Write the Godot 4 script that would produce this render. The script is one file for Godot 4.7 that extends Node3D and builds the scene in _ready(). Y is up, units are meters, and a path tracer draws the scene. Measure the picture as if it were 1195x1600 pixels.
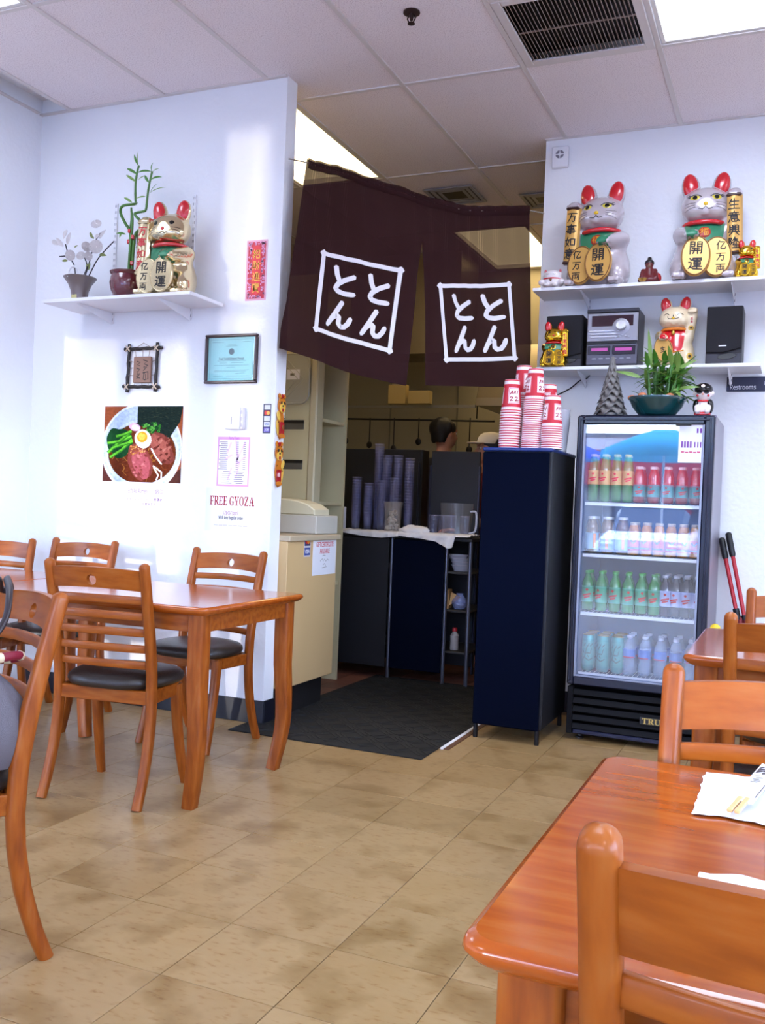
extends Node3D

const CEIL := 3.2108
const GX := -3.7285      # ceiling grid: first main tee and spacing
const GS := 0.6194
const GZ := -4.3564
const GL := 1.2192
const WL := -4.09        # face of the left back wall
const WR := -5.27        # face of the right back wall
const XL := -3.945       # face of the left side wall
const XP := -2.375       # end of the left back wall
const XR := -1.363       # start of the right back wall
const ZF := 5.0          # face of the front wall, behind the camera
const FR := 0.015         # the fridge lamp

var M := {}

func _ready():
	var cam = Camera3D.new()
	cam.name = "camera"
	cam.transform = Transform3D(Basis(Vector3(0.9168164, 0.0407041, -0.397229), Vector3(-0.0403947, 0.9991419, 0.0091502), Vector3(0.3972606, 0.0076568, 0.9176739)).orthonormalized(), Vector3(0, 1.1156, 0))
	cam.fov = 56.85
	cam.near = 0.05
	cam.far = 200.0
	cam.current = true
	add_child(cam)

	var sky_mat = ProceduralSkyMaterial.new()
	sky_mat.sky_top_color = Color(0.56, 0.69, 0.95)
	sky_mat.sky_horizon_color = Color(0.80, 0.89, 1.0)
	sky_mat.sky_curve = 0.25
	sky_mat.ground_bottom_color = Color(0.42, 0.40, 0.42)
	sky_mat.ground_horizon_color = Color(0.70, 0.69, 0.76)
	sky_mat.sky_energy_multiplier = 2.5
	sky_mat.ground_energy_multiplier = 1.6
	var sky = Sky.new()
	sky.sky_material = sky_mat
	var env = Environment.new()
	env.background_mode = Environment.BG_SKY
	env.sky = sky
	env.tonemap_mode = Environment.TONE_MAPPER_LINEAR
	env.tonemap_exposure = 3.1
	env.sdfgi_enabled = true
	env.ssao_enabled = true
	env.ssil_enabled = true
	var we = WorldEnvironment.new()
	we.name = "environment"
	we.environment = env
	add_child(we)

	var sun = DirectionalLight3D.new()
	sun.name = "sun"
	sun.light_color = Color(1.0, 0.97, 0.93)
	sun.light_energy = 0.36
	sun.light_angular_distance = 2.0
	sun.shadow_enabled = true
	sun.sky_mode = DirectionalLight3D.SKY_MODE_LIGHT_ONLY
	var low = deg_to_rad(1.6)
	sun.look_at_from_position(Vector3(-4.57, sin(low) * 10, 8.9), Vector3.ZERO)
	add_child(sun)

	# ceiling panels: cell along x, front and back tee
	for p in [[5, 0, 1], [0, -1, 1], [5, -2, 1], [8, 0, 1], [1, -4, 1], [7, -4, 1], [4, -6, 1], [1, 1, 0], [2, 3, 0]]: ceiling_light(p[0], p[1], p[2])

	materials()
	room()
	ceiling_grid()
	furniture()
	left_wall_things()
	doorway()
	right_wall_things()
	fridge()
	navy_cabinet()
	kitchen()
	outdoors()


# ---------------------------------------------------------------- helpers
class Mb:
	var st = SurfaceTool.new()
	var g = 0
	var x = Transform3D.IDENTITY
	var flip = false
	func _init():
		st.begin(Mesh.PRIMITIVE_TRIANGLES)
		st.set_smooth_group(-1)
	func flat(): st.set_smooth_group(-1)
	func grp():
		g += 1
		st.set_smooth_group(g)
	func vert(v: Vector3, uv := Vector2.ZERO):
		st.set_uv(uv)
		st.add_vertex(x * v)
	# corners run anticlockwise seen from outside
	func tri(a, b, c, ua := Vector2.ZERO, ub := Vector2.ZERO, uc := Vector2.ZERO):
		vert(a, ua)
		if flip:
			vert(b, ub); vert(c, uc)
		else:
			vert(c, uc); vert(b, ub)
	func quad(a, b, c, d, ua := Vector2(0, 1), ub := Vector2(1, 1), uc := Vector2(1, 0), ud := Vector2(0, 0)):
		tri(a, b, c, ua, ub, uc)
		tri(a, c, d, ua, uc, ud)
	func fan(pts: Array):
		for i in range(1, pts.size() - 1): tri(pts[0], pts[i], pts[i + 1])
	func ofan(pts: Array, c: Vector3):
		var n: Vector3 = (pts[1] - pts[0]).cross(pts[2] - pts[0])
		var m = Vector3.ZERO
		for q in pts: m += q
		if n.dot(m / pts.size() - c) < 0:
			pts = pts.duplicate()
			pts.reverse()
		fan(pts)
	func box(c: Vector3, s: Vector3, b := 0.0):
		flat()
		var h = s / 2
		b = min(b, min(h.x, min(h.y, h.z)) * 0.9)
		var k = {}
		for i in 8:
			var sg = Vector3(1 if i & 1 else -1, 1 if i & 2 else -1, 1 if i & 4 else -1)
			k[i] = [c + sg * Vector3(h.x, h.y - b, h.z - b), c + sg * Vector3(h.x - b, h.y, h.z - b), c + sg * Vector3(h.x - b, h.y - b, h.z)]
		for a in 3:
			var u = 1 << ((a + 1) % 3)
			var w = 1 << ((a + 2) % 3)
			for s2 in 2:
				var o = (1 << a) * s2
				ofan([k[o][a], k[o | u][a], k[o | u | w][a], k[o | w][a]], c)
			if b > 0:
				var a1 = (a + 1) % 3
				var a2 = (a + 2) % 3
				for e in 4:
					var o2 = (u if e & 1 else 0) | (w if e & 2 else 0)
					var o3 = o2 | (1 << a)
					ofan([k[o2][a1], k[o3][a1], k[o3][a2], k[o2][a2]], c)
		if b > 0:
			for i in 8: ofan([k[i][0], k[i][1], k[i][2]], c)
	func lathe(prof: Array, seg := 24, sharp := 0.6):
		grp()
		var tot = 0.0
		var ln = [0.0]
		for i in range(1, prof.size()):
			tot += prof[i].distance_to(prof[i - 1])
			ln.append(tot)
		for i in prof.size() - 1:
			if i > 0:
				var d0: Vector2 = prof[i] - prof[i - 1]
				var d1: Vector2 = prof[i + 1] - prof[i]
				if abs(d0.angle_to(d1)) > sharp: grp()
			for k in seg:
				var t0 = TAU * k / seg
				var t1 = TAU * (k + 1) / seg
				var r0: float = prof[i].x
				var r1: float = prof[i + 1].x
				var a = Vector3(r0 * cos(t0), prof[i].y, r0 * sin(t0))
				var b = Vector3(r0 * cos(t1), prof[i].y, r0 * sin(t1))
				var c = Vector3(r1 * cos(t1), prof[i + 1].y, r1 * sin(t1))
				var d = Vector3(r1 * cos(t0), prof[i + 1].y, r1 * sin(t0))
				if k == seg - 1:
					b = Vector3(r0, prof[i].y, 0); c = Vector3(r1, prof[i + 1].y, 0)
				var v0: float = 1 - ln[i] / tot
				var v1: float = 1 - ln[i + 1] / tot
				var u0 = 1.0 - float(k) / seg
				var u1 = 1.0 - float(k + 1) / seg
				if r0 < 1e-6: tri(a, d, c, Vector2(u0, v0), Vector2(u0, v1), Vector2(u1, v1))
				elif r1 < 1e-6: tri(a, d, b, Vector2(u0, v0), Vector2(u0, v1), Vector2(u1, v0))
				else: quad(a, d, c, b, Vector2(u0, v0), Vector2(u0, v1), Vector2(u1, v1), Vector2(u1, v0))
	# rings of equal size, joined in order; each ring runs so that (next ring) x (along ring) points outwards when ccw is true
	func rings(r: Array, closed := true, caps := true, ccw := true, sharp_cols := []):
		grp()
		var n: int = r[0].size()
		var m = n if closed else n - 1
		var L = r.size() - 1
		if sharp_cols.is_empty():
			for i in L:
				for k in m:
					_rq(r, i, k, n, L, ccw)
		else:
			for k in m:
				if k in sharp_cols: grp()
				for i in L: _rq(r, i, k, n, L, ccw)
		if caps and closed:
			flat()
			for e in [0, L]:
				var c = Vector3.ZERO
				for q in r[e]: c += q
				c /= n
				for k in n:
					var a: Vector3 = r[e][k]
					var b: Vector3 = r[e][(k + 1) % n]
					if (e == 0) == ccw: tri(c, b, a)
					else: tri(c, a, b)
	func _rq(r, i, k, n, L, ccw):
		var a: Vector3 = r[i][k]
		var b: Vector3 = r[i][(k + 1) % n]
		var c: Vector3 = r[i + 1][(k + 1) % n]
		var d: Vector3 = r[i + 1][k]
		var u0 = float(k) / n
		var u1 = float(k + 1) / n
		var v0 = 1.0 - float(i) / L
		var v1 = 1.0 - float(i + 1) / L
		if ccw: quad(a, b, c, d, Vector2(u0, v0), Vector2(u1, v0), Vector2(u1, v1), Vector2(u0, v1))
		else: quad(a, d, c, b, Vector2(u0, v0), Vector2(u0, v1), Vector2(u1, v1), Vector2(u1, v0))
	func tube(path: Array, rad, seg := 8, caps := true, squash := 1.0):
		var rr = []
		var n = path.size()
		var t0: Vector3 = (path[1] - path[0]).normalized()
		var u = t0.cross(Vector3.UP)
		if u.length() < 0.05: u = t0.cross(Vector3.RIGHT)
		u = u.normalized()
		for i in n:
			var t: Vector3 = (path[min(i + 1, n - 1)] - path[max(i - 1, 0)]).normalized()
			u = (u - t * u.dot(t)).normalized()
			var w = t.cross(u)
			var r: float = rad[i] if rad is Array else rad
			var ring = []
			for k in seg:
				var a = TAU * k / seg
				ring.append(path[i] + (u * cos(a) + w * sin(a) * squash) * r)
			rr.append(ring)
		rings(rr, true, caps)
	func rod(a: Vector3, b: Vector3, ra: float, rb := -1.0, seg := 10): tube([a, b], [ra, ra if rb < 0 else rb], seg)
	# a section (x across, y along «up») carried along a path in a fixed frame
	func sweep(path: Array, sec: Array, up: Vector3, scales = null, sharp := false):
		var rr = []
		var n = path.size()
		for i in n:
			var t: Vector3 = (path[min(i + 1, n - 1)] - path[max(i - 1, 0)]).normalized()
			var s = t.cross(up).normalized()
			var w = s.cross(t)
			var k = scales[i] if scales != null else Vector2.ONE
			if not k is Vector2: k = Vector2(k, k)
			var ring = []
			for q in sec: ring.append(path[i] + s * q.x * k.x + w * q.y * k.y)
			rr.append(ring)
		rings(rr, true, true, false, range(sec.size()) if sharp else [])
	# polygon (anticlockwise in x, y) from z0 to z1, front at z1
	func prism(poly: Array, z0: float, z1: float, bev := 0.0, smooth := false):
		var P = PackedVector2Array(poly)
		if Geometry2D.is_polygon_clockwise(P): P.reverse()
		# is_polygon_clockwise assumes y down in some versions: check by area
		var ar = 0.0
		for i in P.size(): ar += P[i].cross(P[(i + 1) % P.size()])
		if ar < 0: P.reverse()
		var n = P.size()
		var I = PackedVector2Array(P)
		if bev > 0:
			for i in n:
				var e0 = (P[i] - P[(i + n - 1) % n]).normalized()
				var e1 = (P[(i + 1) % n] - P[i]).normalized()
				var nn = Vector2(-e0.y - e1.y, e0.x + e1.x)
				var l = nn.length()
				if l > 0.2: I[i] = P[i] + nn / l * bev * min(2.0, 2.0 / l)
		var T = Geometry2D.triangulate_polygon(I)
		flat()
		var lo = P[0]
		var hi = P[0]
		for q in P:
			lo = lo.min(q); hi = hi.max(q)
		var sz = hi - lo
		for i in range(0, T.size(), 3):
			var a = I[T[i]]
			var b = I[T[i + 1]]
			var c = I[T[i + 2]]
			if (b - a).cross(c - a) < 0:
				var s = b
				b = c; c = s
			var ua = (a - lo) / sz
			var ub = (b - lo) / sz
			var uc = (c - lo) / sz
			ua.y = 1 - ua.y; ub.y = 1 - ub.y; uc.y = 1 - uc.y
			tri(Vector3(a.x, a.y, z1), Vector3(b.x, b.y, z1), Vector3(c.x, c.y, z1), ua, ub, uc)
			tri(Vector3(a.x, a.y, z0), Vector3(c.x, c.y, z0), Vector3(b.x, b.y, z0), ua, uc, ub)
		if smooth: grp()
		for i in n:
			var j = (i + 1) % n
			var a0 = Vector3(P[i].x, P[i].y, z0 + bev)
			var b0 = Vector3(P[j].x, P[j].y, z0 + bev)
			var a1 = Vector3(P[i].x, P[i].y, z1 - bev)
			var b1 = Vector3(P[j].x, P[j].y, z1 - bev)
			quad(a0, b0, b1, a1)
			if bev > 0:
				quad(a1, b1, Vector3(I[j].x, I[j].y, z1), Vector3(I[i].x, I[i].y, z1))
				quad(Vector3(I[i].x, I[i].y, z0), Vector3(I[j].x, I[j].y, z0), b0, a0)
	func surf(nu: int, nv: int, fn, back := 0.0):
		var P = []
		for j in nv + 1:
			var row = []
			for i in nu + 1: row.append(fn.call(float(i) / nu, float(j) / nv))
			P.append(row)
		for side in (2 if back > 0 else 1):
			grp()
			for j in nv:
				for i in nu:
					var a: Vector3 = P[j][i]
					var b: Vector3 = P[j][i + 1]
					var c: Vector3 = P[j + 1][i + 1]
					var d: Vector3 = P[j + 1][i]
					var ua = Vector2(float(i) / nu, 1 - float(j) / nv)
					var ub = Vector2(float(i + 1) / nu, ua.y)
					var uc = Vector2(ub.x, 1 - float(j + 1) / nv)
					var ud = Vector2(ua.x, uc.y)
					if side == 0: quad(a, b, c, d, ua, ub, uc, ud)
					else:
						var n = (b - a).cross(d - a)
						if n.length() < 1e-12: n = (c - a).cross(d - a)
						n = n.normalized() * back
						quad(a - n, d - n, c - n, b - n, ua, ud, uc, ub)
		if back > 0:
			flat()
			var e = []
			for i in nu: e.append([P[0][i], P[0][i + 1]]); e.append([P[nv][i + 1], P[nv][i]])
			for j in nv: e.append([P[j][nu], P[j + 1][nu]]); e.append([P[j + 1][0], P[j][0]])
			var n0: Vector3 = ((P[0][1] - P[0][0]).cross(P[1][0] - P[0][0])).normalized() * back
			for q in e: quad(q[0] - n0, q[1] - n0, q[1], q[0])
	func ell(c: Vector3, r: Vector3, nu := 16, nv := 10, basis := Basis.IDENTITY):
		grp()
		for j in nv:
			for i in nu:
				var q = []
				for o in [[0, 0], [0, 1], [1, 1], [1, 0]]:
					var th: float = TAU * ((i + o[0]) % nu) / nu
					var ph: float = PI * (float(j + o[1]) / nv - 0.5)
					q.append(c + basis * (Vector3(cos(th) * cos(ph), sin(ph), sin(th) * cos(ph)) * r))
				if j == 0: tri(q[0], q[1], q[2])
				elif j == nv - 1: tri(q[0], q[1], q[3])
				else: quad(q[0], q[1], q[2], q[3])
	# brush strokes: polylines in the 10 x 10 square of a glyph, y down; fn maps (0..1, 0..1 up) to a place
	func ink(strokes: Array, w: float, fn, sub := 1):
		grp()
		for s in strokes:
			var q = PackedVector2Array()
			for i in s.size():
				if i > 0:
					for k in range(1, sub + 1): q.append(s[i - 1].lerp(s[i], float(k) / sub))
				else: q.append(s[0])
			var n = q.size()
			var lt = []
			var rt = []
			for i in n:
				var t = (q[min(i + 1, n - 1)] - q[max(i - 1, 0)]).normalized()
				var o = Vector2(-t.y, t.x) * w / 2
				var c = q[i]
				if i == 0: c -= t * w * 0.3
				if i == n - 1: c += t * w * 0.3
				var ww = 0.8 if i == n - 1 else 1.0
				lt.append(_m(c + o * ww, fn)); rt.append(_m(c - o * ww, fn))
			for i in n - 1: quad(rt[i], rt[i + 1], lt[i + 1], lt[i])
			for e in [0, n - 1]:
				var t2 = (q[min(e + 1, n - 1)] - q[max(e - 1, 0)]).normalized() * (-1.0 if e == 0 else 1.0)
				var c2 = q[e] + t2 * w * 0.3
				var o2 = Vector2(-t2.y, t2.x) * w / 2 * (0.8 if e > 0 else 1.0)
				tri(_m(c2 - o2, fn), _m(c2 + t2 * w * 0.3, fn), _m(c2 + o2, fn))
	func _m(p: Vector2, fn) -> Vector3: return fn.call(p.x / 10.0, 1.0 - p.y / 10.0)
	func done() -> ArrayMesh:
		st.generate_normals()
		return st.commit()

func strokes(s: String) -> Array:
	var out = []
	for part in s.split(";"):
		var line = PackedVector2Array()
		for w in part.strip_edges().split(" ", false):
			var xy = w.split(",")
			line.append(Vector2(float(xy[0]), float(xy[1])))
		out.append(line)
	return out

func numbered_node(n: Node3D, called: String, parent: Node):
	n.name = called
	parent.add_child(n, true)

func obj(called: String, mesh: Mesh, m: Material, parent: Node = self, at := Vector3.ZERO, turn := Vector3.ZERO) -> MeshInstance3D:
	var o = MeshInstance3D.new()
	o.mesh = mesh
	o.material_override = m
	o.position = at
	o.rotation = turn
	numbered_node(o, called, parent)
	return o

func tag(o: Node, label := "", category := "", group := "", kind := "") -> Node:
	if label: o.set_meta("label", label)
	if category: o.set_meta("category", category)
	if group: o.set_meta("group", group)
	if kind: o.set_meta("kind", kind)
	return o

func thing(called: String, label: String, category: String, at := Vector3.ZERO, turn := 0.0, group := "") -> Node3D:
	var o = Node3D.new()
	o.position = at
	o.rotation.y = turn
	numbered_node(o, called, self)
	tag(o, label, category, group)
	return o

func struct(called: String, mesh: Mesh, m: Material, parent: Node = self) -> MeshInstance3D:
	var o = obj(called, mesh, m, parent)
	if parent == self: o.set_meta("kind", "structure")
	return o

func dup(src: Node3D, at: Vector3, turn := 0.0, label := "", group := "") -> Node3D:
	var o: Node3D = src.duplicate()
	var base = String(src.name).rstrip("0123456789")
	o.position = at
	o.rotation.y = turn
	numbered_node(o, base, self)
	if label: o.set_meta("label", label)
	if group: o.set_meta("group", group)
	return o

func boxm(c: Vector3, s: Vector3, b := 0.0) -> ArrayMesh:
	var m = Mb.new()
	m.box(c, s, b)
	return m.done()

func span(a: Vector3, b: Vector3, bev := 0.0) -> ArrayMesh: return boxm((a + b) / 2, (b - a).abs(), bev)

func lathem(prof: Array, seg := 24, sharp := 0.6) -> ArrayMesh:
	var m = Mb.new()
	m.lathe(prof, seg, sharp)
	return m.done()

func tubem(path: Array, rad, seg := 8, squash := 1.0) -> ArrayMesh:
	var m = Mb.new()
	m.tube(path, rad, seg, true, squash)
	return m.done()

func curve(pts: Array, n: int) -> Array:    # Catmull-Rom through the points
	var out = []
	var k = pts.size()
	for i in k - 1:
		var a = pts[max(i - 1, 0)]
		var b = pts[i]
		var c = pts[i + 1]
		var d = pts[min(i + 2, k - 1)]
		for j in n:
			var t = float(j) / n
			out.append(0.5 * (2 * b + (c - a) * t + (2 * a - 5 * b + 4 * c - d) * t * t + (3 * b - a - 3 * c + d) * t * t * t))
	out.append(pts[k - 1])
	return out

func rrect(w: float, h: float, r: float, n := 3) -> Array:
	var out = []
	for q in [[1, 1, 0], [-1, 1, 1], [-1, -1, 2], [1, -1, 3]]:
		for i in n + 1:
			var a: float = PI / 2 * (q[2] + float(i) / n)
			out.append(Vector2(q[0] * (w / 2 - r) + cos(a) * r, q[1] * (h / 2 - r) + sin(a) * r))
	return out

func oval(w: float, h: float, n := 24) -> Array:
	var out = []
	for i in n: out.append(Vector2(cos(TAU * i / n) * w / 2, sin(TAU * i / n) * h / 2))
	return out

func prismm(poly: Array, z0: float, z1: float, bev := 0.0, smooth := false) -> ArrayMesh:
	var m = Mb.new()
	m.prism(poly, z0, z1, bev, smooth)
	return m.done()

func mat(c: Color, rough := 0.6, metal := 0.0, o := {}) -> StandardMaterial3D:
	var m = StandardMaterial3D.new()
	m.albedo_color = c
	m.roughness = rough
	m.metallic = metal
	for k in o: m.set(k, o[k])
	return m

func rgb8(r: int, g: int, b: int) -> Color: return Color(r / 255.0, g / 255.0, b / 255.0)

func noise_tex(sd: int, freq: float, cols: Array, size := 512, octaves := 4, normal := false, kind := FastNoiseLite.TYPE_SIMPLEX_SMOOTH) -> NoiseTexture2D:
	var f = FastNoiseLite.new()
	f.seed = sd
	f.frequency = freq
	f.noise_type = kind
	f.fractal_octaves = octaves
	var t = NoiseTexture2D.new()
	t.width = size
	t.height = size
	t.seamless = true
	t.noise = f
	if normal:
		t.as_normal_map = true
		t.bump_strength = 4.0
	elif cols.size():
		var gr = Gradient.new()
		gr.offsets = PackedFloat32Array()
		gr.colors = PackedColorArray()
		var offs = PackedFloat32Array()
		var cc = PackedColorArray()
		for i in cols.size():
			offs.append(cols[i][0]); cc.append(cols[i][1])
		gr.offsets = offs
		gr.colors = cc
		t.color_ramp = gr
	return t

# lettering as a thin raised or printed mesh, facing +z, centred
func lettering(s: String, height: float, m: Material, parent: Node, at: Vector3, called := "lettering", bold := false, serif := false, turn := Vector3.ZERO, depth := 0.0006, max_w := 0.0) -> MeshInstance3D:
	var f = SystemFont.new()
	f.font_names = PackedStringArray(["Droid Serif" if serif else "Droid Sans"])
	f.font_weight = 700 if bold else 400
	var t = TextMesh.new()
	t.text = s
	t.font = f
	t.font_size = 32
	t.pixel_size = height / 32.0 * 1.35
	t.depth = depth
	t.curve_step = 2.0
	var o = obj(called, t, m, parent, at, turn)
	if max_w > 0:
		var w: float = t.get_aabb().size.x
		if w > 0: o.scale = Vector3(max_w / w, 1, 1)
	return o

# signed-distance figures -> one continuous skin (surface nets)
class Sdf:
	var lo: Vector3
	var cell: float
	var nx: int
	var ny: int
	var nz: int
	var f := PackedFloat32Array()
	func _init(a: Vector3, b: Vector3, c: float):
		lo = a
		cell = c
		nx = int((b.x - a.x) / c) + 2
		ny = int((b.y - a.y) / c) + 2
		nz = int((b.z - a.z) / c) + 2
		f.resize(nx * ny * nz)
		f.fill(9.0)
	# capsule from a to b, radii ra to rb, blended in over k; sq squashes space (scale of each axis about a)
	func cap(a: Vector3, b: Vector3, ra: float, rb: float, k: float, cut := false):
		var m: float = maxf(ra, rb) + k + cell * 2
		var mn := a.min(b) - Vector3.ONE * m
		var mx := a.max(b) + Vector3.ONE * m
		var d := b - a
		var dd: float = max(d.dot(d), 1e-9)
		_each(mn, mx, k, cut, func(p: Vector3):
			var h: float = clamp((p - a).dot(d) / dd, 0.0, 1.0)
			return (p - a - d * h).length() - lerp(ra, rb, h))
	func ell(c: Vector3, r: Vector3, k: float, rot := Basis.IDENTITY, cut := false):
		var m: Vector3 = Vector3.ONE * (maxf(r.x, maxf(r.y, r.z)) + k + cell * 2)
		var inv := rot.transposed()
		_each(c - m, c + m, k, cut, func(p: Vector3):
			var q := inv * (p - c)
			var k0 := (q / r).length()
			var k1 := (q / (r * r)).length()
			return k0 * (k0 - 1.0) / max(k1, 1e-6))
	func _each(mn: Vector3, mx: Vector3, k: float, cut: bool, fn):
		var i0: int = max(0, int((mn.x - lo.x) / cell))
		var i1: int = min(nx - 1, int((mx.x - lo.x) / cell) + 1)
		var j0: int = max(0, int((mn.y - lo.y) / cell))
		var j1: int = min(ny - 1, int((mx.y - lo.y) / cell) + 1)
		var l0: int = max(0, int((mn.z - lo.z) / cell))
		var l1: int = min(nz - 1, int((mx.z - lo.z) / cell) + 1)
		for l in range(l0, l1 + 1):
			for j in range(j0, j1 + 1):
				var at := (l * ny + j) * nx
				for i in range(i0, i1 + 1):
					var d: float = fn.call(lo + Vector3(i, j, l) * cell)
					var e := f[at + i]
					if cut:
						d = -d
						var h2: float = max(k - abs(d - e), 0.0) / max(k, 1e-6)
						f[at + i] = max(d, e) + h2 * h2 * k * 0.25
					else:
						var h: float = max(k - abs(d - e), 0.0) / max(k, 1e-6)
						f[at + i] = min(d, e) - h * h * k * 0.25
	func val(p: Vector3) -> float:
		var q := (p - lo) / cell
		var i: int = clamp(int(q.x), 0, nx - 2)
		var j: int = clamp(int(q.y), 0, ny - 2)
		var l: int = clamp(int(q.z), 0, nz - 2)
		var t := q - Vector3(i, j, l)
		var s := 0.0
		for o in 8:
			var w := (t.x if o & 1 else 1 - t.x) * (t.y if o & 2 else 1 - t.y) * (t.z if o & 4 else 1 - t.z)
			s += w * f[((l + (o >> 2 & 1)) * ny + j + (o >> 1 & 1)) * nx + i + (o & 1)]
		return s
	# the front (largest z) of the skin at x, y
	func front(x: float, y: float, none := 0.0) -> float:
		var z := lo.z + (nz - 2) * cell
		var prev := val(Vector3(x, y, z))
		while z > lo.z + cell:
			z -= cell * 0.5
			var v := val(Vector3(x, y, z))
			if v < 0: return z + cell * 0.5 * (-v) / max(prev - v, 1e-6)
			prev = v
		return none
	func mesh(mb: Mb):
		var id := {}
		var pts := []
		for l in nz - 1:
			for j in ny - 1:
				for i in nx - 1:
					var b := (l * ny + j) * nx + i
					var v := [f[b], f[b + 1], f[b + nx], f[b + nx + 1], f[b + nx * ny], f[b + nx * ny + 1], f[b + nx * ny + nx], f[b + nx * ny + nx + 1]]
					var neg := 0
					for q in v: neg += 1 if q < 0 else 0
					if neg == 0 or neg == 8: continue
					var s := Vector3.ZERO
					var c := 0
					for e in [[0, 1], [2, 3], [4, 5], [6, 7], [0, 2], [1, 3], [4, 6], [5, 7], [0, 4], [1, 5], [2, 6], [3, 7]]:
						var a: float = v[e[0]]
						var d: float = v[e[1]]
						if (a < 0) != (d < 0):
							var t := a / (a - d)
							var pa := Vector3(e[0] & 1, e[0] >> 1 & 1, e[0] >> 2)
							var pb := Vector3(e[1] & 1, e[1] >> 1 & 1, e[1] >> 2)
							s += pa.lerp(pb, t)
							c += 1
					id[b] = pts.size()
					pts.append(lo + (Vector3(i, j, l) + s / c) * cell)
		mb.grp()
		var sx := 1
		var sy := nx
		var sz := nx * ny
		for b in id.keys():
			for ax in 3:
				var st: int = [sx, sy, sz][ax]
				var u: int = [sy, sz, sx][ax]
				var w: int = [sz, sx, sy][ax]
				if not (id.has(b - u) and id.has(b - w) and id.has(b - u - w)): continue
				var a := f[b]
				var d := f[b + st]
				if (a < 0) == (d < 0): continue
				var q := [pts[id[b - u - w]], pts[id[b - w]], pts[id[b]], pts[id[b - u]]]
				if a < 0: mb.quad(q[0], q[1], q[2], q[3])
				else: mb.quad(q[3], q[2], q[1], q[0])


# ---------------------------------------------------------------- materials
func wood(base: Color, dark: Color, along: Vector3, sd: int, rough := 0.40) -> StandardMaterial3D:
	var m = mat(Color.WHITE, rough)
	m.albedo_texture = noise_tex(sd, 0.012, [[0.0, dark], [0.38, base.lerp(dark, 0.35)], [0.55, base], [1.0, base.lightened(0.10)]], 512, 5)
	m.uv1_triplanar = true
	m.uv1_scale = along
	m.clearcoat_enabled = true
	m.clearcoat = 0.12
	m.metallic_specular = 0.35
	m.clearcoat_roughness = 0.12
	return m

func materials():
	M.wall = mat(rgb8(236, 236, 240), 0.85, 0.0, {"metallic_specular": 0.2})
	M.wall.normal_enabled = true
	M.wall.normal_texture = noise_tex(5, 0.05, [], 256, 3, true)
	M.wall.normal_scale = 0.12
	M.wall.uv1_triplanar = true
	M.wall.uv1_world_triplanar = true
	M.wall.uv1_scale = Vector3(2, 2, 2)
	M.white = mat(rgb8(232, 231, 236), 0.5)
	M.white_gloss = mat(rgb8(235, 235, 238), 0.25)
	M.base = mat(rgb8(18, 20, 34), 0.4)
	M.black = mat(rgb8(14, 14, 16), 0.45)
	M.black_gloss = mat(rgb8(12, 12, 15), 0.15)
	M.tee = mat(rgb8(214, 206, 204), 0.5)
	M.tile_c = mat(Color.WHITE, 0.9)
	M.tile_c.albedo_texture = noise_tex(7, 0.16, [[0.0, rgb8(196, 180, 184)], [0.33, rgb8(226, 214, 217)], [0.5, rgb8(238, 228, 230)], [1.0, rgb8(242, 233, 234)]], 512, 3)
	M.tile_c.uv1_triplanar = true
	M.tile_c.uv1_world_triplanar = true
	M.tile_c.uv1_scale = Vector3(1.6, 1.6, 1.6)
	M.table = wood(rgb8(168, 80, 20), rgb8(148, 64, 14), Vector3(0.7, 4.5, 4.5), 11, 0.16)
	M.chair_v = wood(rgb8(152, 76, 18), rgb8(120, 54, 11), Vector3(5, 0.9, 5), 12)
	M.chair_h = wood(rgb8(154, 78, 18), rgb8(122, 55, 11), Vector3(0.9, 5, 5), 13)
	M.seat = mat(rgb8(44, 36, 32), 0.38)
	M.seat.normal_enabled = true
	M.seat.normal_texture = noise_tex(15, 0.08, [], 256, 3, true)
	M.seat.normal_scale = 0.25
	M.seat.uv1_triplanar = true
	M.seat.uv1_scale = Vector3(6, 6, 6)
	M.steel = mat(rgb8(170, 170, 175), 0.3, 1.0)
	M.chrome = mat(rgb8(220, 220, 225), 0.12, 1.0)
	M.navy = mat(rgb8(6, 11, 28), 0.8, 0.0, {"metallic_specular": 0.12})
	M.table.clearcoat = 0.6
	M.red = mat(rgb8(200, 20, 34), 0.25, 0.0, {"clearcoat_enabled": true, "clearcoat": 0.8, "clearcoat_roughness": 0.08})
	M.green = mat(rgb8(48, 122, 88), 0.4)
	M.ink = mat(rgb8(26, 22, 24), 0.6)
	M.ink_red = mat(rgb8(184, 44, 66), 0.7)
	M.gold_ink = mat(rgb8(226, 158, 40), 0.45)
	M.paper = mat(rgb8(226, 224, 230), 0.9, 0.0, {"metallic_specular": 0.1})
	M.glass = mat(Color(1, 1, 1, 0.04), 0.02, 0.0, {"transparency": BaseMaterial3D.TRANSPARENCY_ALPHA})
	M.leaf = mat(rgb8(62, 116, 40), 0.4, 0.0, {"backlight_enabled": true, "backlight": Color(0.25, 0.4, 0.1)})
	M.leaf_pale = mat(rgb8(112, 142, 66), 0.45, 0.0, {"backlight_enabled": true, "backlight": Color(0.3, 0.4, 0.12)})
	M.stalk = mat(rgb8(70, 116, 46), 0.35)

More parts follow.
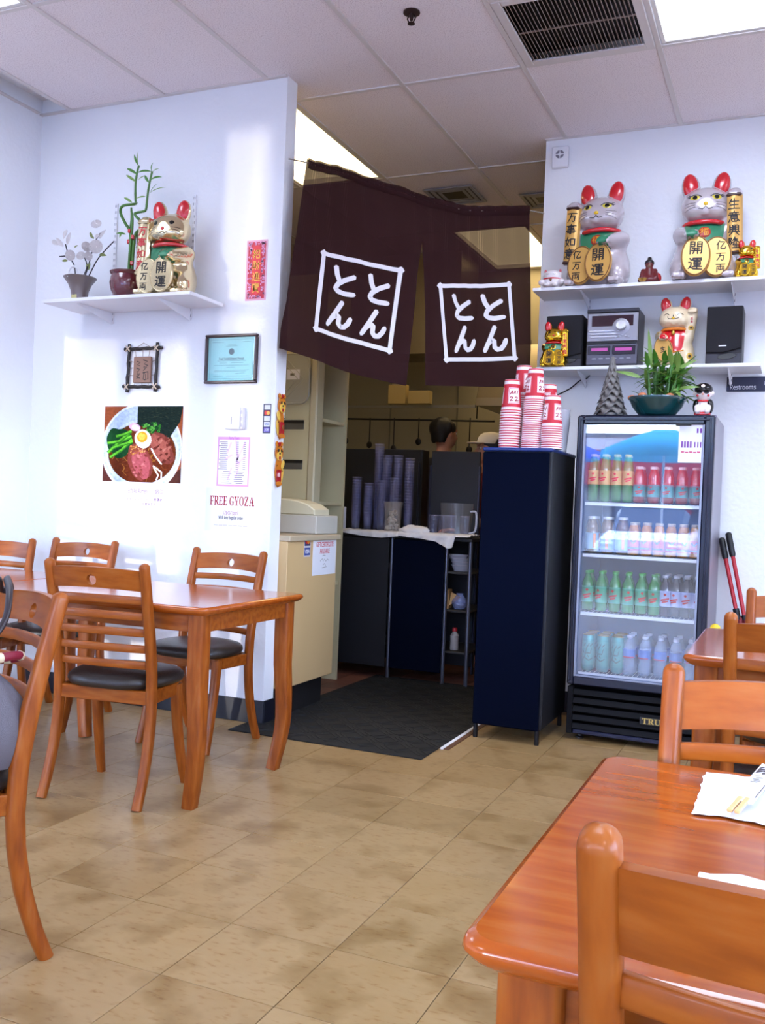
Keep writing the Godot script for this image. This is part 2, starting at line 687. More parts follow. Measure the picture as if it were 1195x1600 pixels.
# ---------------------------------------------------------------- room
func floor_mat(tint: Color, sd: int) -> StandardMaterial3D:
	var m = mat(tint, 0.34)
	m.albedo_texture = M.floor_tex
	m.uv1_triplanar = true
	m.uv1_world_triplanar = true
	m.uv1_scale = Vector3(0.55, 0.55, 0.55)
	m.uv1_offset = Vector3(sd * 0.137, 0, sd * 0.211)
	m.detail_enabled = true
	m.detail_blend_mode = BaseMaterial3D.BLEND_MODE_MUL
	m.detail_albedo = M.floor_streak
	m.detail_uv_layer = BaseMaterial3D.DETAIL_UV_2
	m.uv2_triplanar = true
	m.uv2_world_triplanar = true
	m.uv2_scale = Vector3(0.8, 0.8, 2.1)
	m.uv2_offset = Vector3(sd * 0.31, 0, sd * 0.17)
	m.metallic_specular = 0.5
	return m

func room():
	M.floor_tex = noise_tex(21, 0.006, [[0.0, rgb8(136, 104, 62)], [0.30, rgb8(157, 127, 84)], [0.5, rgb8(172, 142, 99)], [1.0, rgb8(166, 135, 90)]], 1024, 5)
	M.floor_streak = noise_tex(22, 0.022, [[0.0, rgb8(206, 180, 146)], [0.18, rgb8(236, 224, 206)], [0.34, rgb8(251, 249, 246)], [1.0, Color.WHITE]], 1024, 5)
	var fx = -1.6138
	var fz = -2.1337
	var T = 0.3048
	var joint = mat(rgb8(88, 66, 46), 0.8)
	var fl = struct("floor", span(Vector3(-4.1, -0.15, WR - 0.12), Vector3(2.4, -0.0035, ZF + 0.1)), joint)
	var fm = [floor_mat(Color.WHITE, 0), floor_mat(Color(0.97, 0.96, 0.94), 1), floor_mat(Color(0.985, 0.98, 0.98), 2), floor_mat(Color(0.95, 0.945, 0.93), 3)]
	var tile = boxm(Vector3(0, -0.002, 0), Vector3(T - 0.0022, 0.004, T - 0.0022), 0.0007)
	var rng = RandomNumberGenerator.new()
	rng.seed = 3
	var rest = Mb.new()
	for i in range(-9, 14):
		for j in range(-24, 11):
			var x = fx + (i + 0.5) * T
			var z = fz - (j + 0.5) * T
			if x < -3.95 or x > 2.35 or z > ZF or z < WR: continue
			if z < -4.2 and x < -2.3: continue
			var seen: bool = (z < -1.3 and x < 0.1 and x > -3.9 and (z > -4.35 or x > -2.4))
			var ct = Vector3(x, 0, z)
			if seen: obj("floor_tile", tile, fm[(rng.randi() % 7) % 4], fl, ct)
			else: rest.box(ct + Vector3(0, -0.002, 0), Vector3(T - 0.0022, 0.004, T - 0.0022))
	tag(obj("tile_field", rest.done(), fm[0], fl), "", "", "", "stuff")
	# walls
	var w = Mb.new()
	var sp = func(a: Vector3, b: Vector3): w.box((a + b) / 2, (b - a).abs())
	sp.call(Vector3(XL, 0, WL - 0.1), Vector3(XL - 0.14, CEIL + 0.1, -3.65))
	sp.call(Vector3(XL, 2.03, -3.65), Vector3(XL - 0.14, CEIL + 0.1, -1.83))
	sp.call(Vector3(XL, 0, -3.65), Vector3(XL - 0.14, 0.12, -1.85))
	sp.call(Vector3(XL, 0, -1.83), Vector3(XL - 0.14, CEIL + 0.1, -1.74))
	sp.call(Vector3(XL, 3.12, -1.74), Vector3(XL - 0.14, CEIL + 0.1, -0.95))
	sp.call(Vector3(XL, 0, -0.95), Vector3(XL - 0.14, CEIL + 0.1, ZF + 0.14))
	struct("wall_left", w.done(), M.wall)
	var wa = Mb.new()
	wa.box(Vector3((XL - 0.14 + XP) / 2, CEIL / 2 + 0.05, (WL - 4.19) / 2), Vector3(XP - XL + 0.14, CEIL + 0.1, 0.10), 0.002)
	struct("wall_back_left", wa.done(), M.wall)
	struct("wall_back_right", span(Vector3(XR, 0, WR), Vector3(2.4, CEIL + 0.1, WR - 0.12)), M.wall)
	var rw = Mb.new()
	for q in [[WR, -2.6, 0.0, CEIL + 0.1], [0.8, ZF + 0.14, 0.0, CEIL + 0.1], [-2.6, 0.8, 0.0, 0.9], [-2.6, 0.8, 2.2, CEIL + 0.1]]: rw.box(Vector3(2.37, (q[2] + q[3]) / 2, (q[0] + q[1]) / 2), Vector3(0.14, q[3] - q[2], q[1] - q[0]))
	struct("wall_right", rw.done(), M.wall)
	var w3 = Mb.new()
	for zz in [-2.58, -0.9, 0.78]: w3.box(Vector3(2.36, 1.55, zz), Vector3(0.07, 1.3, 0.05), 0.004)
	for yy in [0.92, 2.18]: w3.box(Vector3(2.36, yy, -0.9), Vector3(0.07, 0.05, 3.4), 0.004)
	var win3 = struct("window_3", w3.done(), mat(rgb8(90, 92, 98), 0.35, 0.8))
	for k in 2: obj("pane", span(Vector3(2.356, 0.94, -2.55 + k * 1.68), Vector3(2.364, 2.16, -0.93 + k * 1.68)), M.glass, win3)
	# storefront wall behind the camera
	var s = Mb.new()
	s.box(Vector3(-0.8, 0.25, ZF + 0.07), Vector3(6.5, 0.5, 0.14))
	s.box(Vector3(-0.8, 2.98, ZF + 0.07), Vector3(6.5, 0.66, 0.14))
	for xx in [-3.9, 2.25]: s.box(Vector3(xx, 1.6, ZF + 0.07), Vector3(0.3, 3.3, 0.14))
	struct("wall_front", s.done(), M.wall)
	var fr = mat(rgb8(90, 92, 98), 0.35, 0.8)
	var wf = Mb.new()
	for xx in [-3.72, -3.15, -0.9, 0.6, 2.08]: wf.box(Vector3(xx, 1.575, ZF + 0.06), Vector3(0.05, 2.15, 0.08), 0.004)
	for yy in [0.52, 2.63]: wf.box(Vector3(-0.82, yy, ZF + 0.06), Vector3(5.8, 0.05, 0.08), 0.004)
	var win = struct("window_1", wf.done(), fr)
	for q in [[-3.70, -3.17], [-3.13, -0.92], [-0.88, 0.58], [0.62, 2.06]]: obj("pane", span(Vector3(q[0], 0.54, ZF + 0.056), Vector3(q[1], 2.61, ZF + 0.064)), M.glass, win)
	var wl = Mb.new()
	for zz in [-3.63, -2.75, -1.87]: wl.box(Vector3(XL - 0.06, 1.08, zz), Vector3(0.06, 1.9, 0.04), 0.003)
	for yy in [0.14, 0.882, 0.965, 2.01]: wl.box(Vector3(XL - 0.06, yy, -2.75), Vector3(0.06, 0.05 if yy > 0.9 or yy < 0.5 else 0.03, 1.8), 0.003)
	var win2 = struct("window_2", wl.done(), fr)
	for k in 2: obj("pane", span(Vector3(XL - 0.064, 0.16, -3.61 + k * 0.88), Vector3(XL - 0.056, 1.99, -2.77 + k * 0.88)), M.glass, win2)
	var film = mat(Color(0.8, 0.82, 0.86, 0.30), 0.1, 0.0, {"transparency": BaseMaterial3D.TRANSPARENCY_ALPHA})
	obj("window_film", span(Vector3(XL - 0.052, 1.50, -3.52), Vector3(XL - 0.049, 1.985, -2.08)), film, win2)
	var dl = Mb.new()
	for zz in [-1.70, -0.97]: dl.box(Vector3(XL - 0.06, 1.56, zz), Vector3(0.06, 3.12, 0.05), 0.003)
	for yy in [0.06, 0.95, 2.16, 3.09]: dl.box(Vector3(XL - 0.06, yy, -1.335), Vector3(0.06, 0.06, 0.7), 0.003)
	var door = struct("door_1", dl.done(), fr)
	obj("pane", span(Vector3(XL - 0.064, 0.98, -1.68), Vector3(XL - 0.056, 2.13, -0.99)), M.glass, door)
	obj("pane", span(Vector3(XL - 0.064, 2.19, -1.68), Vector3(XL - 0.056, 3.06, -0.99)), M.glass, door)
	obj("pane", span(Vector3(XL - 0.064, 0.09, -1.68), Vector3(XL - 0.056, 0.92, -0.99)), M.glass, door)
	var bb = Mb.new()
	bb.box(Vector3((XL + XP) / 2 + 0.003, 0.058, WL + 0.004), Vector3(XP - XL + 0.006, 0.116, 0.008), 0.002)
	bb.box(Vector3(XP + 0.004, 0.058, -4.14), Vector3(0.008, 0.116, 0.1), 0.002)
	struct("baseboard_back", bb.done(), M.base)
	struct("baseboard_right", span(Vector3(XR, 0, WR), Vector3(2.3, 0.116, WR + 0.008), 0.002), M.base)

func ceiling_light(i: int, j0: int, dining: int):
	# a 2 x 4 ft troffer in the grid: its glowing diffuser and the light that it gives
	var c = Vector3(GX + (i + 0.5) * GS, CEIL, GZ - (j0 - 0.5) * GL)
	if not dining: c.z = GZ - (j0 - 0.5) * GL
	var warm = Color(0.87, 0.92, 1.0) if dining else Color(1.0, 0.88, 0.66)
	var t = thing("ceiling_light", {50: "bright white fluorescent ceiling panel beside the air vent, over the right wall", 0: "white fluorescent ceiling panel near the left side wall", 10: "glowing kitchen ceiling panel behind the top left of the curtain", 20: "glowing kitchen ceiling panel behind the right edge of the curtain"}.get(i * 10 + (0 if dining == 0 or i != 5 else 0), "white fluorescent ceiling panel over the tables"), "ceiling light", c, 0, "fluorescent ceiling panels")
	if i == 8: t.set_meta("label", "white fluorescent ceiling panel over the right wall, out past the fridge tables")
	if i == 5 and j0 == -2: t.set_meta("label", "white fluorescent ceiling panel over the nearest tables, by the front")
	if j0 == -4: t.set_meta("label", "white fluorescent ceiling panel by the %s wall behind the camera" % ("left" if i == 1 else "right"))
	if j0 == -6: t.set_meta("label", "white fluorescent ceiling panel nearest the front windows")
	var f = Mb.new()
	var hx = GS / 2 - 0.014
	var hz = GL / 2 - 0.014
	for s in [-1, 1]:
		f.box(Vector3(s * (hx - 0.01), 0.03, 0), Vector3(0.02, 0.05, hz * 2), 0.002)
		f.box(Vector3(0, 0.03, s * (hz - 0.01)), Vector3(hx * 2 - 0.04, 0.05, 0.02), 0.002)
	obj("frame", f.done(), mat(rgb8(225, 222, 220), 0.5), t)
	var glow = mat(rgb8(240, 240, 240), 0.6, 0.0, {"emission_enabled": true, "emission": warm, "emission_energy_multiplier": 1.6 if dining else 2.0})
	obj("light_diffuser", boxm(Vector3(0, 0.045, 0), Vector3(hx * 2 - 0.03, 0.01, hz * 2 - 0.03)), glow, t)
	var l = AreaLight3D.new()
	l.name = "panel_light"
	l.area_size = Vector2(hx * 2 - 0.05, hz * 2 - 0.05)
	l.light_color = warm
	l.light_energy = (0.45 if i == 0 else 1.0) if dining else 0.12
	l.shadow_enabled = true
	l.position = Vector3(0, 0.035, 0)
	l.rotation.x = -PI / 2
	t.add_child(l, true)

func ceiling_grid():
	var cb = Mb.new()
	cb.box(Vector3(-0.82, CEIL + 0.145, (ZF - 4.0) / 2), Vector3(6.52, 0.11, ZF + 4.28))
	cb.box(Vector3(-1.18, CEIL + 0.145, -6.22), Vector3(7.24, 0.11, 4.16))
	var ce = struct("ceiling", cb.done(), M.white)
	var lights = {}
	for p in [[5, 0], [0, -1], [5, -2], [8, 0], [1, -4], [7, -4], [4, -6], [1, 1], [2, 3]]: lights[p] = 1
	var tile = boxm(Vector3(0, 0.014, 0), Vector3(GS - 0.008, 0.014, GL - 0.008))
	var half = boxm(Vector3(0, 0.014, 0), Vector3(GS - 0.008, 0.014, GL / 2 - 0.008))
	var tees = Mb.new()
	for i in range(-1, 10):
		for j in range(-7, 4):
			var x = GX + (i + 0.5) * GS
			var z = GZ - (j - 0.5) * GL
			if lights.has([i, j]) or (i < 0 and z > -4.2): continue
			if i == 4 and j == 0: obj("ceiling_tile", half, M.tile_c, ce, Vector3(x, CEIL, z + GL / 4))
			else: obj("ceiling_tile", tile, M.tile_c, ce, Vector3(x, CEIL, z))
	for i in range(-1, 11):
		tees.box(Vector3(GX + i * GS, CEIL + 0.004, -1.6), Vector3(0.024, 0.008, 13.2), 0.001)
	for j in range(-7, 4):
		for i in range(-1, 10):
			tees.box(Vector3(GX + (i + 0.5) * GS, CEIL + 0.0045, GZ - j * GL), Vector3(GS - 0.024, 0.008, 0.024), 0.001)
	tees.box(Vector3(GX + 4.5 * GS, CEIL + 0.0045, GZ + GL / 2), Vector3(GS - 0.024, 0.008, 0.024), 0.001)
	# wall angles
	tees.box(Vector3((XL + XP) / 2, CEIL + 0.004, WL + 0.011), Vector3(XP - XL, 0.009, 0.022), 0.001)
	tees.box(Vector3((XR + 2.3) / 2, CEIL + 0.004, WR + 0.011), Vector3(2.3 - XR, 0.009, 0.022), 0.001)
	tees.box(Vector3(XL + 0.011, CEIL + 0.004, 0.45), Vector3(0.022, 0.009, 9.0), 0.001)
	obj("ceiling_grid_frame", tees.done(), M.tee, ce)
	# return air vent
	var v = thing("ceiling_vent", "large dark slatted air vent in the white ceiling", "vent", Vector3(GX + 4.5 * GS, CEIL, GZ + GL / 4))
	var hx = GS / 2 - 0.014
	var vf = Mb.new()
	for s in [-1, 1]:
		vf.box(Vector3(s * (hx - 0.02), 0.002, 0), Vector3(0.04, 0.01, hx * 2), 0.003)
		vf.box(Vector3(0, 0.002, s * (hx - 0.02)), Vector3(hx * 2 - 0.08, 0.01, 0.04), 0.003)
	obj("frame", vf.done(), M.tee, v)
	obj("backing", boxm(Vector3(0, 0.05, 0), Vector3(hx * 2 - 0.04, 0.01, hx * 2 - 0.04)), M.black, v)
	var slat = Mb.new()
	slat.x = Transform3D(Basis(Vector3.BACK, 0.5), Vector3.ZERO)
	slat.box(Vector3(0, 0.012, 0), Vector3(0.003, 0.02, hx * 2 - 0.08), 0.0005)
	var sm = slat.done()
	var slm = mat(rgb8(150, 132, 124), 0.5)
	for k in 29: obj("slat", sm, slm, v, Vector3(-hx + 0.052 + k * (hx * 2 - 0.104) / 28.0, 0, 0))
	obj("cross_bar", boxm(Vector3(0, 0.006, 0), Vector3(hx * 2 - 0.08, 0.006, 0.006)), slm, v)
	# sprinkler
	var sp = thing("sprinkler", "small dark sprinkler head on the white ceiling", "sprinkler", Vector3(-1.572, CEIL, -3.726))
	obj("escutcheon", lathem([Vector2(0, -0.004), Vector2(0.02, -0.004), Vector2(0.036, 0.0), Vector2(0.036, 0.006)], 20), mat(rgb8(70, 52, 48), 0.4, 0.6), sp)
	var fr = Mb.new()
	fr.lathe([Vector2(0, -0.03), Vector2(0.007, -0.03), Vector2(0.01, -0.004)], 12)
	for s in [-1, 1]: fr.tube(curve([Vector3(s * 0.01, -0.008, 0), Vector3(s * 0.018, -0.022, 0), Vector3(s * 0.006, -0.042, 0)], 4), 0.003, 6)
	obj("frame_arms", fr.done(), mat(rgb8(60, 44, 42), 0.4, 0.7), sp)
	obj("deflector", lathem([Vector2(0, -0.047), Vector2(0.016, -0.045), Vector2(0.016, -0.042), Vector2(0, -0.042)], 16), mat(rgb8(60, 44, 42), 0.4, 0.7), sp)
	# kitchen air diffusers
	for d in [[-2.16, -6.0, 0.34, "square grey air diffuser in the kitchen ceiling behind the curtain"], [-1.60, -6.25, 0.3, "air diffuser in the kitchen ceiling by the right wall edge"]]:
		var k = thing("air_diffuser", d[3], "vent", Vector3(d[0], CEIL - 0.002, d[1]), 0, "kitchen ceiling diffusers")
		for q in 4:
			var m = Mb.new()
			var r: float = d[2] * (1 - q * 0.22) / 2
			for s in [-1, 1]:
				m.box(Vector3(s * (r - 0.012), -0.004 + q * 0.003, 0), Vector3(0.024, 0.006, r * 2), 0.001)
				m.box(Vector3(0, -0.004 + q * 0.003, s * (r - 0.012)), Vector3(r * 2 - 0.048, 0.006, 0.024), 0.001)
			obj("louver", m.done(), mat(rgb8(150, 150, 158), 0.5), k)
		obj("backing", boxm(Vector3(0, 0.001, 0), Vector3(d[2] - 0.04, 0.001, d[2] - 0.04)), M.black, k)


# ---------------------------------------------------------------- chairs and tables
func chair_z(y: float) -> float:    # how far back the rear post stands at a height
	var k = [[0.0, 0.188], [0.08, 0.155], [0.17, 0.128], [0.27, 0.109], [0.36, 0.103], [0.48, 0.109], [0.6, 0.13], [0.72, 0.158], [0.88, 0.197]]
	for i in k.size() - 1:
		if y <= k[i + 1][0]:
			var t: float = (y - k[i][0]) / (k[i + 1][0] - k[i][0])
			return lerp(k[i][1], k[i + 1][1], t)
	return k[-1][1]

func bow(x: float) -> float: return 0.034 * (1.0 - pow(x / 0.19, 2.0))

func make_chair(label: String, group: String) -> Node3D:
	var t = thing("dining_chair", label, "chair", Vector3.ZERO, 0, group)
	# rear posts
	for s in [-1, 1]:
		var path = []
		var sc = []
		for i in 25:
			var y = 0.858 * i / 24.0
			var z = chair_z(y)
			path.append(Vector3(s * (0.195 - 0.004 * sin(y * 3.0)), y, z))
			sc.append(Vector2(1, lerp(0.92, 1.15, sin(PI * clamp(y / 0.9, 0, 1)))))
		for i in range(1, 6):
			var a = i / 5.0 * PI / 2
			path.append(Vector3(s * 0.193, 0.858 + 0.017 * sin(a), chair_z(0.858) + 0.003 * sin(a)))
			sc.append(Vector2(max(cos(a), 0.02), max(cos(a), 0.02)))
		var m = Mb.new()
		m.sweep(path, rrect(0.034, 0.038, 0.0125, 4), Vector3(0, 0, 1), sc)
		obj("rear_post", m.done(), M.chair_v, t)
		var fp = []
		var fs = []
		for i in 13:
			var y = 0.40 * i / 12.0
			var q: float = max(0.0, 1.0 - y / 0.40)
			fp.append(Vector3(s * (0.172 + 0.014 * q * q), y, -0.115 - 0.075 * pow(q, 1.6)))
			fs.append(lerp(1.15, 0.85, q))
		var fm = Mb.new()
		fm.sweep(fp, rrect(0.034, 0.034, 0.009, 3), Vector3(0, 0, 1), fs)
		obj("front_leg", fm.done(), M.chair_v, t)
	# crest rail with its round finger hole
	var m2 = Mb.new()
	var n = 60
	var edge = []
	var topy = func(x: float) -> float: return 0.036 + 0.010 * (1 - pow(x / 0.19, 2))
	var boty = func(x: float) -> float: return -0.038 + 0.010 * (1 - pow(x / 0.19, 2))
	for k in 26: edge.append(Vector2(lerp(0.180, -0.180, k / 26.0), topy.call(lerp(0.180, -0.180, k / 26.0))))
	for k in 4: edge.append(Vector2(-0.180, lerp(topy.call(0.18), boty.call(0.18), k / 4.0)))
	for k in 26: edge.append(Vector2(lerp(-0.180, 0.180, k / 26.0), boty.call(lerp(-0.180, 0.180, k / 26.0))))
	for k in 4: edge.append(Vector2(0.180, lerp(boty.call(0.18), topy.call(0.18), k / 4.0)))
	var rows = []
	for r in 9:
		var ring = []
		for k in n:
			var a = TAU * (k + 2.0) / n
			ring.append((Vector2(cos(a), sin(a)) * 0.019).lerp(edge[k], pow(r / 8.0, 1.2)))
		rows.append(ring)
	var cy = 0.809
	var put = func(q: Vector2, side: float) -> Vector3:
		return Vector3(q.x, cy + q.y, chair_z(cy + q.y) + bow(q.x) - 0.002 + side * 0.0085)
	for side in [1.0, -1.0]:
		m2.grp()
		for r in 8:
			for k in n:
				var a: Vector3 = put.call(rows[r][k], side)
				var b: Vector3 = put.call(rows[r][(k + 1) % n], side)
				var c: Vector3 = put.call(rows[r + 1][(k + 1) % n], side)
				var d: Vector3 = put.call(rows[r + 1][k], side)
				if side > 0: m2.quad(a, d, c, b)
				else: m2.quad(a, b, c, d)
	for r in [0, 8]:
		m2.grp()
		for k in n:
			var a: Vector3 = put.call(rows[r][k], 1.0)
			var b: Vector3 = put.call(rows[r][(k + 1) % n], 1.0)
			var c: Vector3 = put.call(rows[r][(k + 1) % n], -1.0)
			var d: Vector3 = put.call(rows[r][k], -1.0)
			if r == 0: m2.quad(a, b, c, d)
			else: m2.quad(a, d, c, b)
	obj("crest_rail", m2.done(), M.chair_h, t)
	for y in [0.738, 0.680, 0.620, 0.560, 0.500]:
		var sm = Mb.new()
		var p = []
		for i in 13:
			var x = lerp(-0.184, 0.184, i / 12.0)
			p.append(Vector3(x, y + 0.004 * (1 - pow(x / 0.19, 2)), chair_z(y) + bow(x) * 0.95 - 0.003))
		sm.sweep(p, rrect(0.012, 0.029, 0.004, 2), Vector3.UP)
		obj("back_slat", sm.done(), M.chair_h, t)
	# seat frame and cushion
	var fr = Mb.new()
	fr.box(Vector3(0, 0.382, -0.118), Vector3(0.33, 0.05, 0.02), 0.003)
	fr.box(Vector3(0, 0.382, 0.105), Vector3(0.36, 0.05, 0.02), 0.003)
	for s in [-1, 1]:
		fr.x = Transform3D(Basis(Vector3.UP, s * 0.05), Vector3(s * 0.178, 0.382, -0.005))
		fr.box(Vector3.ZERO, Vector3(0.02, 0.05, 0.225), 0.003)
	fr.x = Transform3D.IDENTITY
	for s in [[-1, -1], [1, -1], [-1, 1], [1, 1]]:
		fr.x = Transform3D(Basis(Vector3.UP, PI / 4 * s[0] * s[1]), Vector3(s[0] * 0.14, 0.385, -0.005 + s[1] * 0.085))
		fr.box(Vector3.ZERO, Vector3(0.07, 0.036, 0.016))
	fr.x = Transform3D.IDENTITY
	obj("seat_frame", fr.done(), M.chair_h, t)
	var c2 = Mb.new()
	var rr = []
	for q in [[0.0, 0.88], [0.006, 0.965], [0.02, 1.0], [0.034, 0.985], [0.045, 0.93], [0.053, 0.8], [0.058, 0.5], [0.059, 0.06]]:
		var ring = []
		for k in 40:
			var a = TAU * k / 40
			var e = Vector2(cos(a), sin(a))
			var sup = pow(pow(abs(e.x), 2.7) + pow(abs(e.y), 2.7), -1 / 2.7)
			var w = 0.203 - 0.012 * e.y
			ring.append(Vector3(e.x * sup * w * q[1], 0.407 + q[0], -0.035 + e.y * sup * 0.190 * q[1]))
		rr.append(ring)
	c2.rings(rr, true, true, false)
	obj("seat_cushion", c2.done(), M.seat, t)
	return t

func make_table(label: String, length: float, group := "") -> Node3D:
	var t = thing("dining_table", label, "table", Vector3.ZERO, 0, group)
	var h = 0.73
	var d = 0.74
	var c = 0.028
	var poly = []
	for q in [[1, 1, 0], [-1, 1, 1], [-1, -1, 2], [1, -1, 3]]:
		for i in 5:
			var a: float = PI / 2 * (q[2] + i / 4.0)
			poly.append(Vector2(q[0] * (length / 2 - c) + cos(a) * c, q[1] * (d / 2 - c) + sin(a) * c))
	# eased, slightly undercut edge: rings of the outline at several insets
	var m = Mb.new()
	var rings = []
	for q in [[-0.030, 0.016], [-0.022, 0.006], [-0.013, 0.0], [-0.007, 0.001], [-0.003, 0.004], [0.0, 0.010]]:
		var ring = []
		for p in poly:
			var s = Vector2((length - 2 * q[1]) / length, (d - 2 * q[1]) / d)
			ring.append(Vector3(p.x * s.x, h + q[0], -p.y * s.y))
		rings.append(ring)
	m.rings(rings, true, true, true)
	obj("table_top", m.done(), M.table, t)
	var ap = Mb.new()
	for s in [-1, 1]:
		ap.box(Vector3(0, h - 0.063, s * (d / 2 - 0.058)), Vector3(length - 0.15, 0.066, 0.02), 0.002)
		ap.box(Vector3(s * (length / 2 - 0.055), h - 0.063, 0), Vector3(0.02, 0.066, d - 0.15), 0.002)
	obj("apron", ap.done(), M.chair_h, t)
	for sx in [-1, 1]:
		for sz in [-1, 1]:
			var l = Mb.new()
			var p = []
			var sc = []
			for i in 17:
				var y = (h - 0.031) * i / 16.0
				var bulge = 0.010 * sin(PI * clamp((y - 0.02) / 0.42, 0, 1))
				var in_ = 0.022 * pow(clamp(1 - y / 0.22, 0, 1), 1.5)
				p.append(Vector3(sx * (length / 2 - 0.062 + bulge - in_), y, sz * (d / 2 - 0.062 + bulge * 0.5 - in_ * 0.6)))
				sc.append(lerp(0.74, 1.0, clamp(y / 0.5, 0, 1)))
			l.sweep(p, rrect(0.062, 0.062, 0.008, 2), Vector3(0, 0, 1), sc)
			obj("table_leg", l.done(), M.chair_v, t)
	return t

func furniture():
	var t1 = make_table("orange-brown wooden table nearest the doorway, in front of the noodle poster", 1.15)
	t1.position = Vector3(-1.857 - 0.575, 0, -3.145)
	dup(t1, Vector3(-3.010 - 0.46, 0, -3.145), 0, "orange-brown wooden table pushed against the left side wall").scale = Vector3(0.8, 1, 1)
	dup(t1, Vector3(-0.263 + 0.575, 0, -1.178), 0, "nearest orange-brown wooden table, with white napkins and chopsticks on it")
	dup(t1, Vector3(-0.268 + 0.575, 0, -3.15), 0, "orange-brown wooden table beside the drinks fridge, mostly hidden by chair backs")
	var g = "ladder-back dining chairs"
	var a = make_chair("wooden ladder-back chair seen from behind, tucked in at the table nearest the doorway", g)
	a.position = Vector3(-2.295, 0, -2.885)
	a.rotation.y = 0.13
	dup(a, Vector3(-2.465, 0, -3.665), PI - 0.05, "wooden ladder-back chair against the wall under the free gyoza sign")
	dup(a, Vector3(-3.368, 0, -3.715), PI, "wooden ladder-back chair against the wall left of the noodle poster")
	dup(a, Vector3(-3.62, 0, -3.43), PI + 0.35, "wooden ladder-back chair in the corner by the left side wall")
	dup(a, Vector3(-1.853, 0, -1.68), PI - 0.433, "foreground wooden ladder-back chair with a grey handbag hanging on it")
	dup(a, Vector3(0.066, 0, -0.935), 0.0, "nearest wooden chair, tucked under the table with the napkins")
	dup(a, Vector3(0.025, 0, -1.43), PI, "wooden chair on the far side of the table with the napkins")
	dup(a, Vector3(0.058, 0, -2.80), 0.0, "wooden chair on the near side of the table beside the fridge")
	dup(a, Vector3(0.072, 0, -3.41), PI, "wooden chair behind the fridge-side table, close to the bolt cutters")
	handbag()
	napkin(Vector3(-0.104, 0.7305, -1.512), Vector3(-0.104, 0.7305, -1.292), 0.30, "white paper napkin with wrapped chopsticks on the far side of the table", 1, -0.15)
	napkin(Vector3(-0.076, 0.7305, -1.08), Vector3(-0.080, 0.7305, -0.87), 0.30, "white paper napkin with chopsticks just behind the nearest chair back", 2, -0.5)

func napkin(a: Vector3, b: Vector3, w: float, label: String, sd: int, ang: float):
	var t = thing("napkin", label, "napkin", a, 0, "napkins on the nearest table")
	var n = FastNoiseLite.new()
	n.seed = sd
	n.frequency = 5.0
	var d = b - a
	var hgt = func(u: float, v: float) -> Vector3:
		var e: float = min(min(u, 1 - u), min(v, 1 - v))
		var y = 0.0022 + 0.006 * max(0.0, n.get_noise_2d(u * 0.35, v * 0.25)) + 0.008 * max(0.0, n.get_noise_2d(u * 0.7 + 3, v * 0.5)) * (1 - smoothstep(0.0, 0.2, e))
		return Vector3(u * w + d.x * v + 0.004 * n.get_noise_2d(v, 9.0), y, d.z * v + 0.012 * n.get_noise_2d(u * 0.6, 4.0) + 0.02 * u)
	var m = Mb.new()
	m.surf(28, 18, func(u, v): return hgt.call(u, 1 - v), 0.0012)
	obj("napkin_sheet", m.done(), M.paper, t)
	# chopstick packet lying across it
	var cp = thing("chopsticks", "paper-wrapped wooden chopsticks lying on the %s napkin" % ("far" if sd == 1 else "near"), "chopsticks", a + Vector3(0.071 if sd == 1 else 0.07, 0.011, 0.087 if sd == 1 else 0.095), ang, "wrapped chopsticks")
	var s = Mb.new()
	s.x = Transform3D(Basis(Vector3.RIGHT, PI / 2), Vector3.ZERO)
	s.prism([Vector2(-0.014, -0.115), Vector2(-0.004, -0.105), Vector2(0.006, -0.104), Vector2(0.014, -0.11), Vector2(0.014, 0.11), Vector2(-0.014, 0.11)], -0.0012, 0.0012)
	s.x = Transform3D.IDENTITY
	obj("paper_sleeve", s.done(), M.paper, cp, Vector3(0, 0.002, -0.02))
	for q in [-1, 1]: obj("stick", boxm(Vector3(q * 0.0045, 0.002, 0.105), Vector3(0.007, 0.0045, 0.07), 0.001), mat(rgb8(222, 178, 118), 0.6), cp)
	var k = Mb.new()
	var fn = func(u: float, v: float) -> Vector3: return Vector3((u - 0.5) * 0.028, 0.0036, 0.09 - v * 0.21)
	k.ink(strokes("1,1 4,0 4,1 8,0.6;1,1.6 4,0.9 4,1.7 8,1.3;1,2.2 4,1.5 4,2.4 8,2"), 0.5, fn)
	k.ink(strokes("2,3.4 4,3.2;3,3.8 6,3.6;2,4.2 5,4.1;3,4.6 6,4.5;2,5 5,4.9"), 0.18, fn)
	k.ink(strokes("9.4,0 9.4,8.6"), 0.5, fn)
	obj("printing", k.done(), mat(rgb8(70, 56, 56), 0.7), cp)

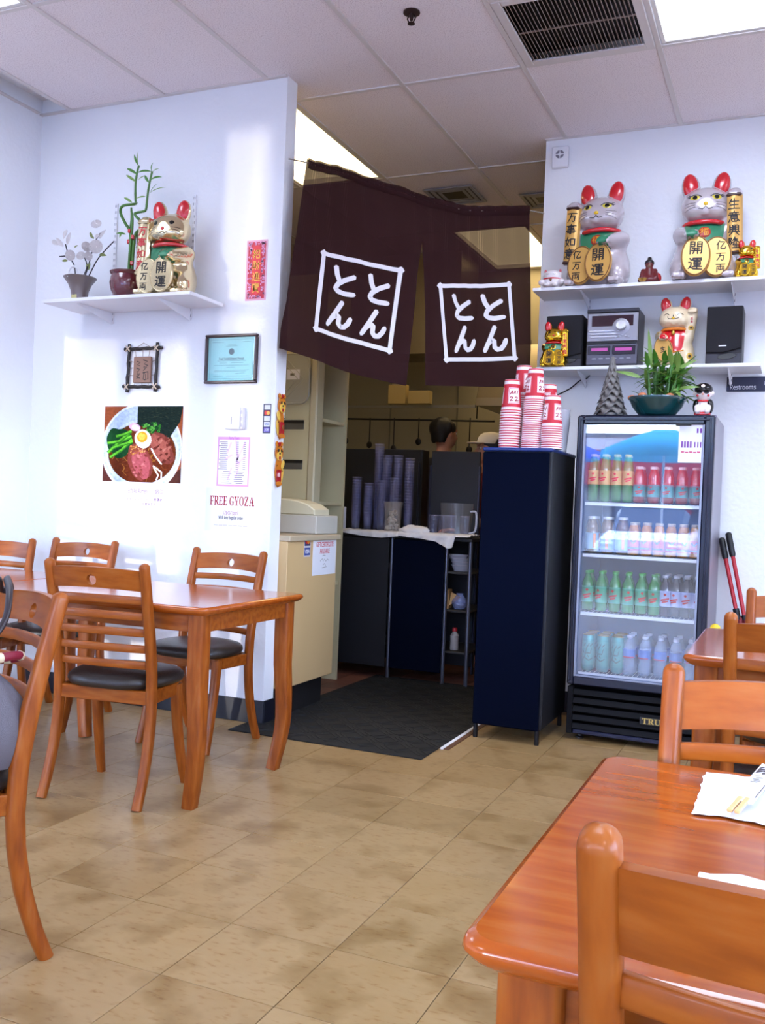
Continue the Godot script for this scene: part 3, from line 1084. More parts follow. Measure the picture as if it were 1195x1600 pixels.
func handbag():
	var t = thing("handbag", "grey fabric handbag with a dark red rim, on a chair seat", "bag", Vector3(-1.725, 0.468, -1.60), -2.0)
	var m = Mb.new()
	var rr = []
	var n = FastNoiseLite.new()
	n.seed = 8
	n.frequency = 9.0
	for i in 19:
		var v = i / 18.0
		var y = v * 0.245
		var w: float = 0.5 + 0.5 * sin(PI * clamp(v * 0.9 + 0.18, 0, 1))
		var ring = []
		for k in 44:
			var a = TAU * k / 44
			var p = Vector3(cos(a) * 0.165 * w, y, sin(a) * 0.068 * (w * 1.1 - 0.2 * v))
			var fold = 0.012 * n.get_noise_3d(p.x * 2, p.y * 0.6, p.z * 2) + 0.004 * sin(a * 14 + v * 5) * v
			ring.append(p + Vector3(cos(a), -0.1, sin(a)) * fold)
		rr.append(ring)
	m.rings(rr, true, true, false)
	var fab = mat(rgb8(92, 84, 88), 0.7, 0.0, {"rim_enabled": true, "rim": 0.4})
	fab.normal_enabled = true
	fab.normal_texture = noise_tex(31, 0.15, [], 256, 3, true)
	fab.normal_scale = 0.4
	fab.uv1_triplanar = true
	fab.uv1_scale = Vector3(8, 8, 8)
	obj("bag_body", m.done(), fab, t)
	var rim = []
	for k in 33:
		var a = TAU * k / 32
		rim.append(Vector3(cos(a) * 0.135, 0.252 + 0.010 * sin(2 * a), sin(a) * 0.058))
	obj("rim", tubem(rim, 0.011, 10), mat(rgb8(120, 16, 40), 0.5), t)
	var trim = Mb.new()
	for k in range(1, 32, 4):
		var a = TAU * k / 32
		trim = Mb.new()
		trim.tube([rim[k], rim[k + 1]], 0.0122, 8)
		obj("rim_stripe", trim.done(), mat(rgb8(206, 184, 150), 0.6), t)
	var st = Mb.new()
	var inv = t.transform.affine_inverse()
	var sp = []
	for q in [Vector3(-1.73, 0.70, -1.62), Vector3(-1.705, 0.79, -1.70), Vector3(-1.755, 0.86, -1.77), Vector3(-1.86, 0.885, -1.865), Vector3(-1.895, 0.85, -1.915), Vector3(-1.92, 0.85, -1.91), Vector3(-1.88, 0.880, -1.85), Vector3(-1.835, 0.80, -1.72), Vector3(-1.80, 0.70, -1.60)]: sp.append(inv * q)
	st.tube(curve(sp, 6), 0.010, 10, true, 0.7)
	obj("strap", st.done(), mat(rgb8(40, 30, 34), 0.4), t)
	var tie = Mb.new()
	tie.tube(curve([Vector3(0.10, 0.24, 0.05), Vector3(0.115, 0.21, 0.062), Vector3(0.115, 0.17, 0.068), Vector3(0.11, 0.13, 0.070)], 5), 0.009, 8, true, 0.5)
	obj("side_tab", tie.done(), mat(rgb8(40, 30, 34), 0.4), t)
	obj("stud", lathem([Vector2(0, 0.004), Vector2(0.005, 0.003), Vector2(0.007, 0)], 12), M.chrome, t, Vector3(0.113, 0.16, 0.076), Vector3(PI / 2, 0, 0))
	var base = Mb.new()
	base.ell(Vector3(0, 0.04, 0), Vector3(0.128, 0.042, 0.060), 28, 10)
	obj("leather_base", base.done(), mat(rgb8(42, 36, 34), 0.5), t)


# ---------------------------------------------------------------- brush-written characters, on a 10 x 10 square
const GLYPH := {
	"kai": "1,0.5 1,9.5;1,0.5 4,0.5 4,4 1,4;1,2.2 4,2.2;6,4 6,0.5 9,0.5 9,9.3 8.2,9;6,2.2 9,2.2;6,4 9,4;2.5,5.3 7.5,5.3;2.2,7 7.8,7;4,5.3 4,7 3,9.3;6.2,5.3 6.2,9.3",
	"un": "1.2,1 2.2,2.2;0.5,4 2.2,4 2,6.5 0.5,8.5;1.8,7.6 4,8.9 9.8,9.2;3.2,2 3.2,0.8 9.4,0.8 9,2;3.8,2.2 9,2.2;4.3,3.4 8.6,3.4 8.6,6 4.3,6 4.3,3.4;4.3,4.7 8.6,4.7;3.6,7.2 9.4,7.2;6.4,1.4 6.4,8.6",
	"oku": "3.2,0.5 0.8,4.5;2,3 2,9.5;4.2,1.5 8.5,1.5 4.6,7.5 4.8,8.8 9,8.8 9.3,7",
	"man": "0.8,1.5 9.2,1.5;3.6,4 7.8,4 7.4,8.6 6.2,9.2 5.4,8.4;4.4,1.5 4,5 1.2,9.2",
	"ryo": "0.8,1.2 9.2,1.2;1.6,9.2 1.6,3.4 8.4,3.4 8.4,9 7.6,9;5,1.2 5,6.8;3.2,4.8 3.2,6.9 6.9,6.9 6.9,4.8",
	"sei": "3,0.8 1.2,4;2.4,2.8 8.6,2.8;1.8,5.8 8.2,5.8;0.6,9 9.4,9;5,0.6 5,9",
	"i": "5,0.2 5,1.2;1.5,1.4 8.5,1.4;3.4,1.8 3.8,2.8;6.6,1.8 6.2,2.8;0.8,3 9.2,3;2.5,4 7.5,4 7.5,6.5 2.5,6.5 2.5,4;2.5,5.2 7.5,5.2;1.5,7.4 0.8,9;3,7.4 3.4,9 7,9.2 7.4,8.2;5,7.2 5.6,8;8,7.2 9.2,8.6",
	"ko": "1.6,1.2 1.6,6.4;1.6,2.8 3,2.8;1.6,4.6 3,4.6;3.8,6.2 3.8,0.8 6.2,0.8 6.2,6.2;4.4,2 5.6,2;4.4,3.2 5.6,3.2 5.6,5 4.4,5 4.4,3.2;7.2,1 8.6,1 8.6,6.4;7.2,2.8 8.6,2.8;7.2,4.6 8.6,4.6;0.6,6.6 9.4,6.6;3.4,7.2 1.2,9.4;6.6,7.2 8.8,9.4",
	"ryu": "1,0.8 1,9.5;1,0.8 3,0.8 2,3.2 3.2,5 2,6;5.6,0.4 4,2.8;5,1.6 8,1.6 4,4.6;5,2 9.2,4.6;5,5.2 4.2,6.6;4.8,6.4 8.8,6.4;5,7.8 8.4,7.8;3.8,9.3 9.4,9.3;6.6,4.6 6.6,9.3",
	"ji": "0.8,1.6 9.2,1.6;2.5,2.6 7.5,2.6 7.5,4 2.5,4 2.5,2.6;1.8,5 8,5 8,7.6;0.6,6.3 9.4,6.3;1.8,7.6 8,7.6;5,0.4 5,9.2 3.8,8.8",
	"nyo": "2.6,0.6 1.2,5.4 4,8.8;4.2,3 3.4,6 0.8,9;0.4,3.4 4.6,3.2;5.6,2.4 9.2,2.4 9.2,8 5.6,8 5.6,2.4",
	"sho": "0.6,2.8 3.6,2.6;2.2,0.4 2.2,9 1.2,8.4;0.5,6.4 3.8,5.2;4.6,1.2 8.8,1.2 8.4,4.6 7.4,4.4;6.4,1.2 4.4,5;5,5.8 8.8,5.8 8.6,9.2 5,9.2 5,5.8",
	"zai": "1,6.8 1,0.8 4,0.8 4,6.8;1,2.8 4,2.8;1,4.8 4,4.8;1,6.8 4,6.8;1.8,7.2 0.6,9.4;3,7.2 4.4,9.2;4.8,3.2 9.6,3.2;7.8,0.5 7.8,9 6.6,8.6;7.6,3.4 5,7.2",
	"shin": "1.4,1 2.4,2.2;0.6,4 2.3,4 2,6.6 0.6,8.6;1.8,7.8 4,9 9.6,9.2;5,0.6 3.4,3.6;4.6,2.4 4.6,7.6;6.8,0.6 7.2,1.8;4.6,2.2 9,2.2;4.6,3.9 8.6,3.9;4.6,5.6 8.6,5.6;4.6,7.4 9.2,7.4;6.8,2.2 6.8,7.4",
	"ho": "5,0.2 5,1;1.2,2.6 1.2,1.2 8.8,1.2 8.6,2.6;2,2.6 4.4,2.6;2,3.8 4.4,3.8;1.8,5 4.6,5;3.2,2.6 3.2,5;5.6,2.4 8,2.4;5.2,3.6 8.6,3.6;6,4.4 8,4.4;2.8,5.8 7.4,5.8 7.4,8.2 2.8,8.2 2.8,5.8;2.8,6.6 7.4,6.6;2.8,7.4 7.4,7.4;3.8,8.4 1.8,9.6;6.2,8.4 8.4,9.6",
	"fuku": "2,0.4 2.6,1.4;0.6,2.6 3.6,2.6 0.6,6.4;2.2,4.6 2.2,9.5;2.6,5 3.6,6;4.4,1.2 9.4,1.2;5.2,2.4 8.6,2.4 8.6,4.2 5.2,4.2 5.2,2.4;4.8,5.2 9,5.2 9,9.2 4.8,9.2 4.8,5.2;4.8,7.2 9,7.2;6.9,5.2 6.9,9.2",
	"kin": "5,0.4 0.6,4.4;5,0.4 9.4,4.4;3,4 7,4;2,6 8,6;5,4 5,9;3,7 3.6,8.2;7,7 6.4,8.2;0.8,9.2 9.2,9.2",
	"to": "2,0.8 2.6,3.2 3.9,5.6;8.6,3 5.6,4.6 3.2,6.6 2.6,8.2 3.6,9.2 6,9.5 9.2,9.2",
	"n": "5.6,0.6 3.4,5.2 1.2,9.4;2.6,6.8 4.2,5.4 5.2,5.8 5.2,8.2 6.2,9.2 7.6,8.9 8.8,7.4 9.4,5.8",
	"su": "1.5,1.5 8,1.5 5.6,5.6 1,9;5.4,5.4 9,9",
	"pe": "0.6,6.4 3.8,3 9.4,8;7,1.4 8,1 8.2,2 7.2,2.2",
	"shi": "1.6,1.4 3.4,2.4;1,4 2.8,5;1.4,9 5.6,7.4 9,2.6",
	"ya": "1.4,5.4 8.8,4.2 7.4,6.4;3.6,3 5.2,9.4",
	"ru": "3,1.2 2.8,6 0.8,9;6,1 6,8.8 9.2,5.8",
	"ri": "2,1 2,6;7.6,0.8 7.6,5.6 5,9.2",
	"a": "1,1.4 9,1.4 6.4,4;5,3.4 4.6,6.4 2.6,9",
	"han": "1.6,1 2.6,3;8.2,1 7.2,3;1.4,4 8.6,4;0.6,6.4 9.4,6.4;5,0.4 5,9.6",
	"tama": "1.6,1.2 8.4,1.2;2,4.6 8,4.6;0.8,9 9.2,9;5,1.2 5,9;6.6,6.4 7.6,7.6",
	"kochi": "1.8,1.4 7.8,1.4 5,3.6 5,9 3.6,8.6;0.8,5 9.2,5",
	"tsuki": "3,0.6 0.8,4.6;2,3.4 2,9.4;4,3 9.6,3;8,0.8 8,9 6.8,8.6;5,5 6,6.6",
}

func glyph(m: Mb, key: String, cx: float, cy: float, size: float, w: float, fn, sub := 2, sx := 1.0):
	# fn maps (x, y) in the surface's own units to a place
	m.ink(strokes(GLYPH[key]), w, func(u, v): return fn.call(cx + (u - 0.5) * size * sx, cy + (v - 0.5) * size), sub)

# ---------------------------------------------------------------- beckoning cats (height 1, feet at y = 0, facing +z; s = -1: the raised paw on the viewer's left)
func cat_field(s: float, calm: bool) -> Sdf:
	var d = Sdf.new(Vector3(-0.40, 0.0, -0.30), Vector3(0.40, 1.06, 0.40), 0.0155)
	d.ell(Vector3(0, 0.19, -0.03), Vector3(0.27, 0.26, 0.205), 0.02)
	d.ell(Vector3(0, 0.41, -0.03), Vector3(0.195, 0.16, 0.145), 0.10)
	d.ell(Vector3(0, 0.685, 0), Vector3(0.206 if not calm else 0.214, 0.160, 0.170), 0.025)
	for q in [-1, 1]:
		d.ell(Vector3(q * 0.085, 0.63, 0.055), Vector3(0.105, 0.08, 0.11), 0.05)
		d.ell(Vector3(q * 0.128, 0.855, -0.01), Vector3(0.080, 0.130, 0.050), 0.03, Basis(Vector3.BACK, -q * 0.16))
		d.ell(Vector3(q * 0.032, 0.622, 0.150), Vector3(0.040, 0.032, 0.028), 0.02)
		d.ell(Vector3(q * 0.185, 0.12, 0.05), Vector3(0.10, 0.125, 0.14), 0.05)
		d.ell(Vector3(q * 0.20, 0.035, 0.17), Vector3(0.068, 0.042, 0.085), 0.03)
		for k in 3: d.ell(Vector3(q * 0.20 + (k - 1) * 0.036, 0.034, 0.245), Vector3(0.019, 0.030, 0.022), 0.008)
	d.ell(Vector3(0, 0.590, 0.142), Vector3(0.034, 0.022, 0.022), 0.015)
	# raised arm and the other one
	d.cap(Vector3(s * 0.18, 0.41, 0.0), Vector3(s * 0.242, 0.70, 0.03), 0.080, 0.060, 0.05)
	d.ell(Vector3(s * 0.24, 0.765, 0.055), Vector3(0.066, 0.052, 0.066), 0.03)
	for k in 4: d.ell(Vector3(s * 0.24 + (k - 1.5) * 0.031, 0.752, 0.112), Vector3(0.017, 0.026, 0.022), 0.006)
	d.cap(Vector3(-s * 0.19, 0.44, 0.0), Vector3(-s * 0.13, 0.39, 0.20), 0.078, 0.058, 0.05)
	d.ell(Vector3(-s * 0.105, 0.378, 0.262), Vector3(0.064, 0.044, 0.05), 0.02)
	for k in 4: d.ell(Vector3(-s * 0.105 + (k - 1.5) * 0.029, 0.360, 0.304), Vector3(0.015, 0.026, 0.02), 0.006)
	return d

func patch(d: Sdf, cx: float, cy: float, rx: float, ry: float, lift: float, n := 20, hump := 0.0) -> ArrayMesh:
	var m = Mb.new()
	var rr = []
	for r in 5:
		var ring = []
		for k in n:
			var a = TAU * k / n
			var x = cx + cos(a) * rx * r / 4.0
			var y = cy + sin(a) * ry * r / 4.0
			ring.append(Vector3(x, y, d.front(x, y, 0.1) + lift * (1.0 if r < 4 else -0.4) + hump * (1 - r * r / 16.0)))
		rr.append(ring)
	m.rings(rr, true, false, false)
	return m.done()

func make_cat(H: float, style: String, s: float, label: String, group := "") -> Node3D:
	var t = thing("lucky_cat", label, "cat figurine", Vector3.ZERO, 0, group)
	var calm = style == "calico"
	var d = cat_field(s, calm)
	var S = Transform3D(Basis.IDENTITY.scaled(Vector3.ONE * H), Vector3.ZERO)
	var gold = style == "gold" or style == "small"
	var skin: Material = {"grey": M.cat_grey, "gold": M.cat_gold, "small": M.cat_small, "calico": M.cat_cream}[style]
	var mb = Mb.new()
	mb.x = S
	d.mesh(mb)
	obj("body", mb.done(), skin, t)
	var nm = func() -> Mb:
		var q = Mb.new()
		q.x = S
		return q
	var scaled = func(am: ArrayMesh, called: String, mm: Material):
		var o = obj(called, am, mm, t)
		o.scale = Vector3.ONE * H
		return o
	for q in [-1, 1]:
		var e: Mb = nm.call()
		e.ell(Vector3(q * 0.130, 0.858, 0.010), Vector3(0.068, 0.120, 0.044), 18, 12, Basis(Vector3.BACK, -q * 0.16))
		obj("ear_lining", e.done(), M.red, t)
	# face
	var f: Mb = nm.call()
	var on = func(x: float, y: float) -> Vector3: return Vector3(x, y, d.front(x, y, 0.12) + 0.004)
	if calm:
		for q in [-1, 1]:
			f.ink([PackedVector2Array([Vector2(2, 6), Vector2(3.4, 4.6), Vector2(5, 4.2), Vector2(6.6, 4.6), Vector2(8, 6)])], 0.7, func(u, v): return on.call(q * 0.092 + (u - 0.5) * 0.12, 0.715 + (v - 0.5) * 0.12))
			f.ink([PackedVector2Array([Vector2(5, 0), Vector2(4.8, 2), Vector2(3, 3.4), Vector2(1, 3), Vector2(0, 1.4)])], 0.5, func(u, v): return on.call(-q * (u - 0.5) * 0.16, 0.622 + (v - 0.5) * 0.16))
	else:
		for q in [-1, 1]:
			if gold: scaled.call(patch(d, q * 0.088, 0.722, 0.025, 0.022, 0.004), "eye", M.black_gloss)
			else:
				scaled.call(patch(d, q * 0.090, 0.720, 0.042, 0.024, 0.003), "eye", mat(rgb8(206, 186, 60), 0.2))
				scaled.call(patch(d, q * 0.090, 0.722, 0.023, 0.023, 0.007), "pupil", M.black_gloss)
				f.ink([PackedVector2Array([Vector2(-1, 4.5), Vector2(1.5, 2.4), Vector2(5, 1.6), Vector2(8.5, 2.6), Vector2(11, 4.8)]), PackedVector2Array([Vector2(9, 2.6), Vector2(11, 1)]), PackedVector2Array([Vector2(10, 3.8), Vector2(12, 3)])], 0.8, func(u, v): return on.call(q * (0.090 + (u - 0.5) * 0.085), 0.722 + (v - 0.5) * 0.085), 2)
			f.ink([PackedVector2Array([Vector2(5, 6.2), Vector2(6.5, 7.6), Vector2(8.6, 7.2)])], 0.4, func(u, v): return on.call(q * (u - 0.5) * 0.16, 0.655 + (v - 0.5) * 0.16))
		for q in [-1, 1]:
			for k in 3: f.ink([PackedVector2Array([Vector2(0, 4 + k * 1.6), Vector2(5, 4 + k * 2.0), Vector2(10, 4.4 + k * 2.6)])], 0.28, func(u, v): return on.call(q * (0.085 + u * 0.085), 0.66 + (v - 0.5) * 0.12), 2)
	obj("face_lines", f.done(), M.ink, t)
	var no: Mb = nm.call()
	no.ell(Vector3(0, 0.660, d.front(0, 0.66) + 0.002), Vector3(0.021, 0.017, 0.012), 14, 8)
	obj("nose", no.done(), mat(rgb8(222, 178, 40), 0.3) if not gold else M.red, t)
	# collar
	var ring = []
	for k in 41:
		var a = TAU * k / 40
		ring.append(Vector3(cos(a) * 0.178, 0.512 + 0.008 * sin(a), -0.028 + sin(a) * (0.150 if sin(a) > 0 else 0.14)))
	var co: Mb = nm.call()
	co.tube(ring, 0.021, 10, false)
	obj("collar", co.done(), M.red if not calm else mat(rgb8(216, 120, 34), 0.35), t)
	# bib
	var bib: Mb = nm.call()
	bib.surf(16, 10, func(u, v):
		var x: float = (u - 0.5) * (0.33 if not calm else 0.30) * (1.0 - 0.15 * pow(1 - v, 2))
		var low: float = 0.315 + 0.75 * x * x if not calm else 0.19 + 1.2 * x * x
		var y: float = lerp(low, 0.505, v)
		return Vector3(x, y, d.front(x, y, 0.1) + 0.007))
	obj("bib", bib.done(), M.red if calm else M.green, t)
	if calm:
		var bell: Mb = nm.call()
		bell.ell(Vector3(0.0, 0.462, d.front(0, 0.46) + 0.022), Vector3(0.028, 0.036, 0.022), 14, 10)
		obj("bell", bell.done(), mat(rgb8(196, 160, 70), 0.3, 0.8), t)
		var edge: Mb = nm.call()
		var pth = []
		for k in 17:
			var x: float = (k / 16.0 - 0.5) * 0.30
			var y: float = 0.19 + 1.2 * x * x
			pth.append(Vector3(x, y, d.front(x, y, 0.1) + 0.008))
		edge.tube(pth, 0.009, 6)
		obj("bib_border", edge.done(), mat(rgb8(216, 130, 34), 0.4), t)
		for q in [[s * 0.225, 0.53, 0.040, 0.035], [-s * 0.20, 0.47, 0.03, 0.025], [s * 0.235, 0.13, 0.04, 0.05]]:
			scaled.call(patch(d, q[0], q[1], q[2], q[3], 0.003), "fur_spot", mat(rgb8(206, 160, 66), 0.3))
			scaled.call(patch(d, q[0], q[1], q[2] * 0.5, q[3] * 0.55, 0.005), "fur_spot", mat(rgb8(60, 40, 26), 0.3))
		var wm: Mb = nm.call()
		for k in 2: glyph(wm, ["sei", "kin"][k], s * 0.235, 0.655 - k * 0.04, 0.034, 1.3, on)
		obj("painted_characters", wm.done(), M.ink_red, t)
	else:
		scaled.call(patch(d, 0.0, 0.425, 0.062, 0.062, 0.012, 24, 0.006), "medallion", M.medal if not gold else skin)
		var md: Mb = nm.call()
		glyph(md, "fuku", 0, 0.425, 0.075, 0.8, func(x, y): return Vector3(x, y, d.front(x, y, 0.1) + 0.023))
		obj("painted_character", md.done(), M.gold_ink if not gold else M.ink, t)
	# gold coins in front of the belly
	var coin_m: Material = M.koban if not gold else skin
	for c in ([[-s * 0.065, 0.185, 0.262, -0.02, ["kai", "un"]], [s * 0.105, 0.18, 0.228, 0.0, ["oku", "man", "ryo"]]] if not calm else [[-s * 0.10, 0.22, 0.25, 0.25, ["sei"]]]):
		var cm: Mb = nm.call()
		var tr = Transform3D(Basis(Vector3.BACK, c[3] * s) * Basis(Vector3.RIGHT, -0.10), Vector3(c[0], c[1], c[2]))
		cm.x = S * tr
		cm.prism(oval(0.245, 0.355, 40), -0.018, 0.018, 0.007, true)
		obj("gold_coin", cm.done(), coin_m, t)
		var rim: Mb = nm.call()
		rim.x = S * tr
		var rp = []
		for q in oval(0.226, 0.336, 40): rp.append(Vector3(q.x, q.y, 0.017))
		rp.append(rp[0])
		rim.tube(rp, 0.005, 6, false)
		obj("coin_rim", rim.done(), coin_m if gold else mat(rgb8(120, 74, 30), 0.5), t)
		var im: Mb = nm.call()
		im.x = S * tr
		var n: int = c[4].size()
		for k in n:
			var sz: float = 0.115 if n == 2 else 0.082
			glyph(im, c[4][k], 0.0 if n < 3 else s * 0.035, (0.5 * (n - 1) - k) * (0.140 if n == 2 else 0.100) - 0.005, sz, 1.15, func(x, y): return Vector3(x, y, 0.0195))
		obj("painted_characters", im.done(), M.ink, t)
	if not calm:
		# tall plaque under the raised paw
		var pm: Mb = nm.call()
		var pt = Transform3D(Basis(Vector3.BACK, s * 0.04), Vector3(s * 0.238, 0.485, 0.118))
		pm.x = S * pt
		pm.surf(8, 12, func(u, v):
			var a: float = (u - 0.5) * 1.5
			return Vector3(sin(a) * 0.083, (v - 0.5) * 0.50, cos(a) * 0.07 - 0.035), 0.03)
		obj("plaque", pm.done(), M.koban if not gold else skin, t)
		var ends: Mb = nm.call()
		ends.x = S * pt
		for e in [-1, 1]: ends.box(Vector3(0, e * 0.248, 0.012), Vector3(0.125, 0.03, 0.06), 0.012)
		obj("plaque_end", ends.done(), M.plaque_end if not gold else skin, t)
		var wr: Mb = nm.call()
		wr.x = S * pt
		var words = ["man", "ji", "nyo", "i"] if s < 0 else ["sei", "i", "ko", "ryu"]
		for k in 4: glyph(wr, words[k], 0, 0.165 - k * 0.112, 0.098, 1.1, func(x, y):
			var a: float = asin(clamp(x / 0.083, -1, 1))
			return Vector3(x, y, cos(a) * 0.07 - 0.032))
		obj("painted_characters", wr.done(), M.ink if not gold else mat(rgb8(196, 34, 44), 0.4), t)
	return t

func cat_materials():
	M.cat_grey = mat(rgb8(190, 178, 182), 0.24, 0.15, {"clearcoat_enabled": true, "clearcoat": 0.9, "clearcoat_roughness": 0.06})
	M.cat_gold = mat(rgb8(226, 208, 168), 0.16, 0.92)
	M.cat_small = mat(rgb8(240, 196, 62), 0.14, 1.0)
	M.cat_cream = mat(rgb8(226, 204, 168), 0.3, 0.0, {"clearcoat_enabled": true, "clearcoat": 0.8, "clearcoat_roughness": 0.08})
	M.koban = mat(rgb8(206, 158, 82), 0.38, 0.3)
	M.plaque_end = mat(rgb8(58, 26, 22), 0.4)
	M.medal = mat(rgb8(176, 48, 40), 0.4)

# ---------------------------------------------------------------- the left back wall
func leaf_blade(m: Mb, a: Vector3, dir: Vector3, up: Vector3, length: float, w: float, droop: float):
	var side = dir.cross(up).normalized()
	m.surf(4, 9, func(u, v):
		var ww: float = w * pow(sin(PI * clamp(v * 0.94 + 0.05, 0, 1)), 0.75) * (1.0 - 0.35 * v)
		var x: float = (u - 0.5)
		return a + dir * length * v + up * (-droop * length * v * v + abs(x) * ww * 0.25) + side * x * ww)

func shelf(called_label: String, x0: float, x1: float, y: float, wall: float, depth: float, brackets: Array, std_top: float, std_bot: float) -> Node3D:
	var t = thing("wall_shelf", called_label, "shelf", Vector3((x0 + x1) / 2, y, wall + 0.001))
	var cx = (x0 + x1) / 2
	obj("board", span(Vector3(x0 - cx, 0, 0.012), Vector3(x1 - cx, 0.018, depth), 0.002), M.white, t)
	for b in brackets:
		var m = Mb.new()
		m.x = Transform3D(Basis(Vector3.UP, -PI / 2), Vector3(b - cx, 0, 0))
		m.prism([Vector2(0.010, 0), Vector2(depth - 0.03, 0), Vector2(depth - 0.03, -0.010), Vector2(0.06, -0.052), Vector2(0.010, -0.064)], -0.0025, 0.0025, 0.0008)
		obj("bracket", m.done(), M.white, t)
		if std_top > std_bot:
			var sm = Mb.new()
			sm.box(Vector3(b - cx, (std_top + std_bot) / 2 - y, 0.005), Vector3(0.016, std_top - std_bot, 0.010), 0.001)
			var sd = obj("slotted_standard", sm.done(), M.white, t)
			var sl = Mb.new()
			for k in int((std_top - std_bot) / 0.032):
				for q in [-1, 1]: sl.box(Vector3(b - cx + q * 0.0038, std_bot - y + 0.02 + k * 0.032, 0.0102), Vector3(0.0022, 0.014, 0.0006))
			tag(obj("slots", sl.done(), mat(rgb8(110, 108, 120), 0.7), sd), "", "", "", "stuff")
	return t

func flat_sheet(called: String, label: String, category: String, x0: float, x1: float, y0: float, y1: float, m: Material, wall := WL, th := 0.0015) -> Node3D:
	var t = thing(called, label, category, Vector3((x0 + x1) / 2, (y0 + y1) / 2, wall + 0.0005))
	obj("sheet", prismm([Vector2(x0 - x1, y0 - y1) / 2, Vector2(x1 - x0, y0 - y1) / 2, Vector2(x1 - x0, y1 - y0) / 2, Vector2(x0 - x1, y1 - y0) / 2], 0, th), m, t)
	return t

func poly_fill(im: Image, pts: Array, c: Color):
	var n = im.get_width()
	var hgt = im.get_height()
	var y0 = hgt
	var y1 = 0
	for p in pts:
		y0 = min(y0, int(p.y * hgt)); y1 = max(y1, int(p.y * hgt) + 1)
	for y in range(max(y0, 0), min(y1, hgt)):
		var yy = (y + 0.5) / hgt
		var xs = []
		for i in pts.size():
			var a: Vector2 = pts[i]
			var b: Vector2 = pts[(i + 1) % pts.size()]
			if (a.y <= yy) != (b.y <= yy): xs.append(a.x + (yy - a.y) / (b.y - a.y) * (b.x - a.x))
		xs.sort()
		for i in range(0, xs.size() - 1, 2):
			var xa: int = clamp(int(xs[i] * n), 0, n)
			var xb: int = clamp(int(xs[i + 1] * n), 0, n)
			if xb > xa: im.fill_rect(Rect2i(xa, y, xb - xa, 1), c)

func blob(cx: float, cy: float, rx: float, ry: float, rot := 0.0, wob := 0.0, sd := 0, n := 40) -> Array:
	var out = []
	for i in n:
		var a = TAU * i / n
		var k = 1.0 + wob * (sin(a * 3 + sd) * 0.5 + sin(a * 5 + sd * 2.3) * 0.3 + sin(a * 8 + sd * 1.7) * 0.2)
		var p = Vector2(cos(a) * rx * k, sin(a) * ry * k).rotated(rot)
		out.append(Vector2(cx, cy) + p)
	return out

func band(pts: Array, w: float) -> Array:
	var l = []
	var r = []
	for i in pts.size():
		var t: Vector2 = (pts[min(i + 1, pts.size() - 1)] - pts[max(i - 1, 0)]).normalized()
		var o = Vector2(-t.y, t.x) * w / 2
		l.append(pts[i] + o); r.append(pts[i] - o)
	r.reverse()
	return l + r

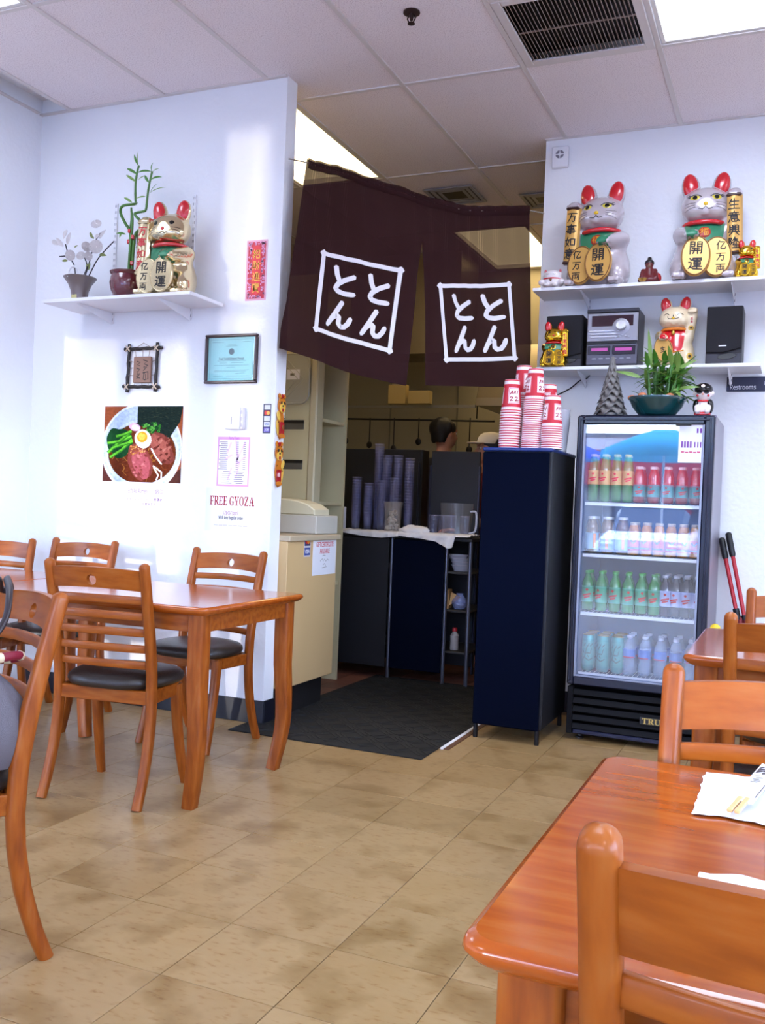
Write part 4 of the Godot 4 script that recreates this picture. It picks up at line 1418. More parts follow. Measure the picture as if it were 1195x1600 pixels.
func noodle_picture() -> ImageTexture:
	# the printed photograph of a bowl of noodle soup: flat print, drawn from shapes
	var N = 384
	var im = Image.create(N, N * 4 / 5, false, Image.FORMAT_RGB8)
	im.fill(rgb8(150, 78, 48))
	poly_fill(im, [Vector2(0, 0.75), Vector2(0.3, 1), Vector2(0, 1)], rgb8(84, 44, 40))
	poly_fill(im, [Vector2(0.8, 1), Vector2(1, 0.8), Vector2(1, 1)], rgb8(80, 46, 40))
	poly_fill(im, blob(0.49, 0.56, 0.52, 0.60), rgb8(222, 228, 246))
	poly_fill(im, blob(0.49, 0.555, 0.50, 0.565), rgb8(176, 190, 232))
	poly_fill(im, blob(0.50, 0.63, 0.47, 0.455), rgb8(196, 206, 236))
	poly_fill(im, blob(0.50, 0.62, 0.435, 0.405), rgb8(96, 66, 34))
	poly_fill(im, blob(0.50, 0.625, 0.425, 0.392), rgb8(92, 40, 24))
	var rng = RandomNumberGenerator.new()
	rng.seed = 5
	for k in 70:
		var c = Vector2(0.5, 0.66) + Vector2(rng.randf_range(-0.36, 0.36), rng.randf_range(-0.2, 0.28))
		var a = rng.randf() * TAU
		var p = []
		for i in 6: p.append(c + Vector2(i * 0.022 - 0.05, 0.02 * sin(i * 0.9 + k)).rotated(a))
		if ((c - Vector2(0.5, 0.625)) / Vector2(0.4, 0.36)).length() < 0.93: poly_fill(im, band(p, 0.007), [rgb8(150, 96, 40), rgb8(118, 62, 30), rgb8(176, 124, 58)][k % 3])
	# seaweed sheets
	poly_fill(im, [Vector2(0.43, 0.0), Vector2(1.0, 0.0), Vector2(0.97, 0.2), Vector2(0.83, 0.44), Vector2(0.64, 0.30), Vector2(0.43, 0.25)], rgb8(30, 42, 38))
	for k in 160:
		var c = Vector2(rng.randf_range(0.45, 0.95), rng.randf_range(0.0, 0.36))
		if c.x + c.y * 0.4 > 1.0 or (c.x < 0.6 and c.y > 0.22): continue
		poly_fill(im, band([c, c + Vector2(0.025, 0.008)], 0.005), [rgb8(44, 56, 44), rgb8(22, 30, 30), rgb8(58, 64, 48)][k % 3])
	# spring onion
	for k in 60: poly_fill(im, blob(rng.randf_range(0.50, 0.72), rng.randf_range(0.22, 0.36), 0.018, 0.014, rng.randf() * 3), [rgb8(46, 110, 40), rgb8(84, 156, 62), rgb8(28, 76, 34)][k % 3])
	# greens
	poly_fill(im, blob(0.21, 0.48, 0.17, 0.20, -0.3, 0.12, 2), rgb8(26, 66, 36))
	for q in [[0.06, 0.62, 0.20, 0.48, 0.36, 0.40], [0.09, 0.68, 0.24, 0.58, 0.37, 0.44], [0.05, 0.49, 0.20, 0.47, 0.33, 0.36], [0.12, 0.55, 0.28, 0.50, 0.38, 0.47], [0.16, 0.40, 0.28, 0.37, 0.36, 0.33]]:
		poly_fill(im, band([Vector2(q[0], q[1]), Vector2(q[2], q[3]), Vector2(q[4], q[5])], 0.042), rgb8(54, 128, 34))
		poly_fill(im, band([Vector2(q[0], q[1]), Vector2(q[2], q[3] - 0.008), Vector2(q[4], q[5] - 0.008)], 0.022), rgb8(104, 190, 54))
	# fish cake
	poly_fill(im, blob(0.40, 0.275, 0.075, 0.05, 0.3), rgb8(226, 176, 206))
	poly_fill(im, blob(0.41, 0.28, 0.052, 0.034, 0.3), rgb8(236, 226, 244))
	# meat
	poly_fill(im, blob(0.75, 0.55, 0.13, 0.225, -0.5, 0.10, 4), rgb8(118, 58, 50))
	poly_fill(im, blob(0.73, 0.54, 0.10, 0.19, -0.5, 0.14, 1), rgb8(150, 82, 72))
	for k in 26: poly_fill(im, blob(0.75 + rng.randf_range(-0.09, 0.11), 0.54 + rng.randf_range(-0.16, 0.18), rng.randf_range(0.01, 0.035), rng.randf_range(0.008, 0.02), -0.8, 0.3, k), [rgb8(104, 46, 40), rgb8(168, 104, 90), rgb8(84, 38, 32)][k % 3])
	poly_fill(im, blob(0.48, 0.74, 0.15, 0.245, -0.35, 0.10, 7), rgb8(128, 60, 54))
	poly_fill(im, blob(0.50, 0.76, 0.11, 0.195, -0.3, 0.12, 3), rgb8(166, 82, 88))
	for k in 26: poly_fill(im, blob(0.48 + rng.randf_range(-0.10, 0.10), 0.73 + rng.randf_range(-0.17, 0.2), rng.randf_range(0.01, 0.03), rng.randf_range(0.006, 0.018), 0.6, 0.3, k), [rgb8(120, 52, 48), rgb8(186, 108, 108), rgb8(146, 70, 66)][k % 3])
	for k in 40: poly_fill(im, blob(0.44 + rng.randf_range(-0.09, 0.10), 0.58 + rng.randf_range(-0.05, 0.06), 0.014, 0.008, rng.randf() * 3), [rgb8(186, 124, 66), rgb8(140, 76, 38), rgb8(214, 158, 98)][k % 3])
	# egg
	poly_fill(im, blob(0.51, 0.43, 0.105, 0.125, -0.35), rgb8(246, 246, 248))
	poly_fill(im, blob(0.50, 0.405, 0.068, 0.072), rgb8(226, 150, 40))
	poly_fill(im, blob(0.495, 0.40, 0.045, 0.048, 0, 0.15, 2), rgb8(244, 186, 78))
	# bean sprouts
	for q in [[0.62, 0.55, 0.68, 0.66, 0.76, 0.76], [0.66, 0.80, 0.72, 0.90, 0.70, 0.97], [0.65, 0.78, 0.76, 0.86, 0.76, 0.98]]:
		poly_fill(im, band([Vector2(q[0], q[1]), Vector2(q[2], q[3]), Vector2(q[4], q[5])], 0.02), rgb8(232, 228, 220))
	var n = FastNoiseLite.new()
	n.seed = 4
	n.frequency = 0.06
	for y in im.get_height():
		for x in N:
			var c = im.get_pixel(x, y)
			var k = 1.0 + 0.14 * n.get_noise_2d(x, y)
			im.set_pixel(x, y, Color(c.r * k, c.g * k, c.b * k))
	return ImageTexture.create_from_image(im)

func left_wall_things():
	cat_materials()
	var Y = 2.086
	shelf("white wall shelf on the left wall, holding flowers, bamboo and a gold cat", -3.60, -2.69, Y, WL, 0.305, [-3.395, -2.893], 2.675, 2.03)
	var top = Y + 0.0185
	var gc = make_cat(0.505, "gold", -1.0, "large shiny pale gold lucky cat on the left wall shelf", "lucky cats")
	gc.position = Vector3(-2.925, top, -3.935)
	gc.rotation.y = 0.12
	M.gold_cat = gc
	# money flowers
	var v = thing("flower_vase", "smoky glass vase of silver paper flowers on the left wall shelf", "vase", Vector3(-3.49, top, -3.93))
	obj("vase_glass", lathem([Vector2(0, 0), Vector2(0.040, 0), Vector2(0.041, 0.03), Vector2(0.046, 0.07), Vector2(0.060, 0.105), Vector2(0.086, 0.14), Vector2(0.083, 0.142), Vector2(0.055, 0.107), Vector2(0.040, 0.07), Vector2(0.034, 0.01), Vector2(0, 0.008)], 32), mat(rgb8(112, 96, 92), 0.18, 0.1, {"clearcoat_enabled": true}), v)
	var so = Mb.new()
	var rng = RandomNumberGenerator.new()
	rng.seed = 12
	so.ell(Vector3(0, 0.132, 0), Vector3(0.078, 0.018, 0.078), 24, 8)
	for k in 60:
		var a = rng.randf() * TAU
		var r = rng.randf() * 0.068
		so.ell(Vector3(cos(a) * r, 0.146 - r * 0.12, sin(a) * r), Vector3(0.011, 0.007, 0.009), 6, 4, Basis(Vector3.UP, a))
	tag(obj("moss_soil", so.done(), mat(rgb8(96, 66, 44), 0.9), v), "", "", "", "stuff")
	obj("label_sticker", prismm([Vector2(-0.016, 0.008), Vector2(0.016, 0.008), Vector2(0.016, 0.045), Vector2(-0.016, 0.045)], 0.039, 0.0425), mat(rgb8(190, 178, 120), 0.6), v)
	obj("white_clip", tubem(curve([Vector3(-0.012, 0.13, 0.075), Vector3(-0.018, 0.16, 0.07), Vector3(-0.012, 0.19, 0.05), Vector3(0.01, 0.18, 0.03), Vector3(0.02, 0.14, 0.02)], 5), 0.006, 8, 0.4), M.white, v)
	var P = func(x: float, y: float, z := 0.0) -> Vector3: return Vector3((x - 420) * 0.000481, (960 - y) * 0.000481, z)
	var bark = mat(rgb8(44, 40, 46), 0.6)
	for q in [[[345, 660], [320, 520], [265, 420], [215, 290]], [[470, 650], [540, 480], [610, 300], [658, 190]], [[520, 650], [650, 490], [780, 380], [870, 300]], [[480, 650], [500, 540], [480, 450]], [[265, 420], [190, 420], [140, 420]], [[610, 330], [690, 365]]]:
		var p = []
		for w in q: p.append(P.call(w[0], w[1], 0.01 * sin(w[0])))
		obj("branch", tubem(curve(p, 4), 0.0032, 6), bark, v)
	var bill = mat(rgb8(196, 188, 188), 0.5, 0.0, {"rim_enabled": true, "rim": 0.3})
	var ink2 = mat(rgb8(84, 80, 86), 0.7)
	for q in [[335, 430, 58, 0.3], [675, 130, 58, -0.5], [685, 365, 74, 0.1], [555, 345, 56, 0.6], [482, 455, 50, -0.3], [588, 452, 46, 0.4]]:
		var fm = Mb.new()
		var c: Vector3 = P.call(q[0], q[1], 0.03)
		fm.x = Transform3D(Basis(Vector3.UP, 0.35) * Basis(Vector3.RIGHT, q[3]), c)
		var r: float = q[2] * 0.000481
		var rings = []
		for e in [[0.05, 0.008], [0.45, 0.0], [0.8, 0.003], [1.0, 0.009]]:
			var ring = []
			for k in 48: ring.append(Vector3(cos(TAU * k / 48) * r * e[0], sin(TAU * k / 48) * r * e[0], e[1] + 0.003 * (k % 2) * e[0]))
			rings.append(ring)
		fm.rings(rings, true, true, false)
		var fo = obj("paper_flower", fm.done(), bill, v)
		var pm = Mb.new()
		pm.x = fm.x
		for k in 16:
			var a = TAU * k / 16
			pm.tube([Vector3(cos(a) * r * 0.3, sin(a) * r * 0.3, 0.006), Vector3(cos(a) * r * 0.85, sin(a) * r * 0.85, 0.009)], 0.0012, 4)
		tag(obj("printed_rays", pm.done(), ink2, fo), "", "", "", "stuff")
		obj("flower_centre", boxm(Vector3.ZERO, Vector3(0.011, 0.011, 0.004), 0.002), mat(rgb8(222, 216, 214), 0.5), fo, fm.x * Vector3(0, 0, 0.008))
	for q in [[45, 245, 130, 290, 0.03], [205, 320, 130, 240, 0.03], [250, 140, 225, 220, 0.035], [260, 300, 300, 200, 0.035], [640, 260, 700, 240, 0.03], [700, 270, 775, 200, 0.03]]:
		var lm = Mb.new()
		var a: Vector3 = P.call(q[0], q[1], 0.02)
		var b: Vector3 = P.call(q[2], q[3], 0.03)
		leaf_blade(lm, a, (b - a).normalized(), Vector3(0, 0.2, 1).normalized(), (b - a).length() * 1.25, q[4], 0.1)
		obj("paper_petal", lm.done(), bill, v)
	for q in [[265, 480, -1, 0.1, 0.04], [560, 190, 0.6, -0.8, 0.04], [620, 260, -0.7, 0.5, 0.035], [700, 440, 1, -0.15, 0.05], [520, 560, 0.8, 0.4, 0.035], [560, 600, 0.3, 0.7, 0.04], [350, 340, 0.8, 0.3, 0.03]]:
		var lm = Mb.new()
		leaf_blade(lm, P.call(q[0], q[1], 0.015), Vector3(q[2], q[3], 0.2).normalized(), Vector3(0, 0.3, 1).normalized(), q[4], q[4] * 0.45, 0.15)
		obj("leaf", lm.done(), mat(rgb8(112, 120, 62), 0.5), v)
	# lucky bamboo in a maroon pot
	var b = thing("lucky_bamboo", "curly lucky bamboo in a glossy maroon pot beside the gold cat", "plant", Vector3(-3.175, top, -3.92))
	obj("pot", lathem([Vector2(0, 0), Vector2(0.052, 0), Vector2(0.054, 0.010), Vector2(0.060, 0.012), Vector2(0.080, 0.050), Vector2(0.0875, 0.088), Vector2(0.083, 0.118), Vector2(0.079, 0.128), Vector2(0.086, 0.136), Vector2(0.088, 0.146), Vector2(0.082, 0.149), Vector2(0.072, 0.140), Vector2(0.070, 0.12), Vector2(0, 0.118)], 36, 0.9), mat(rgb8(92, 18, 34), 0.22, 0.0, {"clearcoat_enabled": true, "clearcoat": 1.0, "clearcoat_roughness": 0.05}), b)
	obj("soil", lathem([Vector2(0.071, 0.118), Vector2(0.05, 0.126), Vector2(0, 0.128)], 20), mat(rgb8(60, 44, 34), 0.9), b)
	var Q = func(x: float, y: float, z := 0.0) -> Vector3: return Vector3((x - 455) * 0.3347 / 303, (790 - y) * 0.3347 / 303, z)
	var stems = [
		[[465, 660, 0], [468, 560, 0], [470, 480, 0], [445, 430, 0.02], [425, 385, 0.03], [450, 362, 0.05], [497, 352, 0.03], [490, 338, 0.0], [478, 320, -0.01], [482, 250, 0], [488, 200, 0], [497, 165, 0]],
		[[487, 650, 0.01], [492, 540, 0.01], [494, 480, 0.0], [515, 452, -0.02], [541, 440, 0.0], [520, 415, 0.03], [500, 392, 0.02], [530, 380, 0.0], [547, 372, 0.0], [552, 320, 0], [560, 260, 0], [574, 200, 0]],
		[[450, 655, -0.02], [452, 560, -0.02], [448, 470, -0.02], [452, 400, -0.02], [448, 350, -0.02]],
		[[478, 655, 0.02], [480, 560, 0.02], [484, 440, 0.015], [480, 385, 0.015]],
		[[496, 650, -0.02], [496, 560, -0.02], [490, 470, -0.02]]]
	for q in stems:
		var p = []
		for w in q: p.append(Q.call(w[0], w[1], w[2]))
		var cv = curve(p, 5)
		var rad = []
		for i in cv.size(): rad.append(lerp(0.0085, 0.005, float(i) / cv.size()) * (1.12 if i % 6 == 0 else 1.0))
		obj("stalk", tubem(cv, rad, 9), M.stalk, b)
	for q in [[497, 165, -0.5, 1, 70, 9], [497, 165, -0.1, 1, 75, 8], [490, 205, -0.9, 0.6, 75, 9], [486, 240, -1, 0.75, 80, 8], [495, 200, 1, 0.1, 85, 11], [500, 235, 0.9, 0.5, 50, 8], [545, 315, -1, 0.05, 55, 8], [470, 335, -1, 0.7, 65, 8], [574, 200, 0.1, 1, 45, 16], [572, 240, 1, 0.25, 65, 12], [560, 250, -0.6, 0.9, 50, 9], [570, 300, 0.7, 0.9, 60, 9], [570, 300, 1, 0.35, 95, 6], [580, 205, 0.9, 0.45, 40, 7], [440, 480, -1, 0.3, 60, 9], [500, 545, 1, 0.3, 65, 11], [505, 540, 0.8, 0.9, 55, 8], [415, 470, -0.3, -1, 22, 6]]:
		var lm = Mb.new()
		leaf_blade(lm, Q.call(q[0], q[1], 0.005), Vector3(q[2], q[3], 0.25).normalized(), Vector3(-q[3] * 0.5, 0.6, 0.8).normalized(), q[4] * 0.0011, q[5] * 0.0021, 0.25)
		obj("leaf", lm.done(), M.leaf if q[5] > 8 else M.leaf_pale, b)
	for q in [[470, 520], [493, 500], [472, 470], [492, 620]]:
		obj("red_tie", boxm(Q.call(q[0], q[1], 0.02), Vector3(0.016, 0.022, 0.016), 0.004), M.red, b)
	# red New Year scroll
	var r = flat_sheet("wall_scroll", "narrow red paper scroll with four gold characters on the wall", "scroll", -2.571, -2.452, 2.113, 2.415, mat(rgb8(222, 164, 186), 0.6))
	var rm = Mb.new()
	rm.prism([Vector2(-0.050, -0.142), Vector2(0.050, -0.142), Vector2(0.050, 0.142), Vector2(-0.050, 0.142)], 0.0016, 0.0022)
	obj("red_field", rm.done(), mat(rgb8(186, 40, 66), 0.6), r)
	var bm = Mb.new()
	for k in 120:
		var side = -1 if k % 2 else 1
		var p = Vector2(side * rng.randf_range(0.027, 0.047), rng.randf_range(-0.138, 0.138))
		if k > 96: p = Vector2(rng.randf_range(-0.045, 0.045), [-0.132, 0.134][k % 2] + rng.randf_range(-0.006, 0.006))
		bm.x = Transform3D(Basis.IDENTITY, Vector3(p.x, p.y, 0.0022))
		bm.prism(blob(0, 0, 0.0055, 0.004, rng.randf() * 3, 0.5, k, 10), 0, 0.0006)
	tag(obj("printed_figures", bm.done(), mat(rgb8(212, 150, 190), 0.6), r), "", "", "", "stuff")
	obj("red_strip", prismm(rrect(0.052, 0.246, 0.024, 6), 0.0023, 0.003), mat(rgb8(206, 14, 40), 0.5), r)
	for k in 4:
		var gm = Mb.new()
		glyph(gm, ["sho", "zai", "shin", "ho"][k], 0, 0.080 - k * 0.056, 0.046, 1.25, func(x, y): return Vector3(x, y, 0.0034))
		obj("gold_character", gm.done(), M.gold_ink, r)
	# framed certificate
	var ce = thing("certificate", "framed pale turquoise certificate on the wall", "certificate", Vector3(-2.633, 1.821, WL + 0.001))
	var fm2 = Mb.new()
	for e in [[0, 0.117, 0.306, 0.014], [0, -0.117, 0.306, 0.014], [-0.146, 0, 0.014, 0.22], [0.146, 0, 0.014, 0.22]]: fm2.box(Vector3(e[0], e[1], 0.012), Vector3(e[2], e[3], 0.024), 0.004)
	obj("frame", fm2.done(), mat(rgb8(52, 26, 30), 0.3), ce)
	obj("certificate_sheet", boxm(Vector3(0, 0, 0.006), Vector3(0.28, 0.222, 0.004)), mat(rgb8(142, 208, 210), 0.7), ce)
	var cp = Mb.new()
	var on = func(u, v): return Vector3((u - 0.5) * 0.27, (v - 0.5) * 0.21, 0.0086)
	cp.ink(strokes("0.3,0.3 9.7,0.3 9.7,9.7 0.3,9.7 0.3,0.3"), 0.08, on)
	cp.ink(strokes("0.8,0.9 3.2,0.9;7.4,0.9 9.2,0.9;4.2,1.6 5.9,1.6;3.8,1.9 6.2,1.9;2,5.4 8.2,5.4;2.5,5.9 4,5.9;5,5.9 7.6,5.9;1.2,6.5 8.9,6.5;4,7 5.8,7;1.4,7.7 8.9,7.7;1.2,8 8.2,8;6,8.5 8,8.4;1.2,9.1 3.2,9.1;4,9.1 8.9,9.1"), 0.1, on)
	obj("printing", cp.done(), mat(rgb8(84, 140, 146), 0.8), ce)
	obj("seal", lathem([Vector2(0, 0.001), Vector2(0.016, 0.001), Vector2(0.016, 0)], 20), mat(rgb8(60, 96, 110), 0.8), ce, Vector3(0, 0.038, 0.0084), Vector3(PI / 2, 0, 0))
	lettering("Food Establishment Permit", 0.013, mat(rgb8(66, 104, 116), 0.8), ce, Vector3(0, 0.002, 0.0086), "lettering", true, true, Vector3.ZERO, 0.0004, 0.15)
	obj("glazing", boxm(Vector3(0, 0, 0.0115), Vector3(0.28, 0.222, 0.002)), M.glass, ce)
	# bamboo-framed plaque
	var bf = thing("hanging_plaque", "small brown plaque strung in a dark twig frame", "plaque", Vector3(-3.178, 1.787, WL + 0.012))
	var tw = mat(rgb8(34, 26, 28), 0.6)
	for q in [[-0.098, -0.13, -0.092, 0.128], [0.084, -0.128, 0.090, 0.132], [-0.122, 0.100, 0.120, 0.104], [-0.124, -0.098, 0.112, -0.102]]:
		var a = Vector3(q[0], q[1], 0)
		var c = Vector3(q[2], q[3], 0)
		var p = []
		var rad = []
		for i in 11:
			p.append(a.lerp(c, i / 10.0) + Vector3(sin(i * 1.7) * 0.0015, cos(i * 2.3) * 0.0015, 0))
			rad.append(0.0085 if i % 3 else 0.0098)
		obj("twig", tubem(p, rad, 8), tw, bf)
	for q in [[-0.095, 0.102], [0.087, 0.102], [-0.097, -0.1], [0.085, -0.1]]:
		var km = Mb.new()
		for e in [-1, 1]: km.tube([Vector3(q[0] - 0.014, q[1] - e * 0.014, 0.009), Vector3(q[0], q[1], 0.012), Vector3(q[0] + 0.014, q[1] + e * 0.014, 0.009)], 0.0035, 6)
		obj("lashing", km.done(), mat(rgb8(206, 186, 166), 0.8), bf)
	obj("board", prismm(rrect(0.112, 0.138, 0.006), -0.004, 0.008, 0.002), mat(rgb8(140, 106, 92), 0.7), bf, Vector3(0.0, -0.01, 0))
	var bi = Mb.new()
	var onb = func(u, v): return Vector3((u - 0.5) * 0.10, (v - 0.5) * 0.125 - 0.01, 0.0085)
	bi.ink(strokes("6,1 8.6,1.6 6.4,2.6 8.8,3.4;6.4,4 8.2,3.8 6.2,5.4;6,6.4 9,6 9.2,9 7.8,9.2 7.6,7.2;6.6,6.6 6.2,9.2 7.4,9.4;2,1.6 3.8,2 2,3 3.6,3.4;1.8,4.4 3.8,5 2.2,6;2.6,6.6 1.8,8 3.8,8.6;3.6,6.8 2,8.8"), 0.5, onb)
	obj("painted_characters", bi.done(), M.ink, bf)
	var sm = Mb.new()
	for q in [[-0.045, 0.06, -0.05, 0.098], [0.0, 0.06, 0.0, 0.1], [0.04, 0.06, 0.045, 0.1], [-0.045, -0.08, -0.05, -0.098], [0, -0.08, 0, -0.1], [0.04, -0.08, 0.045, -0.1], [-0.056, 0.03, -0.092, 0.04], [-0.056, -0.04, -0.095, -0.04], [0.056, 0.03, 0.086, 0.04], [0.056, -0.04, 0.086, -0.04], [-0.056, 0, -0.093, 0.0]]:
		sm.tube([Vector3(q[0], q[1], 0.004), Vector3(q[2], q[3], 0.004)], 0.0016, 5)
	sm.tube([Vector3(-0.045, 0.108, 0), Vector3(0, 0.132, 0), Vector3(0.045, 0.108, 0)], 0.0016, 5)
	tag(obj("string", sm.done(), mat(rgb8(150, 130, 120), 0.8), bf), "", "", "", "stuff")
	# the noodle poster and its caption
	var pic = mat(Color.WHITE, 0.8, 0.0, {"metallic_specular": 0.1})
	pic.albedo_texture = noodle_picture()
	flat_sheet("poster", "large photo poster of a bowl of noodle soup with egg and meat", "poster", -3.425, -2.9185, 1.183, 1.585, pic)
	var ca = flat_sheet("caption_sheet", "white price caption printed in purple under the noodle poster", "sign", -3.29, -2.98, 1.015, 1.165, M.paper)
	var pur = mat(rgb8(104, 30, 104), 0.9)
	lettering("Soft Rib Ramen", 0.021, pur, ca, Vector3(-0.055, 0.045, 0.0016), "lettering", false, false, Vector3.ZERO, 0.0004, 0.125)
	lettering("$8.00", 0.021, pur, ca, Vector3(0.085, 0.045, 0.0016), "lettering", false, false, Vector3.ZERO, 0.0004, 0.045)
	var cm2 = Mb.new()
	var flat2 = func(x, y): return Vector3(x, y, 0.0018)
	var row1 = ["to", "n", "to", "n", "su", "pe", "shi", "ya", "ru"]
	for k in row1.size(): glyph(cm2, row1[k], -0.115 + k * 0.0175, 0.003, 0.016 if row1[k] != "ya" else 0.011, 0.9, flat2, 1)
	for k in 3: glyph(cm2, ["i", "un", "zai"][k], 0.062 + k * 0.018, 0.003, 0.016, 1.0, flat2, 1)
	cm2.ink(strokes("8,1 7,5 8,9"), 0.8, func(u, v): return Vector3(0.042 + u * 0.008, -0.006 + v * 0.018, 0.0018))
	cm2.ink(strokes("2,1 3,5 2,9"), 0.8, func(u, v): return Vector3(0.108 + u * 0.008, -0.006 + v * 0.018, 0.0018))
	var row2 = ["su", "pe", "a", "ri", "pe"]
	for k in 5: glyph(cm2, row2[k], -0.115 + k * 0.0175, -0.022, 0.016, 0.9, flat2, 1)
	var row3 = ["han", "i", "zai", "tama", "kochi"]
	for k in 5: glyph(cm2, row3[k], -0.013 + k * 0.0175, -0.022, 0.016, 1.0, flat2, 1)
	for k in 2: glyph(cm2, ["tsuki", "ri"][k], 0.095 + k * 0.0175, -0.022, 0.016, 1.0, flat2, 1)
	obj("printed_characters", cm2.done(), pur, ca)
	# thermostat
	var th = thing("thermostat", "white plastic thermostat box between certificate and menu", "thermostat", Vector3(-2.59, 1.52, WL))
	obj("body", boxm(Vector3(-0.008, 0, 0.018), Vector3(0.084, 0.112, 0.036), 0.004), M.white, th)
	obj("side_lid", boxm(Vector3(0.042, 0, 0.014), Vector3(0.016, 0.112, 0.028), 0.003), mat(rgb8(206, 200, 206), 0.5), th)
	obj("lever_slot", boxm(Vector3(-0.012, -0.012, 0.0362), Vector3(0.004, 0.04, 0.001)), mat(rgb8(150, 144, 150), 0.6), th)
	var tk = Mb.new()
	for k in 9: tk.box(Vector3(-0.006, -0.03 + k * 0.0045, 0.0362), Vector3(0.005, 0.001, 0.0006))
	tag(obj("scale_marks", tk.done(), mat(rgb8(130, 126, 134), 0.6), th), "", "", "", "stuff")
	for k in 3: obj("lid_key", boxm(Vector3(0.042, 0.03 - k * 0.032, 0.0285), Vector3(0.008, 0.018, 0.002), 0.0008), mat(rgb8(176, 170, 178), 0.5), th)
	# menu
	var me = flat_sheet("menu_sheet", "white menu sheet with lilac border and small print", "menu", -2.706, -2.499, 1.172, 1.434, M.paper)
	var lil = mat(rgb8(206, 150, 212), 0.9)
	var mb = Mb.new()
	for e in [[0, 0.118, 0.19, 0.014], [0, -0.121, 0.19, 0.009], [-0.091, -0.002, 0.008, 0.23], [0.091, -0.002, 0.008, 0.23]]: mb.box(Vector3(e[0], e[1], 0.0017), Vector3(e[2], e[3], 0.0006))
	obj("border", mb.done(), lil, me)
	var mbg = Mb.new()
	var onm = func(u, v): return Vector3((u - 0.5) * 0.18, (v - 0.5) * 0.23, 0.00165)
	mbg.ink(strokes("4,1 3,3;5.6,0.6 6.4,4 6,6;8.6,1 6.2,4.6;2.6,4.4 4.4,3.6;8.8,4 6.6,5.2;7,5.4 6,8.4;4.4,6.6 3.4,8.8"), 0.6, onm)
	obj("watermark_strokes", mbg.done(), mat(rgb8(226, 192, 230), 0.9), me)
	lettering("Party Trays", 0.014, mat(rgb8(170, 60, 150), 0.8), me, Vector3(0, 0.118, 0.0021), "lettering", false, false, Vector3.ZERO, 0.0003, 0.06)
	var mt = Mb.new()
	for k in 15:
		var y = 0.098 - k * 0.0098
		mt.box(Vector3(-0.06 + 0.003 * sin(k * 2.1), y, 0.0019), Vector3(0.045 + 0.008 * sin(k * 3.7), 0.0026, 0.0003))
		for q in [0.022, 0.064]: mt.box(Vector3(q, y, 0.0019), Vector3(0.015, 0.0026, 0.0003))
	for k in 7:
		for q in [-0.04, 0.035]: mt.box(Vector3(q + 0.004 * sin(k * 5 + q * 90), -0.051 - k * 0.0098, 0.0019), Vector3(0.05 + 0.012 * sin(k * 2.7 + q * 50), 0.0026, 0.0003))
	tag(obj("small_print", mt.done(), mat(rgb8(96, 70, 100), 0.9), me), "", "", "", "stuff")
	# free gyoza sign
	var fg = flat_sheet("gyoza_sign", "white paper sign reading FREE GYOZA in red serif letters", "sign", -2.757, -2.452, 0.948, 1.168, M.paper)
	lettering("FREE GYOZA", 0.046, mat(rgb8(150, 14, 40), 0.9), fg, Vector3(0.002, 0.044, 0.0017), "lettering", true, true, Vector3.ZERO, 0.0004, 0.262)
	lettering("(2pcs/1ppn)", 0.019, mat(rgb8(140, 40, 90), 0.9), fg, Vector3(0.0, -0.014, 0.0017), "lettering", false, false, Vector3.ZERO, 0.0004, 0.084)
	lettering("With Any Regular order", 0.017, mat(rgb8(24, 22, 30), 0.9), fg, Vector3(0.0, -0.040, 0.0017), "lettering", true, false, Vector3.ZERO, 0.0004, 0.145)
	var fl = Mb.new()
	for k in 7: fl.box(Vector3(-0.088 + k * 0.029, -0.079, 0.0017), Vector3(0.024, 0.003, 0.0004))
	tag(obj("small_print", fl.done(), mat(rgb8(160, 150, 160), 0.8), fg), "", "", "", "stuff")
	# card strip
	var cs = thing("card_sticker", "dark vertical strip of payment card logos near the wall's end", "sticker", Vector3(-2.417, 1.521, WL + 0.0005))
	obj("backing", boxm(Vector3(0, 0, 0.0006), Vector3(0.044, 0.146, 0.0012)), mat(rgb8(50, 46, 66), 0.5), cs)
	for k in 5: obj("card_panel", boxm(Vector3(0.001, 0.056 - k * 0.028, 0.0014), Vector3(0.034, 0.024, 0.0005)), [M.paper, mat(rgb8(150, 34, 50), 0.6), M.paper, M.paper, mat(rgb8(112, 96, 176), 0.6)][k], cs)
	for k in 2: obj("logo_disc", lathem([Vector2(0, 0.0004), Vector2(0.0095, 0.0004), Vector2(0.0095, 0)], 18), mat([rgb8(226, 60, 50), rgb8(246, 190, 90)][k], 0.5), cs, Vector3(-0.005 + k * 0.012, 0.028, 0.0017 + k * 0.0003), Vector3(PI / 2, 0, 0))
	lettering("VISA", 0.011, mat(rgb8(60, 80, 150), 0.6), cs, Vector3(0.001, -0.028, 0.0018), "lettering", true, false, Vector3.ZERO, 0.0003, 0.024)
	lettering("JCB", 0.012, M.paper, cs, Vector3(0.001, -0.056, 0.0018), "lettering", true, false, Vector3.ZERO, 0.0003, 0.024)
	# cardboard tiger cut-outs on the wall's end
	for k in 2: tiger(Vector3(XP + 0.003, 1.535 - k * 0.24, -4.142), k)

